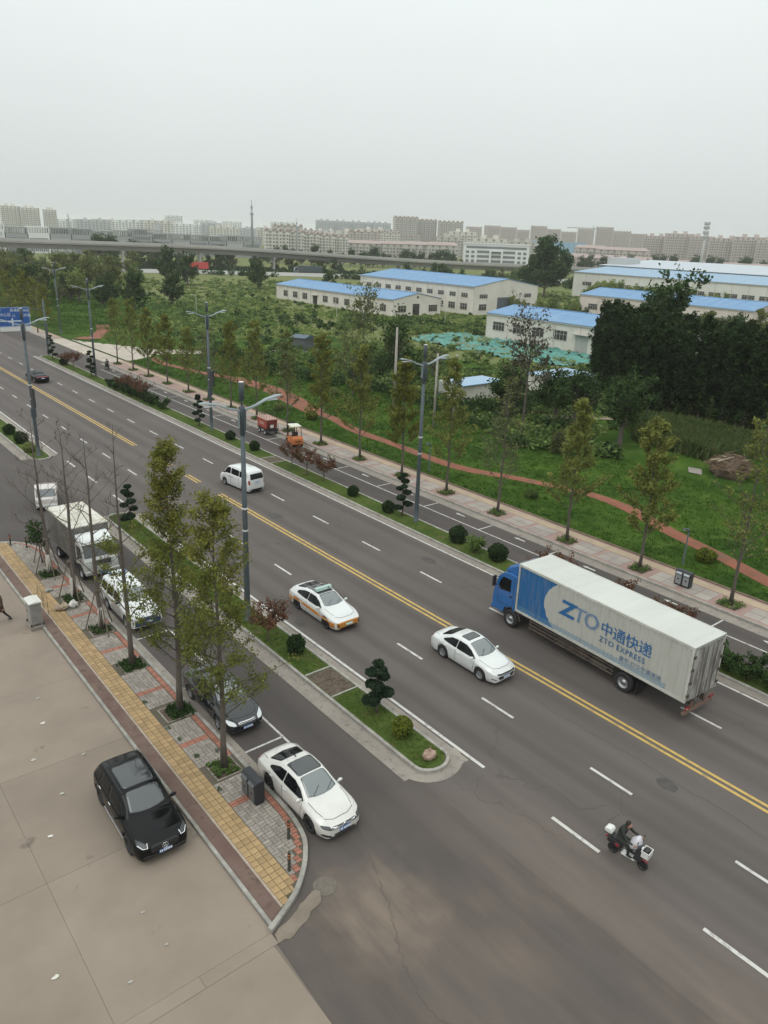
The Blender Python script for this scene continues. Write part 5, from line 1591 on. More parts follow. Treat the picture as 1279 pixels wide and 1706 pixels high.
    for s_, sg in (('l', 1), ('r', -1)):
        J.update({s_ + 'hip': ((-.34, sg * .10, .84), .105), s_ + 'kne': ((.06, sg * .17, .76), .075), s_ + 'clf': ((.08, sg * .16, .56), .065), s_ + 'ank': ((.08, sg * .14, .40), .05),
                  s_ + 'sho': ((-.22, sg * .20, 1.34), .075), s_ + 'elb': ((-.02, sg * .30, 1.12), .055), s_ + 'wri': ((.26, sg * .31, 1.08), .035)})
        E_ += [('pel', s_ + 'hip'), (s_ + 'hip', s_ + 'kne'), (s_ + 'kne', s_ + 'clf'), (s_ + 'clf', s_ + 'ank'), ('shl', s_ + 'sho'), (s_ + 'sho', s_ + 'elb'), (s_ + 'elb', s_ + 'wri')]
    p.scale = (.93, .93, .93)
    skin_body('body', J, E_, p, jk)
    head(p, (-.12, 0, 1.58), 0, .11)
    for sg in (1, -1):
        m = MB(); m.ball((.13, sg * .135, .36), .5, 12, 8, (.27, .10, .09)); m.build('shoe', M('shoe_black', (.015, .015, .016), .6), p, True)
        fist(p, (.34, sg * .30, 1.075), (1, 0, -.1), (0, sg, 0))
    if goods:
        # white bag hung before the rider, crumpled sack with a gathered neck
        b = MB(); b.ball((.34, 0, 0), .5, 18, 12, (.40, .52, .66))
        v = []
        for (x, y, z) in b.v:
            k = 1 + .10 * sin(9 * y + 5 * z) + .07 * sin(17 * x + 11 * z)
            up_ = max(0, z) / .28
            v.append((.34 + (x - .34) * k * (1 - .25 * up_), y * k * (1 - .2 * up_), z * k))
        b.v = v
        bag = b.build('white_bag', M('plastic_bag', (.62, .61, .64), .5, col2=(.52, .51, .55), scale=8, bump=.6, bscale=14), None, True)
        bag.location = Matrix.Rotation(hd, 3, 'Z') @ Vector((-.06, 0, 1.02)) + Vector(loc)
        bag.rotation_euler = (0, .35, hd); bag.scale = (.93, .93, .93)
        tag(bag, 'white plastic bag carried in front of the scooter rider', 'bag')
    return t
scooter((19.93, 9.98, 0), HDN + .12, 'red and white electric scooter with front basket on the near lane edge', 'person in dark jacket riding the red and white scooter')
scooter((39.15, 111.4, 0), HUP, 'small dark scooter going away on the far service lane', 'person in black riding away on the far service lane', goods=False)

# ---- person walking out of the picture on the forecourt
def walker(loc, rz, label):
    p = thing('person', loc, rz, label, 'person')
    coat = M('brown_coat', (.085, .048, .030), .9, col2=(.06, .036, .024), scale=8)
    trou = M('dark_trousers', (.016, .016, .018), .9)
    J = {'pel': ((0, 0, .92), (.13, .17)), 'wst': ((.01, 0, 1.08), (.12, .15)), 'chs': ((.03, 0, 1.28), (.13, .18)), 'shl': ((.04, 0, 1.42), (.08, .15)), 'nck': ((.05, 0, 1.50), .055)}
    E_ = [('pel', 'wst'), ('wst', 'chs'), ('chs', 'shl'), ('shl', 'nck')]
    legs = {'l': ((.02, .10, .88), (.20, .10, .50), (.24, .10, .10)), 'r': ((-.02, -.10, .88), (-.10, -.10, .50), (-.42, -.10, .18))}
    for s_, sg in (('l', 1), ('r', -1)):
        a, b, c_ = legs[s_]
        sw = -.25 if s_ == 'l' else .25
        J.update({s_ + 'hip': (a, .10), s_ + 'kne': (b, .07), s_ + 'ank': (c_, .045), s_ + 'sho': ((.03, sg * .20, 1.40), .07), s_ + 'elb': ((.03 + sw * .5, sg * .25, 1.14), .052), s_ + 'wri': ((.05 + sw, sg * .24, .92), .034)})
        E_ += [('pel', s_ + 'hip'), (s_ + 'hip', s_ + 'kne'), (s_ + 'kne', s_ + 'ank'), ('shl', s_ + 'sho'), (s_ + 'sho', s_ + 'elb'), (s_ + 'elb', s_ + 'wri')]
    skin_body('body', J, E_, p, trou)
    m = MB(); m.lathe([(.20, .66), (.205, .80), (.185, 1.05), (.20, 1.30), (.15, 1.44), (.07, 1.49)], 18, 'Z'); m.v = [(x * .80 + .02, y * 1.05, z) for x, y, z in m.v]
    m.build('coat', coat, p, True)
    for s_, sg in (('l', 1), ('r', -1)):
        q = MB(); q.tube([J[s_ + 'sho'][0], J[s_ + 'elb'][0], J[s_ + 'wri'][0]], [.085, .066, .05], 10); q.build('sleeve', coat, p, True)
        w_ = Vector(J[s_ + 'wri'][0]); fist(p, w_ + Vector((0, 0, -.07)), (0, 0, -1), (1, 0, 0))
        a = Vector(J[s_ + 'ank'][0]); q = MB(); q.ball((a.x + .06, a.y, a.z - .05), .5, 10, 8, (.26, .10, .10)); q.build('shoe', M('shoe_black'), p, True)
    head(p, (.08, 0, 1.64), 0, .11)
    return p
walker((7.25, 39.75, .03), R_(150), 'person in brown coat and dark trousers walking out at the left edge')
# ================================================================ street furniture
m_pole = M('lamp_pole_grey', (.070, .088, .098), .5, metal=.2, col2=(.055, .070, .080), scale=2)
m_head = M('lamp_head_grey', (.26, .30, .32), .45, metal=.2)
m_led = M('led_lens', (.62, .64, .64), .3)
def lamp_post(loc, rz, label, screen=False, group='double arm street lamps'):
    t = thing('street_lamp', loc, rz, label, 'street lamp', group)
    m = MB(); m.lathe([(.20, 0), (.20, .03), (.17, .05), (.16, 1.1), (.135, 5.2), (.115, 10.3)], 14); m.build('pole', m_pole, t, True)
    m = MB(); m.lathe([(.15, 5.2), (.15, 5.3)], 14); m.lathe([(.145, 6.4), (.165, 6.42), (.165, 6.47), (.145, 6.5)], 14); m.build('collar', M('collar_white', (.5, .5, .48), .5), t)
    m = MB(); m.lathe([(.10, 10.3), (.14, 10.35), (.14, 11.75), (.11, 11.8)], 12); m.build('hub', m_pole, t, True)
    for sg in (1, -1):        # decorative side plates with lit strip
        m = MB(); m.tube([(0, sg * .16, 10.35), (0, sg * .26, 10.7), (0, sg * .27, 11.7)], .045, 6); m.build('side_plate', m_pole, t)
        m = MB(); m.box(-.19, -.17, sg * .05 - .03, sg * .05 + .03, 10.7, 11.6); m.box(.17, .19, sg * .05 - .03, sg * .05 + .03, 10.7, 11.6); m.build('light_strip', m_head, t)
        s_ = 1 if sg > 0 else -1
        pts = [(s_ * .12, 0, 11.55), (s_ * .75, 0, 11.72), (s_ * 1.35, 0, 11.98), (s_ * 1.95, 0, 12.12), (s_ * 2.25, 0, 12.14)]
        m = MB(); ww = [.055, .075, .13, .165, .12]; hh = [.09, .07, .055, .045, .02]
        for (p, w, h) in zip(pts, ww, hh):
            m.v += [(p[0], -w, p[2] - h * .4), (p[0], w, p[2] - h * .4), (p[0], w * .8, p[2] + h), (p[0], -w * .8, p[2] + h)]
        for i in range(4):
            for j in range(4): m.f.append((i * 4 + j, i * 4 + (j + 1) % 4, i * 4 + 4 + (j + 1) % 4, i * 4 + 4 + j))
        m.f += [(0, 1, 2, 3), (16, 17, 18, 19)]
        arm = m.build('lamp_arm', m_head, t, False, bevel=.012)
        m = MB(); m.box(min(s_ * 1.4, s_ * 2.0), max(s_ * 1.4, s_ * 2.0), -.10, .10, 11.93, 11.975); m.build('led_panel', m_led, arm)
    m = MB(); m.cyl((0, 0, 11.8), (0, 0, 12.05), .04); m.lathe([(.06, 12.05), (.13, 12.08), (.13, 12.92), (.10, 12.95)], 14); m.build('antenna_unit', m_pole, t, True)
    m = MB(); m.lathe([(.105, 12.95), (.135, 12.96), (.135, 12.99), (.0, 13.0)], 14); m.build('antenna_cap', m_led, t)
    if screen:
        m = MB(); m.box(-.12, .04, -1.0, -.22, 4.6, 6.3); m.build('screen_panel', M('screen_black', (.03, .034, .036), .4), t, bevel=.02)
        m = MB(); m.box(-.07, -.01, -.25, -.1, 4.9, 5.0); m.box(-.07, -.01, -.25, -.1, 5.9, 6.0); m.box(-.2, .2, -.2, .2, 3.6, 4.4); m.build('bracket_box', m_pole, t, bevel=.02)
    return t
lamp_post((17.80, 32.41, .12), 0, 'tall grey street lamp in the near median beside the taxi')
lamp_post((17.80, 70.2, .12), 0, 'grey street lamp in front of the blue road sign, with side screen', screen=True)
lamp_post((35.50, 38.63, .12), 0, 'grey street lamp in the far median beside the sculpted pine', screen=False)
lamp_post((35.55, 71.40, .12), 0, 'grey street lamp with black screen in the far median', screen=True)
lamp_post((35.75, 106.5, .12), 0, 'grey street lamp in the far median near its far end')
lamp_post((45.2, 152.0, .1), 0, 'distant grey street lamp beyond the park lane')

# ---- overhead road sign
t = thing('road_sign', (35.75, 127.6, .0), 0, 'blue direction sign on a cantilever post at the far junction', 'sign')
m = MB(); m.lathe([(.22, 0), (.20, .1), (.17, 4), (.14, 8.6)], 12); m.build('post', m_pole, t, True)
for z in (4.9, 7.3):
    m = MB(); m.cyl((0, 0, z), (-6.2, 0, z), .07, .05, 8); m.build('arm', m_pole, t, True)
m = MB(); m.box(-6.8, -2.2, -.14, -.08, 4.75, 7.65); bd = m.build('sign_board', M('sign_blue', (.015, .085, .30), .45), t)
sw = M('sign_white', (.62, .66, .70), .5)
for (a, b, c, d) in ((-6.78, -2.22, 7.57, 7.61), (-6.78, -2.22, 4.79, 4.83), (-6.78, -6.74, 4.83, 7.57), (-2.26, -2.22, 4.83, 7.57)):
    m = MB(); m.box(a, b, -.146, -.141, c, d); m.build('sign_border', sw, bd)
# three groups of white characters, a number plate and a road plan, as on the board
for (x, z, txt, sz) in ((-6.55, 6.35, '中心区', .55), (-5.0, 7.0, '高速路', .52), (-3.55, 6.98, '开发区', .42), (-3.6, 6.2, '北环路', .52), (-4.75, 6.2, '口', .45)):
    me = text_mesh(txt, sz, sw, 'lettering'); o = link('lettering', me, bd); o.matrix_local = Matrix(((1, 0, 0, x), (0, 0, -1, -.144), (0, 1, 0, z), (0, 0, 0, 1)))
m = MB(); m.box(-6.7, -6.35, -.147, -.142, 7.1, 7.5); m.build('sign_number', sw, bd)
for (a, b, c, d) in ((-4.9, -4.7, 4.9, 6.0), (-4.7, -3.4, 5.5, 5.65), (-6.2, -4.9, 5.5, 5.65)):
    m = MB(); m.box(a, b, -.147, -.142, c, d); m.build('sign_arrow', sw, bd)
m = MB(); m.box(-6.7, -2.1, -.14, -.08, 4.05, 4.70); m.build('lower_board', M('sign_lower_white', (.60, .61, .60), .5), t)
m = MB(); m.lathe([(.11, 7.75), (.15, 7.8), (.13, 7.9), (0, 7.92)], 12, c=(-5.2, -.1, 0)); m.build('camera_unit', m_pole, t)

# ---- litter bins: dark double bins
def bins(loc, rz, label, door):
    t = thing('litter_bin', loc, rz, label, 'bin')
    m_b = M('bin_black', (.020, .022, .026), .5)
    m = MB(); m.xprism([(-.20, .06), (.20, .06), (.20, .92), (.12, 1.02), (-.16, 1.02), (-.20, .96)], -.52, .52); b = m.build('body', m_b, t, bevel=.03)
    m = MB(); m.box(-.17, .17, -.48, .48, .0, .06); m.build('foot', m_b, t)
    for sg in (1, -1):
        m = MB(); m.xprism([(.20, .12), (.225, .12), (.225, .70), (.20, .72)], sg * .25 - .19, sg * .25 + .19); d = m.build('door', door, t, bevel=.008)
        m = MB(); m.xprism([(.195, .80), (.27, .76), (.27, .82), (.20, .92)], sg * .25 - .19, sg * .25 + .19); m.build('hood', door, t, bevel=.008)
        m = MB(); m.box(.19, .21, sg * .25 - .16, sg * .25 + .16, .735, .80); m.build('slot', m_under, t)
        m = MB(); m.lathe([(0, 0), (.06, 0), (.06, .003), (0, .003)], 12, 'X', (.226, sg * .25, .45)); m.build('sorting_mark', m_b, d)
    return t
bins((11.14, 20.24, .125), pi + .0, 'black double litter bin on the near sidewalk beside the white sedan', M('bin_door_grey', (.13, .135, .135), .4, metal=.3))
bins((42.02, 20.76, .13), pi, 'black double litter bin with silver doors on the far sidewalk', M('bin_door_silver', (.36, .38, .39), .35, metal=.5))

# ---- bollards with orange bands
def bollard(loc, label):
    t = thing('bollard', loc, 0, label, 'bollard', 'sidewalk bollards')
    m = MB(); m.lathe([(.065, 0), (.062, .02), (.055, .03), (.055, .74), (.045, .79), (0, .80)], 14); m.build('post', M('bollard_dark', (.035, .036, .028), .6), t, True)
    for z in (.52, .64):
        m = MB(); m.lathe([(.0575, z), (.0575, z + .05)], 14); m.build('reflective_band', M('bollard_orange', (.42, .12, .03), .5), t, True)
bollard((11.08, 17.70, .125), 'dark bollard with orange bands, the one nearer the white sedan')
bollard((10.34, 16.50, .125), 'dark bollard with orange bands at the tip of the sidewalk corner')
bollard((10.30, 50.1, .125), 'dark bollard at the far left end of the near sidewalk')
bollard((11.02, 49.1, .125), 'dark bollard half hidden by the small tree at the sidewalk end')

# ---- cable cabinet
t = thing('cable_cabinet', (8.52, 38.30, .03), 0, 'grey metal cable cabinet on a concrete plinth by the low kerb', 'cabinet')
m = MB(); m.box(-.36, .36, -.52, .52, 0, .20); m.build('plinth', m_gutter, t, bevel=.01)
m = MB()
for sx in (-.3, .3):
    for sy in (-.42, .42): m.box(sx - .03, sx + .03, sy - .03, sy + .03, .20, .34)
m.build('foot_frame', m_blackp, t)
m = MB(); m.box(-.27, .27, -.42, .42, .32, 1.50); b = m.build('body', M('cabinet_grey', (.24, .235, .22), .5, col2=(.19, .185, .17), scale=3), t, bevel=.01)
m = MB(); m.xprism([(-.33, 1.50), (.33, 1.50), (.33, 1.55), (0, 1.60), (-.33, 1.55)], -.48, .48); m.build('lid', M('cabinet_lid', (.55, .54, .50), .5), t)
m = MB(); m.box(-.276, -.272, -.38, .38, .40, 1.42); d = m.build('door', M('cabinet_door', (.28, .275, .255), .5), t)
m = MB(); m.box(-.30, -.276, .25, .29, .85, .97); m.build('handle', m_blackp, d)

# ---- wire hoop fence, bag and cardboard by the tree
t = thing('hoop_fence', (9.42, 40.0, .125), 0, 'thin metal hoop fence by the cable cabinet on the yellow tiles', 'fence')
m_wire = M('rusty_wire', (.06, .045, .035), .7)
for k in range(2):
    y = -.85 + k * 1.0
    m = MB(); m.tube([(0, y, 0), (0, y, .95), (.0, y + .75, .95), (0, y + .75, 0)], .012, 5); m.tube([(0, y, .35), (0, y + .75, .35)], .010, 5); m.build('hoop', m_wire, t)
def crumple(name, loc, size, mat, label, cat, seed):
    r = random.Random(seed)
    m = MB(); m.ball((0, 0, size[2] * .45), .5, 14, 9, size)
    m.v = [(x * (1 + r.uniform(-.15, .15)), y * (1 + r.uniform(-.15, .15)), max(0, z * (1 + r.uniform(-.2, .2)))) for x, y, z in m.v]
    o = m.build(name, mat, None, False, loc=loc); return tag(o, label, cat)
crumple('cardboard_sack', (10.15, 39.25, .13), (.75, .55, .38), M('sack_beige', (.36, .29, .21), .9, col2=(.28, .22, .16), scale=6), 'beige crumpled sack lying beside the hoop fence', 'sack', 3)
crumple('white_sack', (10.75, 39.15, .13), (.5, .42, .42), M('sack_white', (.62, .60, .57), .8, col2=(.25, .25, .25), scale=7, lo=.5, hi=.62), 'white printed sack leaning against the painted tree trunk', 'sack', 5)
crumple('stone', (17.95, 17.95, .11), (.62, .46, .42), M('pink_stone', (.38, .26, .20), .9, col2=(.30, .21, .165), scale=5, bump=.5), 'pinkish boulder lying at the nose of the near median', 'stone', 8)
crumple('plastic_bag_litter', (10.25, 41.9, .13), (.42, .3, .2), M('litter_grey', (.30, .30, .28), .8), 'small grey heap of litter on the sidewalk tiles near the hoop fence', 'litter', 9)
for k, (x, y, s_) in enumerate(((4.6, 22.8, .10), (2.9, 25.3, .14), (5.3, 27.3, .12), (5.6, 24.7, .10), (2.0, 21.5, .08), (6.3, 29.5, .12), (6.7, 31.5, .10), (7.0, 26.5, .12), (5.9, 17.9, .10), (4.7, 15.9, .09), (3.1, 17.3, .12), (6.0, 16.4, .07))):
    r = random.Random(k); m = MB(); n = 7
    m.add([(s_ * r.uniform(.5, 1.2) * cos(a), s_ * r.uniform(.3, .9) * sin(a), .004 + r.uniform(0, .03)) for a in np.linspace(0, 2 * pi, n, endpoint=False)] + [(0, 0, .03)], [(i, (i + 1) % n, n) for i in range(n)])
    o = m.build('paper_scrap', M('paper_scrap', (.5, .47, .42), .9, island=.4), None, loc=(x, y, .034)); tag(o, 'small pale scrap of litter on the concrete forecourt', 'litter', 'litter on the forecourt')

# ---- park lights, poles and other posts
def park_light(loc, label):
    t = thing('park_light', loc, R_(140), label, 'lamp', 'park path lights')
    m = MB(); m.lathe([(.09, 0), (.06, .04), (.05, 2.55)], 10); m.build('post', m_pole, t, True)
    m = MB(); m.xprism([(-.06, 2.45), (.42, 2.60), (.42, 2.66), (-.06, 2.58)], -.09, .09); m.build('lamp_head', m_pole, t, bevel=.01)
    m = MB(); m.box(.12, .38, -.07, .07, 2.505, 2.53); m.build('lens', m_led, t)
park_light((45.0, 22.5, .1), 'slim dark park light by the red path near the far litter bin')
park_light((45.0, 47.6, .1), 'slim dark park light by the red path near the lamp post')
def pole_thing(name, loc, h, r, label, mat, cat='pole', arm=None):
    t = thing(name, loc, 0, label, cat)
    m = MB(); m.lathe([(r, 0), (r * .62, h)], 10); m.build('shaft', mat, t, True)
    if arm: arm(t)
    return t
m_conpole = M('concrete_pole', (.34, .32, .28), .85, col2=(.27, .25, .22), scale=2)
def xarm(t):
    m = MB(); m.box(-.8, .8, -.04, .04, 8.9, 9.0); m.build('cross_arm', m_pole, t)
pole_thing('utility_pole', (55.4, 65.1, .3), 10.2, .19, 'tall pale concrete utility pole in the park behind the street trees', m_conpole)
t = thing('transformer', (56.5, 58.0, .3), 0, 'grey transformer box between two concrete poles in the park', 'transformer')
for sx in (-1.1, 1.1):
    m = MB(); m.lathe([(.15, 0), (.11, 8.2)], 10, c=(sx * .7, -sx * .6, 0)); m.build('pole', m_conpole, t, True)
m = MB(); m.box(-.55, .55, -.5, .5, 4.1, 5.4); b = m.build('tank', M('transformer_grey', (.42, .43, .41), .5), t, bevel=.05)
for k in range(5):
    m = MB(); m.box(-.60, -.56, -.4 + k * .2 - .03, -.4 + k * .2 + .03, 4.2, 5.2); m.build('cooling_fin', M('transformer_grey'), b)
m = MB(); m.box(-1.0, 1.0, -.12, .12, 3.9, 4.05); m.box(-.9, .9, -.06, .06, 7.6, 7.7); m.build('platform', m_pole, t)
for k in range(3):
    m = MB(); m.lathe([(.05, 5.4), (.07, 5.5), (.05, 5.6), (.07, 5.7), (.02, 5.8)], 8, c=(-.3 + k * .3, 0, 0)); m.build('insulator', M('ceramic_white', (.6, .58, .54), .3), b)
for k, (x, y, lb) in enumerate(((105.4, 145.8, 'white field lamp before the long low warehouse, left'), (105.6, 136.0, 'white field lamp before the long low warehouse, middle'), (128.4, 133.5, 'white field lamp by the warehouse track'), (83, 172, 'white field lamp in the wild field on the left'))):
    t = thing('field_lamp', (x, y, 0), 0, lb, 'street lamp', 'white lamps in the wild field')
    m = MB(); m.tube([(0, 0, 0), (0, 0, 4.6), (-.2, 0, 5.0), (-1.0, 0, 5.2)], [.09, .06, .05, .04], 8); m.build('post', M('white_post', (.58, .57, .53), .6), t, True)
    m = MB(); m.cbox((-1.15, 0, 5.18), (.5, .2, .08)); m.build('lamp_head', M('white_post'), t)
# stake tripods round the young trees are built with the trees
# ================================================================ warehouses, viaduct, far town
m_wall = M('warehouse_wall', (.66, .625, .565), .8, col2=(.58, .54, .48), scale=.25, col3=(.36, .32, .27), scale3=1.2, lo3=.6, hi3=.8)
m_wallp = M('warehouse_wall_pinkish', (.64, .575, .53), .8, col2=(.58, .50, .45), scale=.25)
m_broof = M('blue_sheet_roof', (.105, .225, .40), .55, col2=(.125, .25, .42), scale=.3, col3=(.17, .27, .39), scale3=.6)
m_broof2 = M('pale_blue_sheet_roof', (.20, .31, .43), .55, col2=(.24, .34, .44), scale=.2)
m_wdark = M('window_dark', (.045, .045, .042), .3)
m_wframe = M('window_frame', (.46, .44, .40), .6)
m_shut = M('roller_shutter', (.42, .42, .40), .6, col2=(.36, .36, .34), scale=1, stretch=(1, 1, 12))
def wh_window(parent, face, u, z, w, h, pos):
    """window with frame and mullions on wall; face 'W' wall of constant x (facing -x), 'S' wall of constant y (facing -y)"""
    f = MB(); g = MB(); bar = .09
    def bx(mb, a0, a1, z0, z1, o0, o1):
        if face == 'W': mb.box(pos - o1, pos - o0, a0, a1, z0, z1)
        else: mb.box(a0, a1, pos - o1, pos - o0, z0, z1)
    bx(g, u, u + w, z, z + h, .01, .03); p = g.build('window', m_wdark, parent, fix=False)
    bx(f, u - bar, u + w + bar, z - bar, z, .02, .08); bx(f, u - bar, u + w + bar, z + h, z + h + bar, .02, .06)
    n = max(2, round(w / .9))
    for k in range(n + 1): bx(f, u + w * k / n - .035, u + w * k / n + .035, z, z + h, .02, .06)
    bx(f, u, u + w, z + h * .62, z + h * .62 + .06, .025, .055)
    f.build('window_frame', m_wframe, p, fix=False)
def warehouse(label, x0, x1, y0, y1, eave, ridge, wins_w=(), wins_s=(), doors_w=(), doors_s=(), wall=m_wall, roof=m_broof):
    t = thing('warehouse', (0, 0, 0), 0, label, 'warehouse')
    xm = (x0 + x1) / 2
    m = MB(); m.xprism([(x0, -.1), (x1, -.1), (x1, eave), (xm, ridge), (x0, eave)], y0, y1); w = m.build('wall', wall, t)
    # roof in sheets, overhanging
    th = .12; ov = .25
    for sg, xe in ((-1, x0 - ov), (1, x1 + ov)):
        dz = (ridge - eave) / (xm - x0) * ov
        n = max(4, int((y1 - y0) / 6))
        for k in range(n):
            a = y0 - .15 + (y1 - y0 + .3) * k / n; b = y0 - .15 + (y1 - y0 + .3) * (k + 1) / n - .03
            q = MB(); q.add([(xe, a, eave - dz + .03), (xm, a, ridge + .03), (xm, b, ridge + .03), (xe, b, eave - dz + .03), (xe, a, eave - dz + .03 + th), (xm, a, ridge + .03 + th), (xm, b, ridge + .03 + th), (xe, b, eave - dz + .03 + th)],
                            [(3, 2, 1, 0), (4, 5, 6, 7), (0, 1, 5, 4), (1, 2, 6, 5), (2, 3, 7, 6), (3, 0, 4, 7)])
            q.build('roof_sheet', roof, t, fix=False)
    for k in range(int((y1 - y0) / 1.6)):
        yy = y0 + .8 + k * 1.6
        if k % 2 == 0 and yy < y1 - .5:
            q = MB(); q.add([(x0 - ov, yy - .05, eave - .02 + th), (xm, yy - .05, ridge + .09 + th), (xm, yy + .05, ridge + .09 + th), (x0 - ov, yy + .05, eave - .02 + th), (x0 - ov, yy - .09, eave - dz + .03 + th), (xm, yy - .09, ridge + .03 + th), (xm, yy + .09, ridge + .03 + th), (x0 - ov, yy + .09, eave - dz + .03 + th)], [(0, 1, 2, 3), (4, 5, 1, 0), (3, 2, 6, 7)]); q.build('roof_rib', roof, t, fix=False)
    m = MB(); m.box(xm - .25, xm + .25, y0 - .1, y1 + .1, ridge + .12, ridge + .22); m.build('ridge_cap', roof, t)
    m = MB(); m.box(x0 - .28, x0 - .12, y0, y1, eave - .22, eave - .06); m.build('gutter_rail', m_wframe, t)
    n = int((y1 - y0) / 6.0)
    for k in range(n + 1):
        yy = y0 + (y1 - y0) * k / n
        q = MB(); q.box(x0 - .06, x0 - .001, yy - .08, yy + .08, 0, eave - .25); q.build('downpipe', m_wframe, t)
    for a in wins_w: wh_window(w, 'W', a[0], a[1], a[2], a[3], x0)
    for a in wins_s: wh_window(w, 'S', a[0], a[1], a[2], a[3], y0)
    for a in doors_w:
        q = MB(); q.box(x0 - .03, x0 - .005, a[0], a[0] + a[1], 0, a[2]); q.build('door', a[3] if len(a) > 3 else m_wdark, w)
        q = MB(); q.box(x0 - .9, x0 - .01, a[0] - .4, a[0] + a[1] + .4, a[2] + .12, a[2] + .24); q.build('canopy', m_wframe, w)
    for a in doors_s:
        q = MB(); q.box(a[0], a[0] + a[1], y0 - .03, y0 - .005, 0, a[2]); q.build('door', a[3] if len(a) > 3 else m_wdark, w)
    return t, w
m_sdoor = M('steel_door', (.10, .11, .13), .5)
# A: long low hall, B: taller hall behind, C: small hall by the netting, D: pink-grey hall, E: large far hall
A, w = warehouse('long low white warehouse with blue roof in the wild field', 132.3, 149.5, 157.5, 216, 4.2, 5.7,
          [(160.5 + 5.4 * k, 1.0, 2.6, 1.7) for k in range(10) if k != 6], [(134, .9, 2.8, 1.7), (145.0, .9, 3.2, 1.7)], [(193.0, 2.2, 2.4)], [(139.2, 2.4, 3.0)])
m = MB(); m.lathe([(0, -.03), (.35, -.03), (.35, 0)], 14, 'Y', (140.9, 157.5, 4.7)); m.build('vent', m_wdark, w)
warehouse('tall two-storey white warehouse with blue roof behind the low hall', 157.4, 184.5, 152.5, 204.5, 7.6, 9.6,
          [(155 + 4.85 * k, 4.6, 2.5, 1.1) for k in range(10)] + [(155 + 4.85 * k, 1.2, 2.7, 1.7) for k in range(4)], [(159.6, 4.5, 3.2, 1.0), (178.5, 4.5, 3.0, 1.0), (159.6, 1.2, 3, 1.6), (178.5, 1.2, 3, 1.6)], (), [(167.0, 6.4, 4.6, m_sdoor)])
warehouse('white shabby warehouse with roller door beside the green netting', 123.6, 140.5, 72, 115.4, 5.2, 6.6,
          [(110.2, 1.9, 3.2, 1.7), (104.7, 1.9, 3.0, 1.7), (99.5, 1.9, 3.0, 1.7), (93.7, 1.9, 3.4, 1.8), (84.6, 1.9, 3.0, 1.8), (78, 1.9, 3, 1.8)], (), [(88.6, 3.0, 3.3, m_shut)])
warehouse('pinkish white warehouse with blue roof half behind the poplars', 196.2, 215.5, 92, 145.5, 5.6, 7.4,
          [(139.0 - 5.6 * k, 1.6, 3.2, 1.6) for k in range(8)], (), (), (), wall=m_wallp)
warehouse('large far white factory hall with pale blue roof', 262.4, 306, 96, 199, 9.2, 11.2,
          [(190 - 6.0 * k, 4.4, 4.4, 1.3) for k in range(15)], (), (), (), roof=m_broof2, wall=M('factory_wall', (.66, .65, .60), .8, col2=(.60, .59, .55), scale=.2))
# grey hall far right behind, office with piers at the right edge
t = thing('grey_hall', (0, 0, 0), 0, 'very large grey sheet metal hall on the far right', 'warehouse')
m = MB(); m.xprism([(330, 0), (420, 0), (420, 10.5), (375, 13.2), (330, 10.5)], 60, 236); m.build('wall', M('grey_sheet', (.34, .37, .40), .6, col2=(.29, .32, .35), scale=.1), t)
for k in range(22):
    q = MB(); a = 60 + k * 8; q.add([(329, a + .1, 10.5), (375, a + .1, 13.3), (375, a + 7.9, 13.3), (329, a + 7.9, 10.5)], [(0, 1, 2, 3)]); q.build('roof_sheet', M('grey_roof', (.40, .44, .48), .5), t, fix=False)
m = MB(); m.box(338, 350, 226, 237, 0, 14.2); m.build('stair_tower', M('grey_light', (.46, .47, .47), .7), t)
t = thing('office_block', (0, 0, 0), 0, 'glass office block with white piers at the right edge behind the poplars', 'building')
m = MB(); m.box(200, 214, 44, 84, 0, 11.0); m.build('wall', M('office_glass', (.05, .065, .085), .2), t)
for k in range(17):
    q = MB(); q.box(199.6, 200, 44.2 + k * 2.45, 44.9 + k * 2.45, 0, 10.4); q.build('pier', m_wframe, t)
    q = MB(); q.box(200.5 + k * .8, 200.8 + k * .8, 84, 84.3, 0, 10.4); q.build('pier', m_wframe, t)
m = MB(); m.box(199.5, 214.2, 43.8, 84.4, 10.4, 11.6); m.build('cornice', m_broof, t)
# small blue-roofed sheds under the netting, low hut in the field
for (x0, x1, y0, y1, z, lb) in ((68.0, 75.5, 66.6, 70.4, 2.6, 'small shed with pale blue roof left of the twiggy tree'), (84.0, 92.5, 63.0, 69.5, 2.5, 'small shed with blue roof beside the poplar grove')):
    t = thing('shed', (0, 0, 0), 0, lb, 'shed')
    m = MB(); m.box(x0, x1, y0, y1, 0, z - .1); m.build('wall', m_wall, t)
    for k in range(4):
        q = MB(); a = x0 - .2 + (x1 - x0 + .4) * k / 4; b = x0 - .2 + (x1 - x0 + .4) * (k + 1) / 4 - .02; q.xprism([(a, z - .05), (b, z - .05), (b, z + .05), (a, z + .05)], y0 - .3, y1 + .3); q.build('roof_sheet', M('shed_roof', (.22, .36, .52), .5, col2=(.30, .40, .50), scale=.8), t)
t = thing('field_hut', (76.5, 116, 0), .4, 'small dark hut half hidden by bushes in the wild field', 'hut')
m = MB(); m.box(-1.6, 1.6, -1.3, 1.3, 0, 2.3); m.build('wall', M('hut_wall', (.10, .11, .11), .8), t)
m = MB(); m.xprism([(-1.9, 2.25), (1.9, 2.25), (1.9, 2.35), (0, 2.75), (-1.9, 2.35)], -1.6, 1.6); m.build('roof', M('hut_roof', (.07, .10, .13), .6), t)

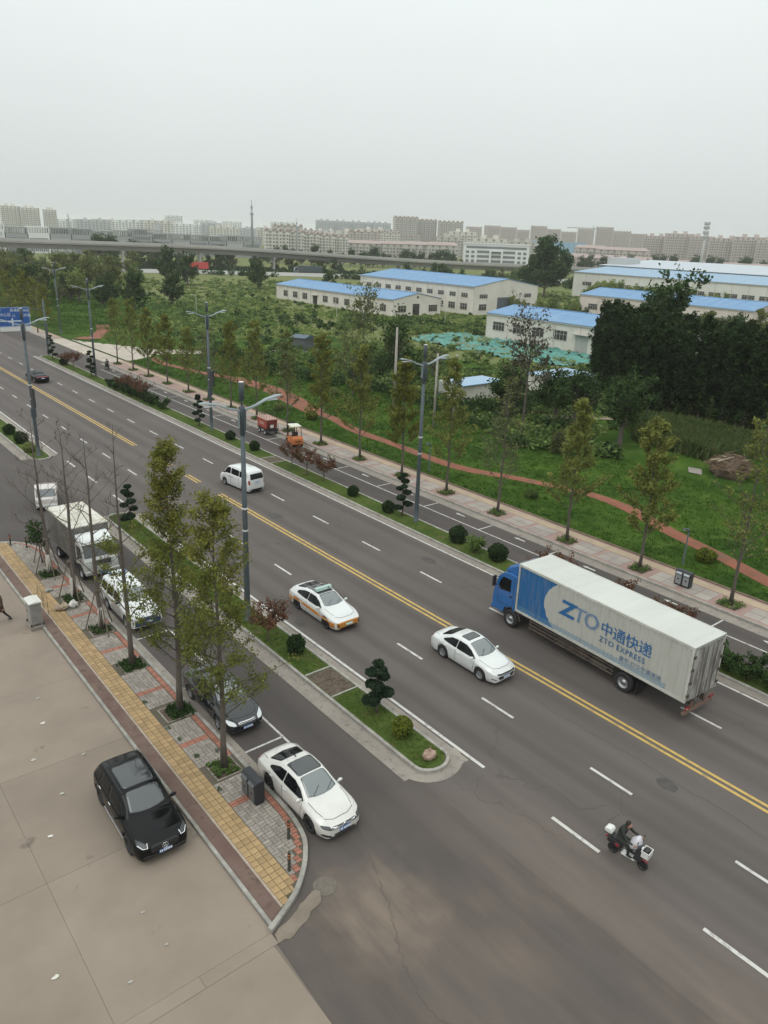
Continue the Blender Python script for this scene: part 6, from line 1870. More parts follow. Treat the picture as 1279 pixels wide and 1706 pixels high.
# ---- viaduct with piers and parapet
via = [(-160, 470, 13.6), (-40, 434, 13.1), (95, 393, 12.5), (190, 366, 12.0), (278, 339, 8.9), (352, 317, 7.1), (460, 286, 5.6), (640, 235, 4.0)]
vp = catmull(via, 10)
m_via = M('viaduct_concrete', (.30, .29, .27), .85, col2=(.24, .235, .22), scale=.06)
t = thing('viaduct', (0, 0, 0), 0, 'long grey concrete road viaduct crossing behind the wild field', 'bridge')
prof = [(-5.2, 0), (-5.2, -.6), (-2.6, -1.1), (-2.2, -2.9), (2.2, -2.9), (2.6, -1.1), (5.2, -.6), (5.2, 0)]
def sweep(path, prof, close=True):
    m = MB(); n = len(prof)
    for i, p in enumerate(path):
        d = path[min(i + 1, len(path) - 1)] - path[max(i - 1, 0)]; d.z = 0; d.normalize(); s_ = Vector((d.y, -d.x, 0))
        for (a, b) in prof: q = p + s_ * a; m.v.append((q.x, q.y, q.z + b))
    for i in range(len(path) - 1):
        for j in range(n if close else n - 1): m.f.append((i * n + j, i * n + (j + 1) % n, (i + 1) * n + (j + 1) % n, (i + 1) * n + j))
    if close: m.f += [tuple(range(n)), tuple(range((len(path) - 1) * n, len(path) * n))]
    return m
dz = Vector((0, 0, -1.1))
sweep([p + dz for p in vp], prof).build('deck', m_via, t)
for sg in (1, -1):
    sweep([p + dz for p in vp], [(sg * 5.2 - .12, 0), (sg * 5.2 + .12, 0), (sg * 5.2 + .12, 1.1), (sg * 5.2 - .12, 1.1)]).build('parapet', M('parapet_concrete', (.40, .39, .36), .85, col2=(.34, .33, .31), scale=.08), t)
for i in range(5, len(vp) - 4, 4):
    p = vp[i]; h = p.z - 4.0
    if h < 2: continue
    d = (vp[i + 1] - vp[i - 1]).normalized(); s_ = Vector((d.y, -d.x, 0))
    q = MB()
    for sg in (1, -1): b = p + s_ * sg * 1.6; q.cyl((b.x, b.y, 0), (b.x, b.y, h - .6), .62, n=12)
    a, b = p + s_ * 3, p - s_ * 3; q.tube([(a.x, a.y, h - .4), (b.x, b.y, h - .4)], .75, 4); q.build('pier', M('pier_concrete', (.42, .41, .38), .85), t)
# ---- ground-level highway with guard rails
hw_ = [Vector(p) for p in ((-120, 448, .5), (30, 408, .5), (124, 366, .5), (181, 347, .5), (241, 316, .5), (330, 280, .5), (520, 215, .5))]
hp = catmull(hw_, 8)
tag(sweep(hp, [(-9, -.5), (-7, 0), (7, 0), (9, -.5)], False).build('highway', M('highway_surface', (.34, .33, .31), .85, col2=(.28, .27, .26), scale=.1)), kind='structure')
t = thing('guard_rail', (0, 0, 0), 0, 'white guard rail along the highway under the viaduct', 'guard rail')
sweep(hp, [(6.6, .45), (6.75, .45), (6.75, 1.0), (6.6, 1.0)]).build('rail', M('rail_white', (.58, .58, .56), .6), t)
for i in range(0, len(hp)):
    p = hp[i]; d = (hp[min(i + 1, len(hp) - 1)] - hp[max(i - 1, 0)]).normalized(); s_ = Vector((d.y, -d.x, 0)) * 6.85
    q = MB(); q.box(p.x + s_.x - .1, p.x + s_.x + .1, p.y + s_.y - .1, p.y + s_.y + .1, .1, 1.1); q.build('post', M('rail_white'), t)
ang = math.atan2(-28, 62)
lorry((172, 355.5, .5), ang + pi, 'red lorry on the highway under the viaduct', M('lorry_red', (.42, .045, .04), .5), M('lorry_red_cab', (.40, .05, .045), .4), 12.5, 4.1)
lorry((221, 331, .5), ang + pi, 'dark grey lorry on the highway under the viaduct', M('lorry_dark', (.045, .06, .07), .5), M('lorry_dark_cab', (.10, .11, .12), .4), 14.0, 3.9)

ORDN = ['first', 'second', 'third', 'fourth', 'fifth', 'sixth', 'seventh', 'eighth', 'ninth', 'tenth', 'eleventh', 'twelfth', 'thirteenth', 'fourteenth', 'fifteenth', 'sixteenth', 'seventeenth', 'eighteenth']
SEEN = {}
# ---- far town: every block a thing with walls, window bands, balconies and roof
m_apt = {'beige': M('apt_beige', (.46, .43, .39), .85), 'cream': M('apt_cream', (.58, .55, .50), .85), 'pink': M('apt_pinkish', (.46, .39, .365), .85), 'grey': M('apt_grey', (.42, .43, .45), .85), 'white': M('apt_white', (.66, .67, .67), .8), 'frame': M('bare_concrete', (.30, .305, .315), .85)}  # tower tones lightened: part of the distance haze is put into the colour
m_awin = M('apt_window', (.16, .17, .18), .5)  # lifted grey, low contrast to the walls: haze put into the colour
m_aroof = M('apt_roof', (.32, .25, .23), .8)
BLK = {}
def block(label, cat, loc, rz, wd_, dp, h, col, floors, bays, roof='gable', group=None):
    key = (wd_, dp, h, col, floors, bays, roof)
    if key in BLK:
        return clone(BLK[key], loc, rz, label, group)
    t = thing('apartment_block', loc, rz, label, cat, group)
    m = MB(); m.box(-wd_ / 2, wd_ / 2, -dp / 2, dp / 2, -.5, h)
    bw = wd_ / bays
    for k in range(0, bays, 2): m.box(-wd_ / 2 + k * bw + .2, -wd_ / 2 + (k + 1) * bw - .2, -dp / 2 - 1.3, -dp / 2, 0, h - 1.0)
    m.build('wall', m_apt[col], t, fix=False)
    w = MB(); fh = h / floors
    for f in range(floors):
        for k in range(bays):
            o = -dp / 2 - (1.3 if k % 2 == 0 else 0)
            if f == floors - 1 and k % 2 == 0: continue
            x0 = -wd_ / 2 + k * bw
            w.box(x0 + bw * .22, x0 + bw * .78, o - .12, o + .1, f * fh + fh * .3, f * fh + fh * .85)
        for sg in (-1, 1):
            for q in range(2): w.box(sg * wd_ / 2 - .1, sg * wd_ / 2 + .1, -dp / 4 + q * dp / 2 - .9, -dp / 4 + q * dp / 2 + .9, f * fh + fh * .3, f * fh + fh * .8)
    tag(w.build('window', m_awin, t, fix=False), kind='stuff')
    r = MB()
    if roof == 'gable':
        for k in range(0, bays, 2):
            a, b = -wd_ / 2 + k * bw - .3, -wd_ / 2 + (k + 1) * bw + .3
            r.xprism([(a, h), (b, h), ((a + b) / 2, h + bw * .75)], -dp / 2 - 1.5, dp / 2)
    elif roof == 'pitched':
        v = [(-wd_ / 2 - .5, -dp / 2 - .8, h), (wd_ / 2 + .5, -dp / 2 - .8, h), (wd_ / 2 + .5, dp / 2 + .8, h), (-wd_ / 2 - .5, dp / 2 + .8, h), (-wd_ / 2 + 3, 0, h + 3), (wd_ / 2 - 3, 0, h + 3)]
        r.add(v, [(0, 1, 5, 4), (1, 2, 5), (2, 3, 4, 5), (3, 0, 4)])
    else:
        r.box(-wd_ / 2 - .3, wd_ / 2 + .3, -dp / 2 - .3, dp / 2 + .3, h, h + .8); r.box(-wd_ / 4, -wd_ / 4 + 5, -3, 3, h + .8, h + 4)
        r.box(wd_ / 4 - 5, wd_ / 4, -3, 3, h + .8, h + 4)
    ro = r.build('roof', m_aroof if roof != 'flat' else m_apt[col], t, fix=False)
    BLK[key] = t
    return t
def far_at(px, D):
    """ground point on the bearing of image column px (degrees from camera axis worked out beforehand), D metres out"""
    xs = [-100, 0, 95, 420, 494, 520, 645, 690, 770, 830, 1000, 1170, 1279, 1400]
    az = [9.8, 13.68, 17.06, 29.83, 32.95, 34.05, 39.40, 41.34, 44.77, 47.32, 54.36, 60.98, 64.96, 69.0]
    a = R_(float(np.interp(px, xs, az)))
    return (sin(a) * D, cos(a) * D, -.08), -a
def town(name_label, cat, px, D, wd_, dp, h, col, fl, bays, roof='gable', turn=0., group=None):
    loc, rz = far_at(px, D)
    if group:
        SEEN[group] = SEEN.get(group, -1) + 1
        name_label = name_label + ', ' + ORDN[SEEN[group]] + ' from the left'
    return block(name_label, cat, loc, rz + turn, wd_, dp, h, col, fl, bays, roof, group)
for i, (px, lb) in enumerate(((18, 'pale apartment tower at the far left edge of the skyline'), (50, 'second pale apartment tower from the left edge of the skyline'), (84, 'third pale apartment tower from the left edge of the skyline'))):
    town(lb, 'building', px, 1500, 30 if i < 2 else 20, 14, 43 - i * 1.5, 'cream', 14, 10 if i < 2 else 8, 'flat', .15)
T2 = [(540, 1700), (566, 1720), (592, 1740), (618, 1760), (636, 1750)]
for i, (px, D) in enumerate(T2): town('hazy grey tower of the row left of centre on the skyline', 'building', px, D, 36, 16, 45, 'grey', 15, 10, 'flat', .1, 'hazy grey towers left of centre')
town('tall beige apartment slab with gabled roof line, centre of the skyline', 'building', 674, 1180, 34, 16, 46, 'beige', 16, 11, 'gable', .2)
town('tall beige apartment slab right of the central slab on the skyline', 'building', 708, 1200, 30, 16, 43.5, 'beige', 16, 9, 'gable', .2)
town('beige apartment tower with five gables right of the central pair', 'building', 749, 1190, 36, 16, 42.5, 'beige', 15, 11, 'gable', .1)
k = 0
for px, D, h, w_ in ((788, 1600, 42, 30), (818, 1690, 47, 32), (845, 1560, 43, 30), (870, 1680, 41, 26), (896, 1600, 48, 30), (921, 1640, 44, 26), (946, 1560, 39, 28), (974, 1660, 47, 32), (1004, 1540, 49, 30), (1034, 1600, 44, 32), (1062, 1500, 39, 28)):
    town('hazy pinkish tower of the long row on the right skyline', 'building', px, D, w_, 16, h, 'pink', 15, 11, 'gable', .1, 'hazy towers of the right skyline'); k += 1
for px, D, h, w_ in ((1092, 1150, 33, 34), (1130, 1130, 36.5, 36), (1166, 1120, 34, 30), (1206, 1060, 32, 36), (1246, 1040, 34, 36), (1284, 1020, 31.5, 34)):
    town('broad pinkish apartment block on the right skyline', 'building', px, D, w_, 17, h, 'pink', 11, 13, 'flat', .1, 'broad blocks of the right skyline')
for px, D, w_, h in ((460, 760, 22, 21), (486, 770, 22, 20.5), (512, 780, 22, 19.5), (538, 790, 22, 18.5), (562, 800, 20, 18)):
    town('cream mid-rise apartment block behind the viaduct', 'building', px, D, w_, 13, h, 'cream', 7, 7, 'gable', .1, 'cream mid-rise blocks')
for px, D, w_, h in ((600, 820, 30, 12), (632, 830, 30, 12), (662, 820, 30, 12.5), (700, 800, 34, 13), (738, 790, 30, 13.5)):
    town('low beige housing block with pitched roof', 'building', px, D, w_, 13, h, 'beige', 4, 9, 'pitched', .1, 'low beige housing blocks')
for px, D, w_, h, c_ in ((752, 900, 34, 21, 'beige'), (815, 860, 36, 21, 'cream'), (870, 880, 34, 19, 'beige')):
    town('mid-rise beige block around the white office', 'building', px, D, w_, 13, h, c_, 7, 9, 'flat', .1, 'mid-rise blocks by the white office')
for px, D, w_, h in ((985, 901, 34, 16), (1020, 900, 34, 15), (1055, 890, 34, 15), (960, 700, 26, 9), (1000, 700, 30, 9), (1045, 690, 30, 9), (1085, 680, 30, 8.5), (1130, 670, 30, 8), (1170, 660, 30, 8), (1215, 650, 30, 8), (1255, 640, 30, 8)):
    town('low pinkish terrace before the right towers', 'building', px, D, w_, 12, h, 'pink', 3 if h < 10 else 5, 9, 'pitched', .1, 'low pinkish terraces')
for px, D, w_, h in ((285, 2300, 46, 50), (335, 2700, 60, 46), (385, 2600, 60, 44), (470, 2400, 70, 46)):
    town('faint hazy tower far behind the unfinished building', 'building', px, D, w_, 18, h, 'white', 14, 8, 'flat', .1, 'faint towers on the far left skyline')
r_ = random.Random(17)
for k in range(15):
    town('pale low-rise block of the hazy band left of centre', 'building', 100 + k * 23 + r_.uniform(-6, 6), r_.uniform(1500, 1900), r_.choice([40, 52, 60]), 16, r_.choice([24, 27, 30]), r_.choice(['white', 'grey', 'cream']), 8, 9, 'flat', .1, 'pale blocks of the left skyline')
for k in range(16):
    town('pale block of the hazy band behind the housing', 'building', 455 + k * 21 + r_.uniform(-6, 6), r_.uniform(1000, 1350), r_.choice([34, 40, 46]), 15, r_.choice([20, 24, 28]), r_.choice(['cream', 'beige', 'pink']), 8, 9, r_.choice(['flat', 'gable']), .1, 'pale blocks behind the housing')
# white office with portal
loc, rz = far_at(827, 600)
t = thing('white_office', loc, rz + .05, 'white office building with tall entrance portal behind the viaduct', 'building')
m = MB(); m.box(-24, 24, -8, 8, 0, 17); m.build('wall', m_apt['white'], t)
for f in range(5):
    q = MB(); q.box(-14, 14, -8.15, -7.95, 1.2 + f * 3.2, 3.0 + f * 3.2) if f < 4 else q.box(-22, 22, -8.15, -7.95, 14.0, 15.6); q.build('window_band', m_awin, t)
    for sg in (1, -1):
        for k in range(2):
            q = MB(); x = sg * (17 + k * 4); q.box(x - 1.2, x + 1.2, -8.15, -7.95, 1.2 + f * 3.1, 3.0 + f * 3.1)
            if f < 4: q.build('window', m_awin, t)
q = MB(); q.box(-5, -3.6, -10, -8, 0, 12); q.box(3.6, 5, -10, -8, 0, 12); q.box(-5, 5, -10, -8, 12, 13.4); q.build('portal', m_apt['white'], t)
q = MB(); q.box(-24.4, 24.4, -8.4, 8.4, 17, 17.8); q.build('cornice', m_apt['white'], t)
# long unfinished concrete frame, left: storeys open to the sky
loc0, rz0 = far_at(-30, 600); loc1, rz1 = far_at(428, 640)
a, b = Vector(loc0), Vector(loc1); L_ = (b - a).length; mid = (a + b) / 2; rz = math.atan2((b - a).y, (b - a).x)
t = thing('unfinished_building', (mid.x, mid.y, -.08), rz, 'long unfinished grey concrete building behind the viaduct on the left', 'building')
seg = 14
for k in range(seg):
    x0, x1 = -L_ / 2 + L_ * k / seg, -L_ / 2 + L_ * (k + 1) / seg - .6
    hh = 17.5 - (k / seg) * 1.8 + random.choice([0, 0, 1.5, -.8])
    q = MB(); q.box(x0, x1, -9, 9, 0, hh - 4.2)
    q.box(x0, x1, -9, 9, hh - .8, hh)
    n = 9
    for j in range(n): xx = x0 + (x1 - x0) * j / (n - 1) * .97; q.box(xx, xx + .8, -9, -8.2, hh - 4.2, hh - .8); q.box(xx, xx + .8, 8.2, 9, hh - 4.2, hh - .8)
    w_ = q.build('wall_section', m_apt['white'] if k in (0, 2) else m_apt['frame'], t, fix=False)
    q = MB()
    for f in range(4):
        for j in range(9):
            xx = x0 + 1 + (x1 - x0 - 2) * j / 9; q.box(xx, xx + (x1 - x0) / 14, -9.12, -8.95, 1.2 + f * 3.2, 3.4 + f * 3.2) if 3.4 + f * 3.2 < hh - 4.4 else None
    if q.v: tag(q.build('window', m_awin if k % 3 else M('pale_opening', (.40, .41, .42), .8), w_, fix=False), kind='stuff')
loc, rz = far_at(258, 900)
t = thing('spire', loc, 0, 'small pointed spire on the left skyline', 'tower'); m = MB(); m.lathe([(5, 0), (5, 17), (0, 27)], 4); m.build('roof', m_apt['frame'], t)
# masts
def mast(px, D, h, label, r=.7, head=False):
    loc, rz = far_at(px, D)
    t = thing('mast', loc, 0, label, 'mast')
    m = MB(); m.lathe([(r, 0), (r * .8, h * .7), (r * .25, h)], 10); m.build('shaft', M('mast_grey', (.30, .33, .36) if not head else (.52, .53, .52), .6) if not head else M('mast_white', (.55, .56, .56), .6), t, True)
    if head:
        for k, z in enumerate((h * .72, h * .80, h * .88, h * .95)):
            q = MB(); q.lathe([(1.5 - k * .15, z), (1.5 - k * .15, z + .25)], 12)
            for j in range(6): a = j * pi / 3; q.box(1.45 * cos(a) - .25, 1.45 * cos(a) + .25, 1.45 * sin(a) - .25, 1.45 * sin(a) + .25, z - .9, z + 1.1)
            q.build('antenna_ring', M('antenna_grey', (.36, .37, .37), .6), t)
    else:
        q = MB(); q.lathe([(r * 1.4, h * .76), (r * 1.4, h * .79)], 10); q.lathe([(r * .9, h * .86), (r * .9, h * .9)], 10); q.build('ring', M('mast_grey'), t)
mast(420, 560, 39.5, 'tall thin grey mast rising behind the viaduct', .9)
mast(494, 600, 30, 'shorter white mast left of centre behind the viaduct', .6)
mast(1171, 560, 37, 'white telecom tower with ringed antennas on the right skyline', .9, True)
mast(113, 900, 31, 'small thin chimney on the left skyline', .8)
# tower crane on the right row
loc, rz = far_at(985, 1500)
t = thing('tower_crane', loc, rz, 'tower crane above the right skyline', 'crane')
m = MB(); m.box(-.9, .9, -.9, .9, 0, 47); m.build('tower', M('crane_grey', (.33, .33, .33), .6), t)
m = MB(); m.box(-46, 16, -.7, .7, 46, 47.4); m.build('jib', M('crane_grey'), t)
m = MB(); m.xprism([(-1, 47), (1, 47), (0, 53)], -.6, .6); m.build('apex', M('crane_grey'), t)
# blue glass curtain hall among the right blocks
loc, rz = far_at(930, 980)
t = thing('blue_hall', loc, rz, 'pale blue sheet hall among the right housing blocks', 'building')
m = MB(); m.box(-32, 32, -14, 14, 0, 21); m.build('wall', M('blue_sheet_wall', (.20, .34, .46), .6), t)
for k in range(12):
    q = MB(); q.box(-31 + k * 5.2, -30.4 + k * 5.2, -14.2, -14, 0, 20.5); q.build('rib', M('blue_sheet_rib', (.30, .42, .52), .6), t)
# low white wall by the highway trees
# ================================================================ trees, shrubs, ground cover
def leaf_m(name, a, b, isl=.35, tr=.25, rough=.6, sc_=.9):
    return M(name, a, rough, col2=b, scale=sc_, lo=.4, hi=.6, island=isl, transl=tr, spec=.06)
m_bark = M('grey_bark', (.115, .095, .078), .9, col2=(.08, .066, .055), scale=7, bump=.6, bscale=25)
m_barkp = M('painted_bark', (.46, .43, .39), .9, col2=(.30, .27, .23), scale=6, bump=.4)
m_twig = M('brown_twig', (.105, .078, .06), .9)
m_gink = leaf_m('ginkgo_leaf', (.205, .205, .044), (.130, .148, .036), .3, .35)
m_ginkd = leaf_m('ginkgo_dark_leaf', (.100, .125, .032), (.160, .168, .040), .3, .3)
m_ginky = leaf_m('ginkgo_yellow_leaf', (.225, .235, .062), (.145, .170, .046), .3, .35)
m_rust = leaf_m('rusty_leaf', (0.182, 0.105, 0.049), (0.126, 0.098, 0.042))
m_pop = leaf_m('poplar_leaf', (.013, .028, .009), (.028, .048, .014), .45, .15)
m_broad = leaf_m('broad_leaf', (0.035, 0.067, 0.021), (0.054, 0.090, 0.029), .4, .2)
m_wild = leaf_m('wild_leaf', (.150, .210, .060), (.090, .148, .044), .4, .35)
m_wildl = leaf_m('pale_wild_leaf', (.275, .315, .110), (.185, .235, .075), .3, .4)
m_olive = leaf_m('olive_leaf', (.165, .180, .062), (.110, .130, .050), .35, .3)
m_box_ = leaf_m('box_leaf', (0.024, 0.045, 0.017), (0.039, 0.066, 0.021), .4, .1)
m_gold = leaf_m('golden_box_leaf', (0.168, 0.192, 0.029), (0.084, 0.120, 0.024), .3, .2)
m_podo = leaf_m('podocarpus_leaf', (0.024, 0.044, 0.024), (0.037, 0.061, 0.031), .4, .1)
m_maple = leaf_m('maple_leaf', (0.147, 0.063, 0.039), (0.084, 0.063, 0.031), .4, .25)
m_grassb = leaf_m('grass_blade', (.062, .112, .016), (.034, .070, .010), .3, .3, sc_=.13)
m_turfb = leaf_m('turf_blade', (.110, .165, .032), (.070, .115, .022), .3, .3, sc_=.6)
m_corn = leaf_m('corn_leaf', (0.072, 0.111, 0.036), (0.111, 0.137, 0.049), .35, .3)

def branchy(m, p, d, L, r, rng, tips, depth, up=.3, split=3, minr=.008, taper=.35, nseg=4):
    """grow a limb, add its tube, collect tips"""
    pts = [Vector(p)]; dd = Vector(d).normalized(); rr = [r]
    for i in range(nseg):
        dd = (dd + Vector((rng.uniform(-.18, .18), rng.uniform(-.18, .18), rng.uniform(-.06, .14) * up * 2))).normalized()
        pts.append(pts[-1] + dd * (L / nseg)); rr.append(max(minr, r * (1 - (1 - taper) * (i + 1) / nseg)))
    m.tube(pts, rr, 5 if r < .04 else 7, caps=False)
    tips += [tuple(q) for q in pts[nseg // 2:]]
    if depth > 0:
        for k in range(split):
            t = rng.uniform(.35, 1.0); i = min(nseg - 1, int(t * nseg)); q = pts[i].lerp(pts[i + 1], t * nseg - i)
            a = rng.uniform(0, 2 * pi); side = Vector((cos(a), sin(a), rng.uniform(.1, .8)))
            branchy(m, q, dd * .7 + side * .75, L * rng.uniform(.4, .65), max(minr, rr[i] * .55), rng, tips, depth - 1, up, split, minr, taper, max(2, nseg - 1))

def upright(name, h, r0, seed, limbs, low, spread, leaves, size, mat, lmat2=None, sparse_top=False, paint=0., rad=.35, split=3, depth=1, loc=(0, 0, 0), leaf_low=None, leaf_high=None):
    """straight street tree: trunk, ascending limbs, foliage hung about the twigs"""
    rng = random.Random(seed); nr = np.random.default_rng(seed)
    t = thing(name, loc, 0)
    m = MB(); n = 9
    pts = [Vector((0, 0, 0))]
    for i in range(n): pts.append(Vector((pts[-1].x + rng.uniform(-.05, .05), pts[-1].y + rng.uniform(-.05, .05), h * (i + 1) / n)))
    m.tube(pts, [max(.012, r0 * (1.25 if i == 0 else 1) * (1 - .93 * (i / n))) for i in range(n + 1)], 9)
    tips = []
    for k in range(limbs):
        f = low + (1 - low) * ((k + rng.random()) / limbs)
        z = h * min(.97, f); i = min(n - 1, int(z / h * n)); p = pts[i].lerp(pts[i + 1], z / h * n - i)
        a = k * 2.4 + rng.uniform(-.4, .4)
        L = spread * (1.15 - .85 * ((f - low) / (1 - low))) * rng.uniform(.75, 1.15)
        branchy(m, p, (cos(a), sin(a), rng.uniform(.55, 1.1)), L, max(.014, r0 * .32 * (1 - f * .7)), rng, tips, depth, .4, split)
    tips += [tuple(p) for p in pts[-2:]]
    tr = m.build('trunk', m_bark, t, True, fix=False)
    if paint:
        q = MB(); q.lathe([(r0 * 1.32, 0), (r0 * 1.16, .12), (r0 * 1.06, paint)], 10); q.build('painted_base', m_barkp, tr, True)
    if leaves:
        tp = np.array(tips)
        if leaf_low is not None: tp = tp[tp[:, 2] > leaf_low]
        if leaf_high is not None: tp = tp[tp[:, 2] < leaf_high]
        V, F = leaf_quads(tp, leaves, rad, size, nr)
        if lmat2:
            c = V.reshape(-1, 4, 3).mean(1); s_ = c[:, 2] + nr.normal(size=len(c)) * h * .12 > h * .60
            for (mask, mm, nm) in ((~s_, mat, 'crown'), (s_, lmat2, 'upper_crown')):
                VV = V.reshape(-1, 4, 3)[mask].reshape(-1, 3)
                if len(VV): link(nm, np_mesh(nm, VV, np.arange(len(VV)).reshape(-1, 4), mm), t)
        else:
            link('crown', np_mesh('crown', V, F, mat), t)
    return t

def stakes(parent, r=.62, h=2.1):
    for k in range(3):
        a = k * 2 * pi / 3 + .5
        m = MB(); m.cyl((cos(a) * r, sin(a) * r * 1.25, 0), (cos(a) * .10, sin(a) * .10, h), .032, .028, 7); m.build('stake', M('stake_wood', (.13, .10, .08), .9), parent)
    m = MB(); m.lathe([(.19, h - .12), (.19, h - .06)], 10); m.build('tie_band', m_twig, parent)

# near sidewalk: two leafy, one half bare, three bare
NL = ['leafy street tree with pale trunk in the pit behind the litter bin', 'tall leafy street tree with rusty top beside the black sedan', 'thin half bare street tree with leaves low down beside the patrol car',
      'bare staked street tree with whitewashed trunk before the patrol car', 'bare street tree with whitewashed trunk beside the box truck cab', 'bare staked street tree with whitewashed trunk at the end of the near sidewalk']
g = 'street trees of the near sidewalk'
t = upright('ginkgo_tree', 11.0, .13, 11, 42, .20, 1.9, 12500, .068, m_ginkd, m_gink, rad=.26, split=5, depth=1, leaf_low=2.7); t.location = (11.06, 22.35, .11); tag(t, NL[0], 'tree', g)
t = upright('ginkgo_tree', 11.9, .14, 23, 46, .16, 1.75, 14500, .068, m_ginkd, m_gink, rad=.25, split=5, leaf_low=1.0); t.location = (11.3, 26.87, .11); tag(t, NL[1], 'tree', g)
tip = np.array([(0, 0, z) for z in np.linspace(8.8, 11.9, 14)]); V, F = leaf_quads(tip, 420, .5, .08, np.random.default_rng(5)); link('rusty_crown', np_mesh('rusty_crown', V, F, m_rust), t)
t = upright('ginkgo_tree', 11.9, .13, 35, 20, .18, 1.5, 1500, .085, m_gink, None, rad=.30, leaf_low=1.2, leaf_high=7.2); t.location = (11.04, 31.59, .11); tag(t, NL[2], 'tree', g)
for i, (h, sd) in enumerate(((10.4, 41), (10.1, 52), (9.6, 63))):
    t = upright('bare_tree', h, .14, sd, 15, .20, 2.0, 0, .1, m_gink, paint=1.35, split=3, depth=2)
    t.location = (*TREES_NEAR[3 + i], .11); tag(t, NL[3 + i], 'tree', g); stakes(t, .8, 2.4)
t = upright('small_evergreen', 2.6, .05, 71, 10, .35, .7, 900, .10, m_broad, rad=.3); t.location = (11.15, 46.2, .12); tag(t, 'small dark evergreen leaning on stakes at the sidewalk end', 'tree'); stakes(t, .5, 1.5)

# far sidewalk row
ORD = ['first', 'second', 'third', 'fourth', 'fifth', 'sixth', 'seventh', 'eighth', 'ninth', 'tenth', 'eleventh', 'twelfth', 'thirteenth', 'fourteenth', 'fifteenth', 'sixteenth', 'seventeenth']
HS = [11.2, 9.7, 9.9, 10.2, 11.0, 9.9, 10.2, 10.6, 10, 10.4, 9.9, 8.2, 7.8, 8.8, 9.0, 9.8, 9.5]
LV = [700, 3000, 2300, 380, 2000, 3400, 2600, 2200, 1200, 1900, 1500, 420, 1600, 2200, 2400, 1500, 1200]
MT = [m_ginky, m_ginky, m_ginky, m_olive, m_ginky, m_gink, m_ginky, m_gink, m_olive, m_ginky, m_gink, m_olive, m_ginky, m_gink, m_ginky, m_ginky, m_ginky]
for i, (x, y) in enumerate(FT):
    t = upright('ginkgo_tree', HS[i], .11, 100 + i, 30, .20, 1.9, int(LV[i] * 2.6), .12, MT[i], rad=.24, split=4, depth=1 if LV[i] > 900 else 2, paint=0, leaf_low=2.0)
    t.location = (x, y, .12)
    tag(t, '%s young street tree in the far sidewalk row counted from the right edge' % ORD[i], 'tree', 'street trees of the far sidewalk')
FT2 = [(41.95, 149 + 6.2 * k) for k in range(9)]
for i, (x, y) in enumerate(FT2):
    t = upright('ginkgo_tree', 9 + (i % 3), .11, 140 + i, 18, .25, 1.8, 1500, .17, m_ginky if i % 2 else m_gink, rad=.4); t.location = (x, y, .12); tag(t, 'small yellowish street tree beyond the park lane, %s of its row' % ORD[i], 'tree', 'street trees beyond the park lane')

# ---- shrubs
def ball_shrub(loc, r, mat, label, sq=1., group='clipped ball shrubs', name='ball_shrub'):
    t = thing(name, loc, 0, label, 'shrub', group)
    rng = np.random.default_rng(int(abs(loc[0] * 31 + loc[1] * 17)))
    n = int(1500 * (r / .5) ** 1.3)
    d = rng.normal(size=(n, 3)); d /= np.linalg.norm(d, axis=1, keepdims=True)
    lump = 1 + .07 * np.sin(d[:, :1] * 5 + loc[1]) * np.sin(d[:, 1:2] * 4 + loc[0]) + .05 * np.sin(d[:, 2:] * 7)
    c = d * (r * lump * (1 + np.abs(rng.normal(size=(n, 1))) * .075)) * np.array([1, 1, .95 * sq]) + np.array([0, 0, r * sq * .95])
    c = c[c[:, 2] > .02]
    V, F = leaf_quads(c, len(c) * 2, .02, .075, rng, elong=1.4)
    link('foliage', np_mesh('foliage', V, F, mat), t)
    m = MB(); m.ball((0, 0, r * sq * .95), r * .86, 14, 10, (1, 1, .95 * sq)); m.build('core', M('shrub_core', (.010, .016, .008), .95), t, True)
    m = MB(); m.cyl((0, 0, -.05), (0, 0, r * .5), .05, n=8); m.build('stem', m_bark, t)
    return t
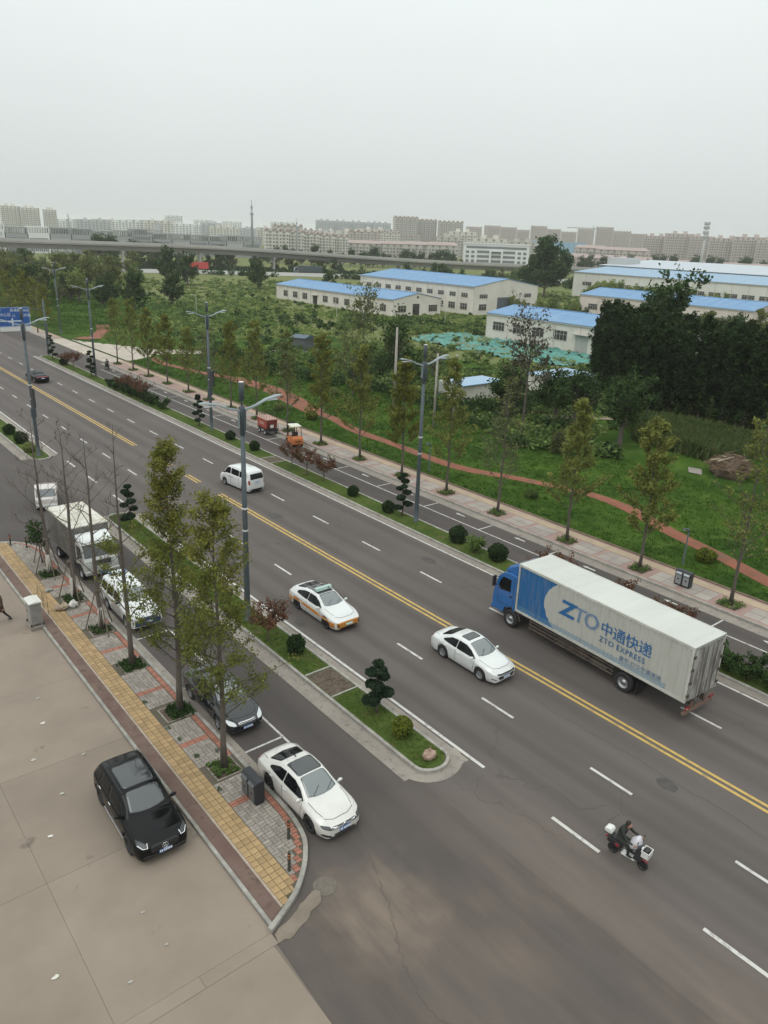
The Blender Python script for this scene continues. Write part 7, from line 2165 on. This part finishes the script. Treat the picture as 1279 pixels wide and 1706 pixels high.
BS = [(18.08, 28.05, .42, m_box_, 'dark round clipped shrub in the near median behind the bare bed', 1.15), (18.05, 19.78, .38, m_gold, 'golden green clipped shrub in the near median next to the boulder', 1.15),
      (35.1, 45.88, .42, m_box_, 'dark clipped ball shrub in the far median left of the sculpted pine', 1.), (35.2, 61.83, .45, m_box_, 'dark clipped ball shrub in the far median across from the forklift', 1.),
      (35.17, 66.56, .45, m_box_, 'dark clipped ball shrub in the far median below the red trailer', 1.), (35.3, 33.97, .58, m_box_, 'large dark ball shrub in the far median left of the pale bush', 1.), (35.25, 30.2, .58, m_box_, 'large dark ball shrub in the far median next to the truck cab', 1.),
      (35.0, 41.3, .42, m_box_, 'dark round shrub at the foot of the sculpted pine in the far median', 1.1), (17.7, 79.5, .5, m_box_, 'dark ball shrub in the left median, the farther of two', 1.), (17.73, 75.5, .55, m_box_, 'dark ball shrub in the left median, the nearer of two', 1.),
      (17.5, 72.0, .5, m_wildl, 'pale green shrub at the nose of the left median', .9), (34.9, 117.5, .55, m_box_, 'dark ball shrub near the far end of the far median', 1.),
      (46.7, 21.86, .60, m_gold, 'golden green mound shrub on the lawn by the park light', .7), (47.0, 69.5, .60, m_gold, 'golden green ball shrub on the lawn behind the forklift', .8), (46.4, 75.5, .55, m_wildl, 'pale green ball shrub on the lawn behind the red trailer', .8),
      (47.0, 37.3, .5, m_wild, 'small green mound shrub on the lawn between the street trees', .7), (60.1, 45.0, .7, m_olive, 'olive clipped column shrub at the edge of the lawn', 1.7), (54.5, 79.5, .6, m_wildl, 'pale yellowish ball shrub on the upper lawn', 1.), (55.8, 77.5, .55, m_wildl, 'second pale ball shrub on the upper lawn', .9)]
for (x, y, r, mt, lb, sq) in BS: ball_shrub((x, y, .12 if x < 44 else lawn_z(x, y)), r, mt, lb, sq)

def loose_shrub(loc, r, h, mat, label, n=900, size=.12, name='shrub', cat='shrub', group=None, seed=1):
    t = thing(name, loc, 0, label, cat, group)
    rng = random.Random(seed); nr = np.random.default_rng(seed)
    m = MB(); tips = []
    for k in range(9):
        a = k * 2.4; branchy(m, (0, 0, 0), (cos(a) * r / h, sin(a) * r / h, .9), h * rng.uniform(.7, 1), .025, rng, tips, 1, .3, 2)
    m.build('stem', m_twig, t, fix=False)
    V, F = leaf_quads(np.array(tips), n, r * .28, size, nr); link('foliage', np_mesh('foliage', V, F, mat), t)
    return t
loose_shrub((34.95, 32.0, .12), .7, 1.0, m_wild, 'loose pale green bush between the two ball shrubs of the far median', 1300, .10, seed=3)
for k in range(7):
    loose_shrub((34.9 + random.uniform(-.3, .3), 15.2 - k * 1.15, .12), .75, 1.05, m_broad, 'dark leafy hedge bush behind the truck, %s from its tail' % ORD[k], 1300, .10, group='hedge bushes behind the truck', seed=20 + k)
for k in range(8):
    loose_shrub((34.9 + random.uniform(-.3, .3), 83.0 + k * 2.1, .12), .85, 1.1, m_box_ if k % 3 else m_broad, 'dark green bush of the far median hedge row, %s from the near end' % ORD[k], 1000, .13, group='hedge row of the far median', seed=40 + k)
# red maples
def maple(loc, h, label, seed, s=1., mat=None):
    t = thing('maple_tree', loc, 0, label, 'tree', 'red maples of the medians')
    rng = random.Random(seed); nr = np.random.default_rng(seed); m = MB(); tips = []
    m.tube([(0, 0, 0), (.03, 0, h * .2), (0, .02, h * .38)], [.05, .045, .04], 7)
    for k in range(9):
        a = k * 2.4 + rng.uniform(-.3, .3); branchy(m, (0, 0, h * .36), (cos(a), sin(a), rng.uniform(.45, 1.2)), h * .52 * rng.uniform(.8, 1.1), .022, rng, tips, 1, .2, 3)
    m.build('trunk', m_twig, t, fix=False)
    V, F = leaf_quads(np.array(tips), int(1500 * s), .20, .085, nr, flat=.3); link('crown', np_mesh('crown', V, F, mat or m_maple), t)
    return t
MP = [(17.5, 29.8, 2.3, 'reddish maple in the near median at the foot of the lamp post'), (35.0, 54.9, 2.5, 'reddish maple in the far median, left of three by the forklift'), (35.0, 52.5, 2.5, 'reddish maple in the far median, middle of three by the forklift'), (35.2, 50.2, 2.3, 'greenish red maple in the far median, right of three by the forklift'),
      (34.9, 88.2, 2.6, 'reddish maple of the far median hedge row, the nearer one'), (34.9, 91.0, 2.6, 'reddish maple of the far median hedge row, the middle one'), (34.9, 94.0, 2.4, 'reddish maple of the far median hedge row, the farther one'), (35.0, 113.5, 2.6, 'reddish maple near the far end of the far median'), (35.0, 116.3, 2.3, 'pale reddish maple near the far end of the far median'),
      (35.1, 25.6, 2.4, 'reddish maple showing above the truck roof, left'), (35.1, 21.2, 2.2, 'reddish maple showing above the truck roof, middle'), (35.1, 17.6, 2.3, 'reddish maple showing above the truck roof, right')]
for i, (x, y, h, lb) in enumerate(MP): maple((x, y, .12), h, lb, 200 + i)
# cloud-pruned pines
def cloud_pine(loc, h, label, seed, pads):
    t = thing('cloud_pruned_pine', loc, 0, label, 'tree', 'cloud pruned pines of the medians')
    rng = random.Random(seed); nr = np.random.default_rng(seed); m = MB()
    pts = [Vector((0, 0, 0)), Vector((.08, .03, h * .3)), Vector((-.06, .02, h * .6)), Vector((.02, 0, h * .92))]
    m.tube(catmull(pts, 4), [.07 - .045 * i / 12 for i in range(13)], 7)
    for k in range(pads):
        f = .22 + .74 * k / (pads - 1); a = k * 2.3 + seed
        rr = (.38 - .15 * f) * rng.uniform(.85, 1.15); d = (.50 - .34 * f) if k < pads - 1 else 0
        c = Vector((cos(a) * d, sin(a) * d, h * f))
        m.tube([(0, 0, c.z - .15), tuple(c - Vector((0, 0, .06)))], .02, 5)
        n = 420; q = nr.normal(size=(n, 3)); q /= np.linalg.norm(q, axis=1, keepdims=True)
        cc = q * np.array([rr, rr, rr * .48]) * (1 + nr.normal(size=(n, 1)) * .05) + np.array(c)
        V, F = leaf_quads(cc, n * 2, .02, .075, nr, elong=2.0); link('needle_pad', np_mesh('needle_pad', V, F, m_podo), t)
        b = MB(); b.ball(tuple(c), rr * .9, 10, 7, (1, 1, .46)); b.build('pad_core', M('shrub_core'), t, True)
    m.build('trunk', m_bark, t, True)
    return t
cloud_pine((18.2, 21.7, .12), 2.6, 'cloud pruned dark pine in the near median before the golden shrub', 1, 9)
cloud_pine((17.8, 48.8, .12), 3.2, 'cloud pruned dark pine in the near median behind the leafy trees', 2, 8)
cloud_pine((35.4, 40.1, .12), 3.4, 'cloud pruned dark pine in the far median at the lamp post', 3, 10)
cloud_pine((35.0, 73.2, .12), 3.4, 'cloud pruned dark pine in the far median at the lamp with the screen', 4, 9)
cloud_pine((35.0, 106.0, .12), 3.6, 'cloud pruned dark pine in the far median near the far lamp', 5, 9)
cloud_pine((34.8, 122.5, .12), 3.8, 'cloud pruned dark pine at the far end of the far median', 6, 9)

# ---- plants in the tree pits
for i, (x, y) in enumerate(TREES_NEAR):
    nr = np.random.default_rng(300 + i); c = np.stack([nr.uniform(x - .48, x + .42, 60), nr.uniform(y - .5, y + .5, 60), np.full(60, .18)], 1)
    V, F = leaf_quads(c, (700, 1500, 1700, 500, 900, 1000)[i], .16 if i else .10, .07, nr)
    o = link('pit_weeds', np_mesh('pit_weeds', V, F, m_broad if i else m_wild)); tag(o, 'low green weeds filling the %s tree pit of the near sidewalk' % ORD[i], 'weeds', 'weeds in the near tree pits', 'stuff')
cl = Cloud()
for i, (x, y) in enumerate(FT):
    nr = np.random.default_rng(330 + i); c = np.stack([nr.uniform(x - .55, x + .55, 40), nr.uniform(y - .6, y + .6, 40), np.full(40, .22)], 1); cl.add(*leaf_quads(c, 420, .18, .09, nr))
tag(link('pit_weeds', cl.mesh('pit_weeds', m_wild)), 'green weeds filling the tree pits of the far sidewalk', 'weeds', None, 'stuff')
for k, (x, y) in enumerate(((10.35, 26.0), (10.4, 25.0), (10.3, 21.3), (10.5, 23.6), (11.3, 23.4), (10.32, 28.3))):
    nr = np.random.default_rng(360 + k); V, F = leaf_quads(np.array([(x, y, .15)]), 40, .12, .05, nr); tag(link('joint_weeds', np_mesh('joint_weeds', V, F, m_broad)), 'small weeds growing between the sidewalk pavers', 'weeds', 'weeds between the pavers', 'stuff')

# ---- grass: tufts of blades on the lawns and medians
def tufts(xy, z, h, w, rng, per=5):
    n = len(xy); N = n * per
    base = np.repeat(np.column_stack([xy, z]), per, 0) + np.column_stack([rng.normal(size=(N, 2)) * w * 1.2, np.zeros(N)])
    a = rng.uniform(0, 2 * pi, N); lean = rng.uniform(.1, .7, N); hh = h * rng.uniform(.5, 1.3, N)
    d = np.column_stack([np.cos(a), np.sin(a), np.zeros(N)]); s_ = np.column_stack([-np.sin(a), np.cos(a), np.zeros(N)]) * w * .25
    top = base + d * (hh * lean)[:, None] + np.array([0, 0, 1]) * hh[:, None]
    mid = base + d * (hh * lean * .35)[:, None] + np.array([0, 0, 1]) * (hh * .6)[:, None]
    V = np.stack([base - s_, base + s_, mid + s_ * .7, top, ], 1)
    V[:, 3] = top
    return V.reshape(-1, 3), np.arange(4 * N).reshape(-1, 4)
rg = np.random.default_rng(77)
def rnd(n, x0, x1, y0, y1): return np.column_stack([rg.uniform(x0, x1, n), rg.uniform(y0, y1, n)])
xy = rnd(9000, 17.28, 18.66, 17.6, 51.8); xy = xy[~((xy[:, 1] > 23.9) & (xy[:, 1] < 25.9))]
xy2 = rnd(9000, 34.25, 35.82, 8, 127); xy3 = rnd(1500, 17.2, 18.5, 69.5, 100)
cl = Cloud()
for q in (xy, xy2, xy3): cl.add(*tufts(q, np.full(len(q), .12), .055, .035, rg, 4))
tag(link('median_grass', cl.mesh('median_grass', m_turfb)), 'short green grass covering the planted medians', 'grass', None, 'stuff')
xy = rnd(20000, 44.2, 64, 5, 118)
px_ = np.array([p.x for p in rp]); py_ = np.array([p.y for p in rp])
o_ = np.argsort(py_); dist = np.abs(xy[:, 0] - np.interp(xy[:, 1], py_[o_], px_[o_]))
xy = xy[(dist > .8 + .8 * ((xy[:, 1] > 71) & (xy[:, 1] < 95)))]
z = np.array([lawn_z(a, b) for a, b in xy])
cl = Cloud(); cl.add(*tufts(xy, z, .13, .10, rg, 5))
xy = rnd(6000, 46, 70, 150, 260); cl.add(*tufts(xy, np.array([lawn_z(a, b) for a, b in xy]), .3, .16, rg, 4))
tag(link('lawn_grass', cl.mesh('lawn_grass', m_grassb)), 'thick green grass covering the park lawn', 'grass', None, 'stuff')
# dead stems in the bare bed
nr = np.random.default_rng(5); m = MB()
for k in range(60):
    x, y = nr.uniform(17.4, 18.6), nr.uniform(24.0, 25.8); a = nr.uniform(0, 2 * pi); L = nr.uniform(.1, .3); m.tube([(x, y, .13), (x + cos(a) * L, y + sin(a) * L, .13 + nr.uniform(.02, .12))], .008, 4)
tag(m.build('dead_stems', m_twig, None, fix=False), 'dry dead stems in the bare bed of the near median', 'weeds', None, 'stuff')

# ---- poplar grove on the right: four kinds of column, many copies
def poplar(seed, h, r, n=1900, size=.34, mat=None, name='poplar_tree'):
    nr = np.random.default_rng(seed); rng = random.Random(seed)
    t = thing(name, (0, 0, -500), 0)
    m = MB(); m.tube([(0, 0, 0), (.05, 0, h * .5), (0, 0, h * .97)], [.13, .09, .02], 7); tips = []
    for k in range(22):
        f = .12 + .86 * k / 22; a = k * 2.4; L = r * (1.25 - .9 * abs(f - .35)) * rng.uniform(.8, 1.2)
        branchy(m, (0, 0, h * f), (cos(a) * .5, sin(a) * .5, 1), L * 1.2, .03, rng, tips, 1, .3, 2)
    m.build('trunk', m_bark, t, fix=False)
    V, F = leaf_quads(np.array(tips), n, r * .42, size, nr); link('crown', np_mesh('crown', V, F, mat or m_pop), t)
    return t
pops = [poplar(400 + k, 10.7 + k * .15, .95 + .05 * k, 3400, .22) for k in range(5)]
rng = random.Random(9)
spots = []
rows = [((93.5, 65.5), (82.5, 49.0), (83.0, 43.0), (84.5, 33.0), (85.5, 22.0), (87, 12))]
front = [Vector((p[0], p[1], 0)) for p in rows[0]]
fp = catmull(front, 10)
acc = 0; last = None
for row in range(6):
    last = None
    for p in fp:
        q = Vector((p.x + row * 2.9, p.y + row * 1.6, 0))
        if last is None or (q - last).length > 1.75:
            spots.append((q.x + rng.uniform(-.4, .4), q.y + rng.uniform(-.4, .4), row)); last = q
for i, (x, y, row) in enumerate(spots):
    src = pops[rng.randrange(5)]; s_ = rng.uniform(.95, 1.04) * (.8 if y > 60 and row < 3 else 1)
    clone(src, (x, y, 0), rng.uniform(0, 6.28), 'slender dark poplar in the dense grove on the right', 'poplars of the dense grove', (s_ * 1.06, s_ * 1.06, s_))
for p_ in pops:      # the patterns themselves take the first places of the rear row
    x, y = 104 + rng.uniform(-1, 1) * 3, 60 - pops.index(p_) * 5; p_.location = (x - 4, y - 12, 0); tag(p_, 'slender dark poplar in the dense grove on the right', 'tree', 'poplars of the dense grove')
for o in list(COL.objects):
    if o.name.startswith('poplar_tree') and o.parent is None: o['category'] = 'tree'

# ---- broad trees
def at_(px, D, z=0): (x, y, _), _r = far_at(px, D); return (x, y, z)
def broad(seed, h, r, n, size, mat, trunk=.3, bark=None, name='broad_tree', lift=.28, rad=None):
    nr = np.random.default_rng(seed); rng = random.Random(seed)
    t = thing(name, (0, 0, -500), 0); m = MB(); tips = []
    m.tube([(0, 0, 0), (.05, .03, h * lift), (0, 0, h * .6)], [trunk, trunk * .75, trunk * .3], 8)
    for k in range(12):
        a = k * 2.4 + rng.uniform(-.3, .3); f = lift + .35 * k / 12
        branchy(m, (0, 0, h * f), (cos(a), sin(a), rng.uniform(.3, 1.1)), r * rng.uniform(.75, 1.05), trunk * .4, rng, tips, 2, .25, 3)
    for k in range(5): branchy(m, (0, 0, h * .55), (rng.uniform(-.4, .4), rng.uniform(-.4, .4), 1), h * .42, trunk * .35, rng, tips, 2, .25, 3)
    m.build('trunk', bark or m_bark, t, fix=False)
    if n:
        V, F = leaf_quads(np.array(tips), n, rad or r * .22, size, nr); link('crown', np_mesh('crown', V, F, mat), t)
    return t
def put(t, loc, label, cat='tree', group=None, s=1., rz=0.):
    t.location = loc; t.rotation_euler = (0, 0, rz); t.scale = (s, s, s); return tag(t, label, cat, group)
put(broad(501, 6.4, 2.6, 4200, .20, m_broad), (67.2, 42.7, .4), 'dark spreading tree at the lawn edge before the poplar grove')
put(broad(502, 5.6, 2.8, 4200, .20, m_broad), (68.5, 49.5, .4), 'dark bushy tree behind the lawn, left of the spreading tree')
put(broad(503, 5.0, 2.4, 3600, .20, m_broad), (66.2, 57.5, .4), 'dark bushy tree below the left blue-roofed shed')
put(broad(508, 4.6, 2.4, 3200, .20, m_broad), (71.5, 54.5, .4), 'dark bushy tree below the right blue-roofed shed')
put(broad(504, 12.0, 2.6, 1500, .20, M('brownish_leaf', (.052, .050, .026), .6, col2=(.075, .055, .030), scale=.6, island=.4, transl=.2), .16, lift=.35, rad=.5), (65.6, 54.4, .4), 'tall twiggy brownish tree rising before the small warehouse')
put(broad(505, 18.0, 8.0, 9000, .75, m_broad, .5, lift=.15), (239.8, 195.1, 0), 'very large dark tree standing between the warehouses')
put(broad(506, 14.6, 2.6, 5200, .34, m_broad, .25, lift=.45, rad=.75), at_(1126, 120), 'tall broad poplar rising above the right end of the small warehouse')
put(broad(507, 6.0, 2.2, 2600, .20, m_wild, .12), (70.0, 27.6, .4), 'green leafy tree at the right edge behind the brush pile')
put(broad(509, 9.0, 3.0, 2200, .24, m_broad, .18, lift=.2, rad=.7), (61.0, 71.5, .3), 'dark shaggy tree beside the pale utility pole')
put(broad(510, 8.0, 2.6, 1100, .22, m_olive, .14, lift=.2, rad=.6), (58.0, 76.5, .3), 'loose olive tree left of the pale utility pole')
put(broad(511, 11.0, 2.6, 900, .30, m_olive, .16, lift=.3, rad=.7), (84.0, 108, 0), 'tall twiggy tree in the wild field before the low warehouse')
# woodland and field trees: several patterns, copied
kinds = [broad(600, 8.4, 3.6, 2200, .42, m_broad, lift=.08), broad(601, 10.0, 3.4, 1500, .42, m_olive), broad(602, 7.0, 3.4, 1700, .40, m_wild, lift=.08), broad(603, 11.0, 2.8, 1200, .42, m_olive, rad=.7), broad(604, 6.0, 3.0, 1700, .36, m_broad, lift=.06), broad(605, 8.5, 3.2, 1500, .40, m_wildl), broad(606, 9, 3.0, 420, .3, m_olive)]
used = set()
def wood(k, loc, label, group, s):
    if k in used:
        o = clone(kinds[k], loc, rng.uniform(0, 6.28), label, group, s); o['category'] = 'tree'; return o
    used.add(k); return put(kinds[k], loc, label, 'tree', group, s, rng.uniform(0, 6.28))
def at(px, D, z=0): (x, y, _), _r = far_at(px, D); return (x, y, z)
rng = random.Random(31)
FREE = [(130, 153, 155, 219), (155, 188, 150, 207), (121, 143, 70, 118), (193, 218, 90, 148), (259, 309, 94, 202), (198, 216, 42, 86), (66, 77, 65, 72), (82, 95, 61, 71)]
def clear(x, y, mg=2.0): return not any(a - mg < x < b + mg and c - mg < y < d + mg for a, b, c, d in FREE)
def hw_dist(x, y):
    return min((Vector((x, y)) - Vector((p.x, p.y))).length for p in hp)
n = 0
for k in range(400):          # wooded left side of the field
    px, D = rng.uniform(-30, 400), rng.uniform(200, 345)
    if px > 180 and rng.random() < (px - 180) / 190: continue
    x, y, _ = at(px, D)
    if x < 50 or not clear(x, y) or hw_dist(x, y) < 13: continue
    if D < 215 and 60 < px < 150: continue
    if D > 225 and px > 215: continue
    wood(rng.choice([0, 0, 1, 2, 3, 3, 4, 5, 6, 6]), (x, y, 0), 'bushy tree in the wooded left part of the wild field', 'trees of the wooded field', rng.uniform(.6, 1.0)); n += 1
    if n > 58: break
for k in range(80):           # dark belt behind the highway, under and beyond the viaduct
    px = rng.uniform(-20, 1000); D = rng.uniform(405, 450) - (max(0, px - 300) * .09)
    x, y, _ = at(px, D)
    if hw_dist(x, y) < 13: continue
    wood(rng.choice([0, 2, 4, 1]), (x, y, 0), 'dark green tree in the belt behind the highway', 'trees behind the highway', rng.uniform(.55, .85))
for k in range(40):
    px = 440 + k * 8.4 + rng.uniform(-4, 4); wood(rng.choice([0, 4]), at(px, rng.uniform(520, 560)), 'dark tree in the row beyond the viaduct', 'tree row beyond the viaduct', rng.uniform(.9, 1.3))
for _i, (px, s_) in enumerate(((152, 2.0), (162, 2.1), (172, 2.0), (184, 1.9), (210, 1.7), (220, 1.6), (243, 1.5), (252, 1.6), (290, 1.2), (365, 1.5), (372, 1.4))): wood(0, at(px, 500), 'dark evergreen showing above the viaduct parapet, %s from the left' % ORD[_i], 'evergreens above the viaduct', s_ * .7)
for px, D, s_, lb in ((428, 290, 1.0, 'dark round tree before the highway guard rail, left of the low warehouse'), (545, 275, 1.05, 'dark round tree before the highway guard rail, above the low warehouse'), (268, 310, 1.3, 'large dark tree before the red lorry, left one'), (303, 300, 1.15, 'large dark tree before the red lorry, right one'), (690, 262, .9, 'dark tree at the left corner of the tall warehouse')):
    wood(0 if px != 545 else 4, at(px, D), lb, None, s_)
for k in range(26):
    px = 985 + k * 9.5 + rng.uniform(-5, 5); wood(rng.choice([2, 5, 2]), at(px, rng.uniform(262, 285)), 'pale green tree in the row before the far factory hall', 'trees before the far factory', rng.uniform(.6, .95))
for k in range(18):
    px = rng.uniform(860, 1010); wood(rng.choice([2, 4, 5]), at(px, rng.uniform(205, 250)), 'green bush tree around the yard behind the small warehouse', 'bush trees of the warehouse yard', rng.uniform(.35, .6)) if clear(*at(px, 225)[:2], 1) else None
for k in range(24):
    px = rng.uniform(1150, 1330); x, y, _ = at(px, rng.uniform(150, 190)); wood(rng.choice([0, 1, 4]), (x, y, 0), 'tall dark tree behind the poplar grove at the right', 'trees behind the grove', rng.uniform(.55, .72)) if clear(x, y) else None
for k in range(22):           # scattered trees of the middle field
    px, D = rng.uniform(280, 760), rng.uniform(82, 125); x, y, _ = at(px, D)
    if x > 62 and clear(x, y): wood(rng.choice([2, 3, 6, 6, 4, 1]), (x, y, 0), 'bushy young tree between the park and the wild field', 'young trees behind the park', rng.uniform(.35, .6))
for k in range(26):
    px, D = rng.uniform(940, 1280), rng.uniform(640, 660); wood(0, at(px, D), 'dark hazy tree before the right terraces', 'trees before the right terraces', rng.uniform(1.0, 1.5))

# ---- wild undergrowth of the field
rg = np.random.default_rng(99)
def scatter(n, pxr, Dr, mat, size, rad, per, zc, seed, name, label, flat=.5):
    r_ = np.random.default_rng(seed); C = []; Rr = []
    for k in range(n * 3):
        px = r_.uniform(*pxr); D = Dr[0] * (Dr[1] / Dr[0]) ** r_.random(); x, y, _ = at(px, D)
        xmin = 61 + 3 * sin(y * .11) if y < 118 else 58 + (y - 118) * .12
        if x < xmin or not clear(x, y, .5) or hw_dist(x, y) < 14: continue
        if 66 < x < 83 and 29 < y < 47: continue
        if 88 < x < 104 and 70 < y < 122 and r_.random() < .65: continue
        if 103 < x < 123.5 and 79 < y < 124 and r_.random() < .94: continue
        if sin(x * .08 + seed) * sin(y * .07 + 2 * seed) + r_.normal() * .35 < -.1: continue
        s_ = r_.uniform(.6, 1.3) * (1.05 if D < 200 else .75)
        if 215 < D < 345 and px > 170 and r_.random() < .62: continue
        C.append((x, y, zc * s_)); Rr.append((rad * s_, rad * s_, zc * s_ * 1.1))
        if len(C) >= n: break
    C = np.array(C); Rr = np.array(Rr)
    V, F = leaf_quads(C, len(C) * per, Rr, size, r_, flat=flat)
    d = np.linalg.norm(V.reshape(-1, 4, 3).mean(1)[:, :2], axis=1)
    tag(link(name, np_mesh(name, V, F, mat)), label, 'undergrowth', None, 'stuff')
scatter(2600, (-60, 1340), (75, 330), m_wild, .36, .95, 46, .55, 1, 'wild_undergrowth', 'tangled green undergrowth of the wild field')
scatter(3000, (-60, 1340), (80, 330), m_wildl, .34, 1.2, 46, .36, 2, 'pale_undergrowth', 'pale green tall weeds of the wild field')
scatter(380, (200, 1100), (75, 260), m_broad, .34, .9, 60, .7, 3, 'dark_undergrowth', 'dark green bushes of the wild field')
scatter(900, (-60, 1000), (372, 430), m_broad, .7, 2.0, 40, 1.4, 4, 'far_undergrowth', 'dark undergrowth along the highway')
scatter(2600, (60, 1000), (190, 345), m_wild, .42, 1.5, 26, .24, 6, 'low_undergrowth', 'low green weeds covering the far part of the wild field')
scatter(1500, (60, 1000), (190, 345), m_wildl, .42, 1.7, 24, .20, 7, 'low_pale_weeds', 'low pale weeds covering the far part of the wild field')
# hedge of bushes along the back of the lawn
C = []
for k in range(150):
    y = rg.uniform(48, 118); C.append((60.5 + 2.5 * sin(y * .11) + rg.normal() * 1.2, y, rg.uniform(.4, 1.6)))
C += [(rg.uniform(63, 80), rg.uniform(57, 64.5), rg.uniform(.3, 1.7)) for k in range(90)]
V, F = leaf_quads(np.array(C), 19000, .9, .20, rg); tag(link('hedge_thicket', np_mesh('hedge_thicket', V, F, m_broad)), 'dark thicket along the back of the park lawn', 'undergrowth', None, 'stuff')
# corn patch
xy = np.column_stack([rg.uniform(70.5, 80, 2400), rg.uniform(33, 46, 2400)]); xy = xy[(xy[:, 0] - 70) * .9 + (46 - xy[:, 1]) > 4]
V, F = tufts(xy, np.array([max(0, lawn_z(a, b)) for a, b in xy]), 1.35, .34, rg, 8); tag(link('corn_patch', np_mesh('corn_patch', V, F, m_corn)), 'green corn patch between the lawn and the poplar grove', 'crop', None, 'stuff')
# brush pile of sticks and boards
t = thing('brush_pile', (68.4, 31.4, .45), .3, 'brown pile of dry branches and boards at the lawn edge on the right', 'brush pile')
m = MB(); r_ = random.Random(4)
for k in range(420):
    a = r_.uniform(0, 6.28); rr = 2.0 * r_.random() ** .6; z = (2.0 - .62 * rr) * (.55 + .45 * r_.random()); b = r_.uniform(0, 6.28); L = r_.uniform(.5, 1.3)
    c = Vector((cos(a) * rr * 1.2, sin(a) * rr, max(.05, z))); d = Vector((cos(b), sin(b), r_.uniform(-.3, .2))) * L / 2
    m.tube([c - d, c + d], [.03, .018], 4)
tag(m.build('dry_branch', M('dry_wood', (.17, .115, .075), .9, island=.35), t, fix=False), kind='stuff')
m = MB(); m.ball((0, 0, 0), 1, 16, 8, (2.1, 1.7, 1.5), .14); m.build('heap', M('dry_heap', (.10, .068, .045), .95, bump=1, bscale=8), t)
for k in range(4):
    q = MB(); q.cbox((r_.uniform(-1.4, .6), r_.uniform(-.9, .9), 1.5 - .12 * k), (1.7, .2, .05), rz=r_.uniform(0, 3), ry=.2); q.build('board', M('pale_board', (.34, .27, .19), .85), t)
sheet('concrete_slab_patch', [(65.6, 32.6), (67.4, 33.6), (67.0, 34.8), (65.4, 33.8)], max(lawn_z(65.6, 32.6), lawn_z(67.4, 33.6), lawn_z(67.0, 34.8), lawn_z(65.4, 33.8)) + .03, m_gutter)
# green netting over bare soil
nx, ny = 46, 60
V = []; F = []
r_ = np.random.default_rng(12)
ax = np.linspace(101, 123.3, nx); ay = np.linspace(80, 126, ny)
def inpoly(x, y, poly):
    c = False; j = len(poly) - 1
    for i in range(len(poly)):
        if ((poly[i][1] > y) != (poly[j][1] > y)) and x < (poly[j][0] - poly[i][0]) * (y - poly[i][1]) / (poly[j][1] - poly[i][1]) + poly[i][0]: c = not c
        j = i
    return c
NP = [(104, 120), (107, 121), (116, 124), (123.2, 124), (123.2, 86), (114, 81), (108, 80.5), (103.8, 86), (104.5, 95), (103.6, 104), (105.5, 111)]
hz_ = r_.random((nx, ny))
V = [(ax[i], ay[j], (.02 + .55 * hz_[i, j] ** 3) + .16 * sin(ax[i] * 1.1) * sin(ay[j] * .8)) for j in range(ny) for i in range(nx)]
F = [(j * nx + i, j * nx + i + 1, (j + 1) * nx + i + 1, (j + 1) * nx + i) for j in range(ny - 1) for i in range(nx - 1) if inpoly(ax[i] + .2, ay[j] + .4, NP) and r_.random() > .09]
o = link('green_netting', np_mesh('green_netting', V, F, M('green_net', (.085, .27, .225), .7, col2=(.045, .16, .135), scale=.9, col3=(.11, .13, .055), scale3=.5, lo3=.53, hi3=.60, stretch=(1, .3, 1)), True))
tag(o, 'turquoise dust netting spread over bare soil before the small warehouse', 'netting')

# ---- hazy air over everything
hz = MB(); hz.box(-1700, 4400, -1700, 4400, -1.2, 58)
ho = hz.build('haze', None); tag(ho, kind='stuff')
hm = bpy.data.materials.new('haze_air'); hm.use_nodes = True
hn = hm.node_tree; hn.nodes.remove(hn.nodes['Principled BSDF'])
pv = hn.nodes.new('ShaderNodeVolumePrincipled'); pv.inputs['Density'].default_value = .00016
pv.inputs['Color'].default_value = (1, 1, 1, 1); pv.inputs['Anisotropy'].default_value = .2
hn.links.new(pv.outputs[0], hn.nodes['Material Output'].inputs['Volume'])
ho.data.materials.append(hm)
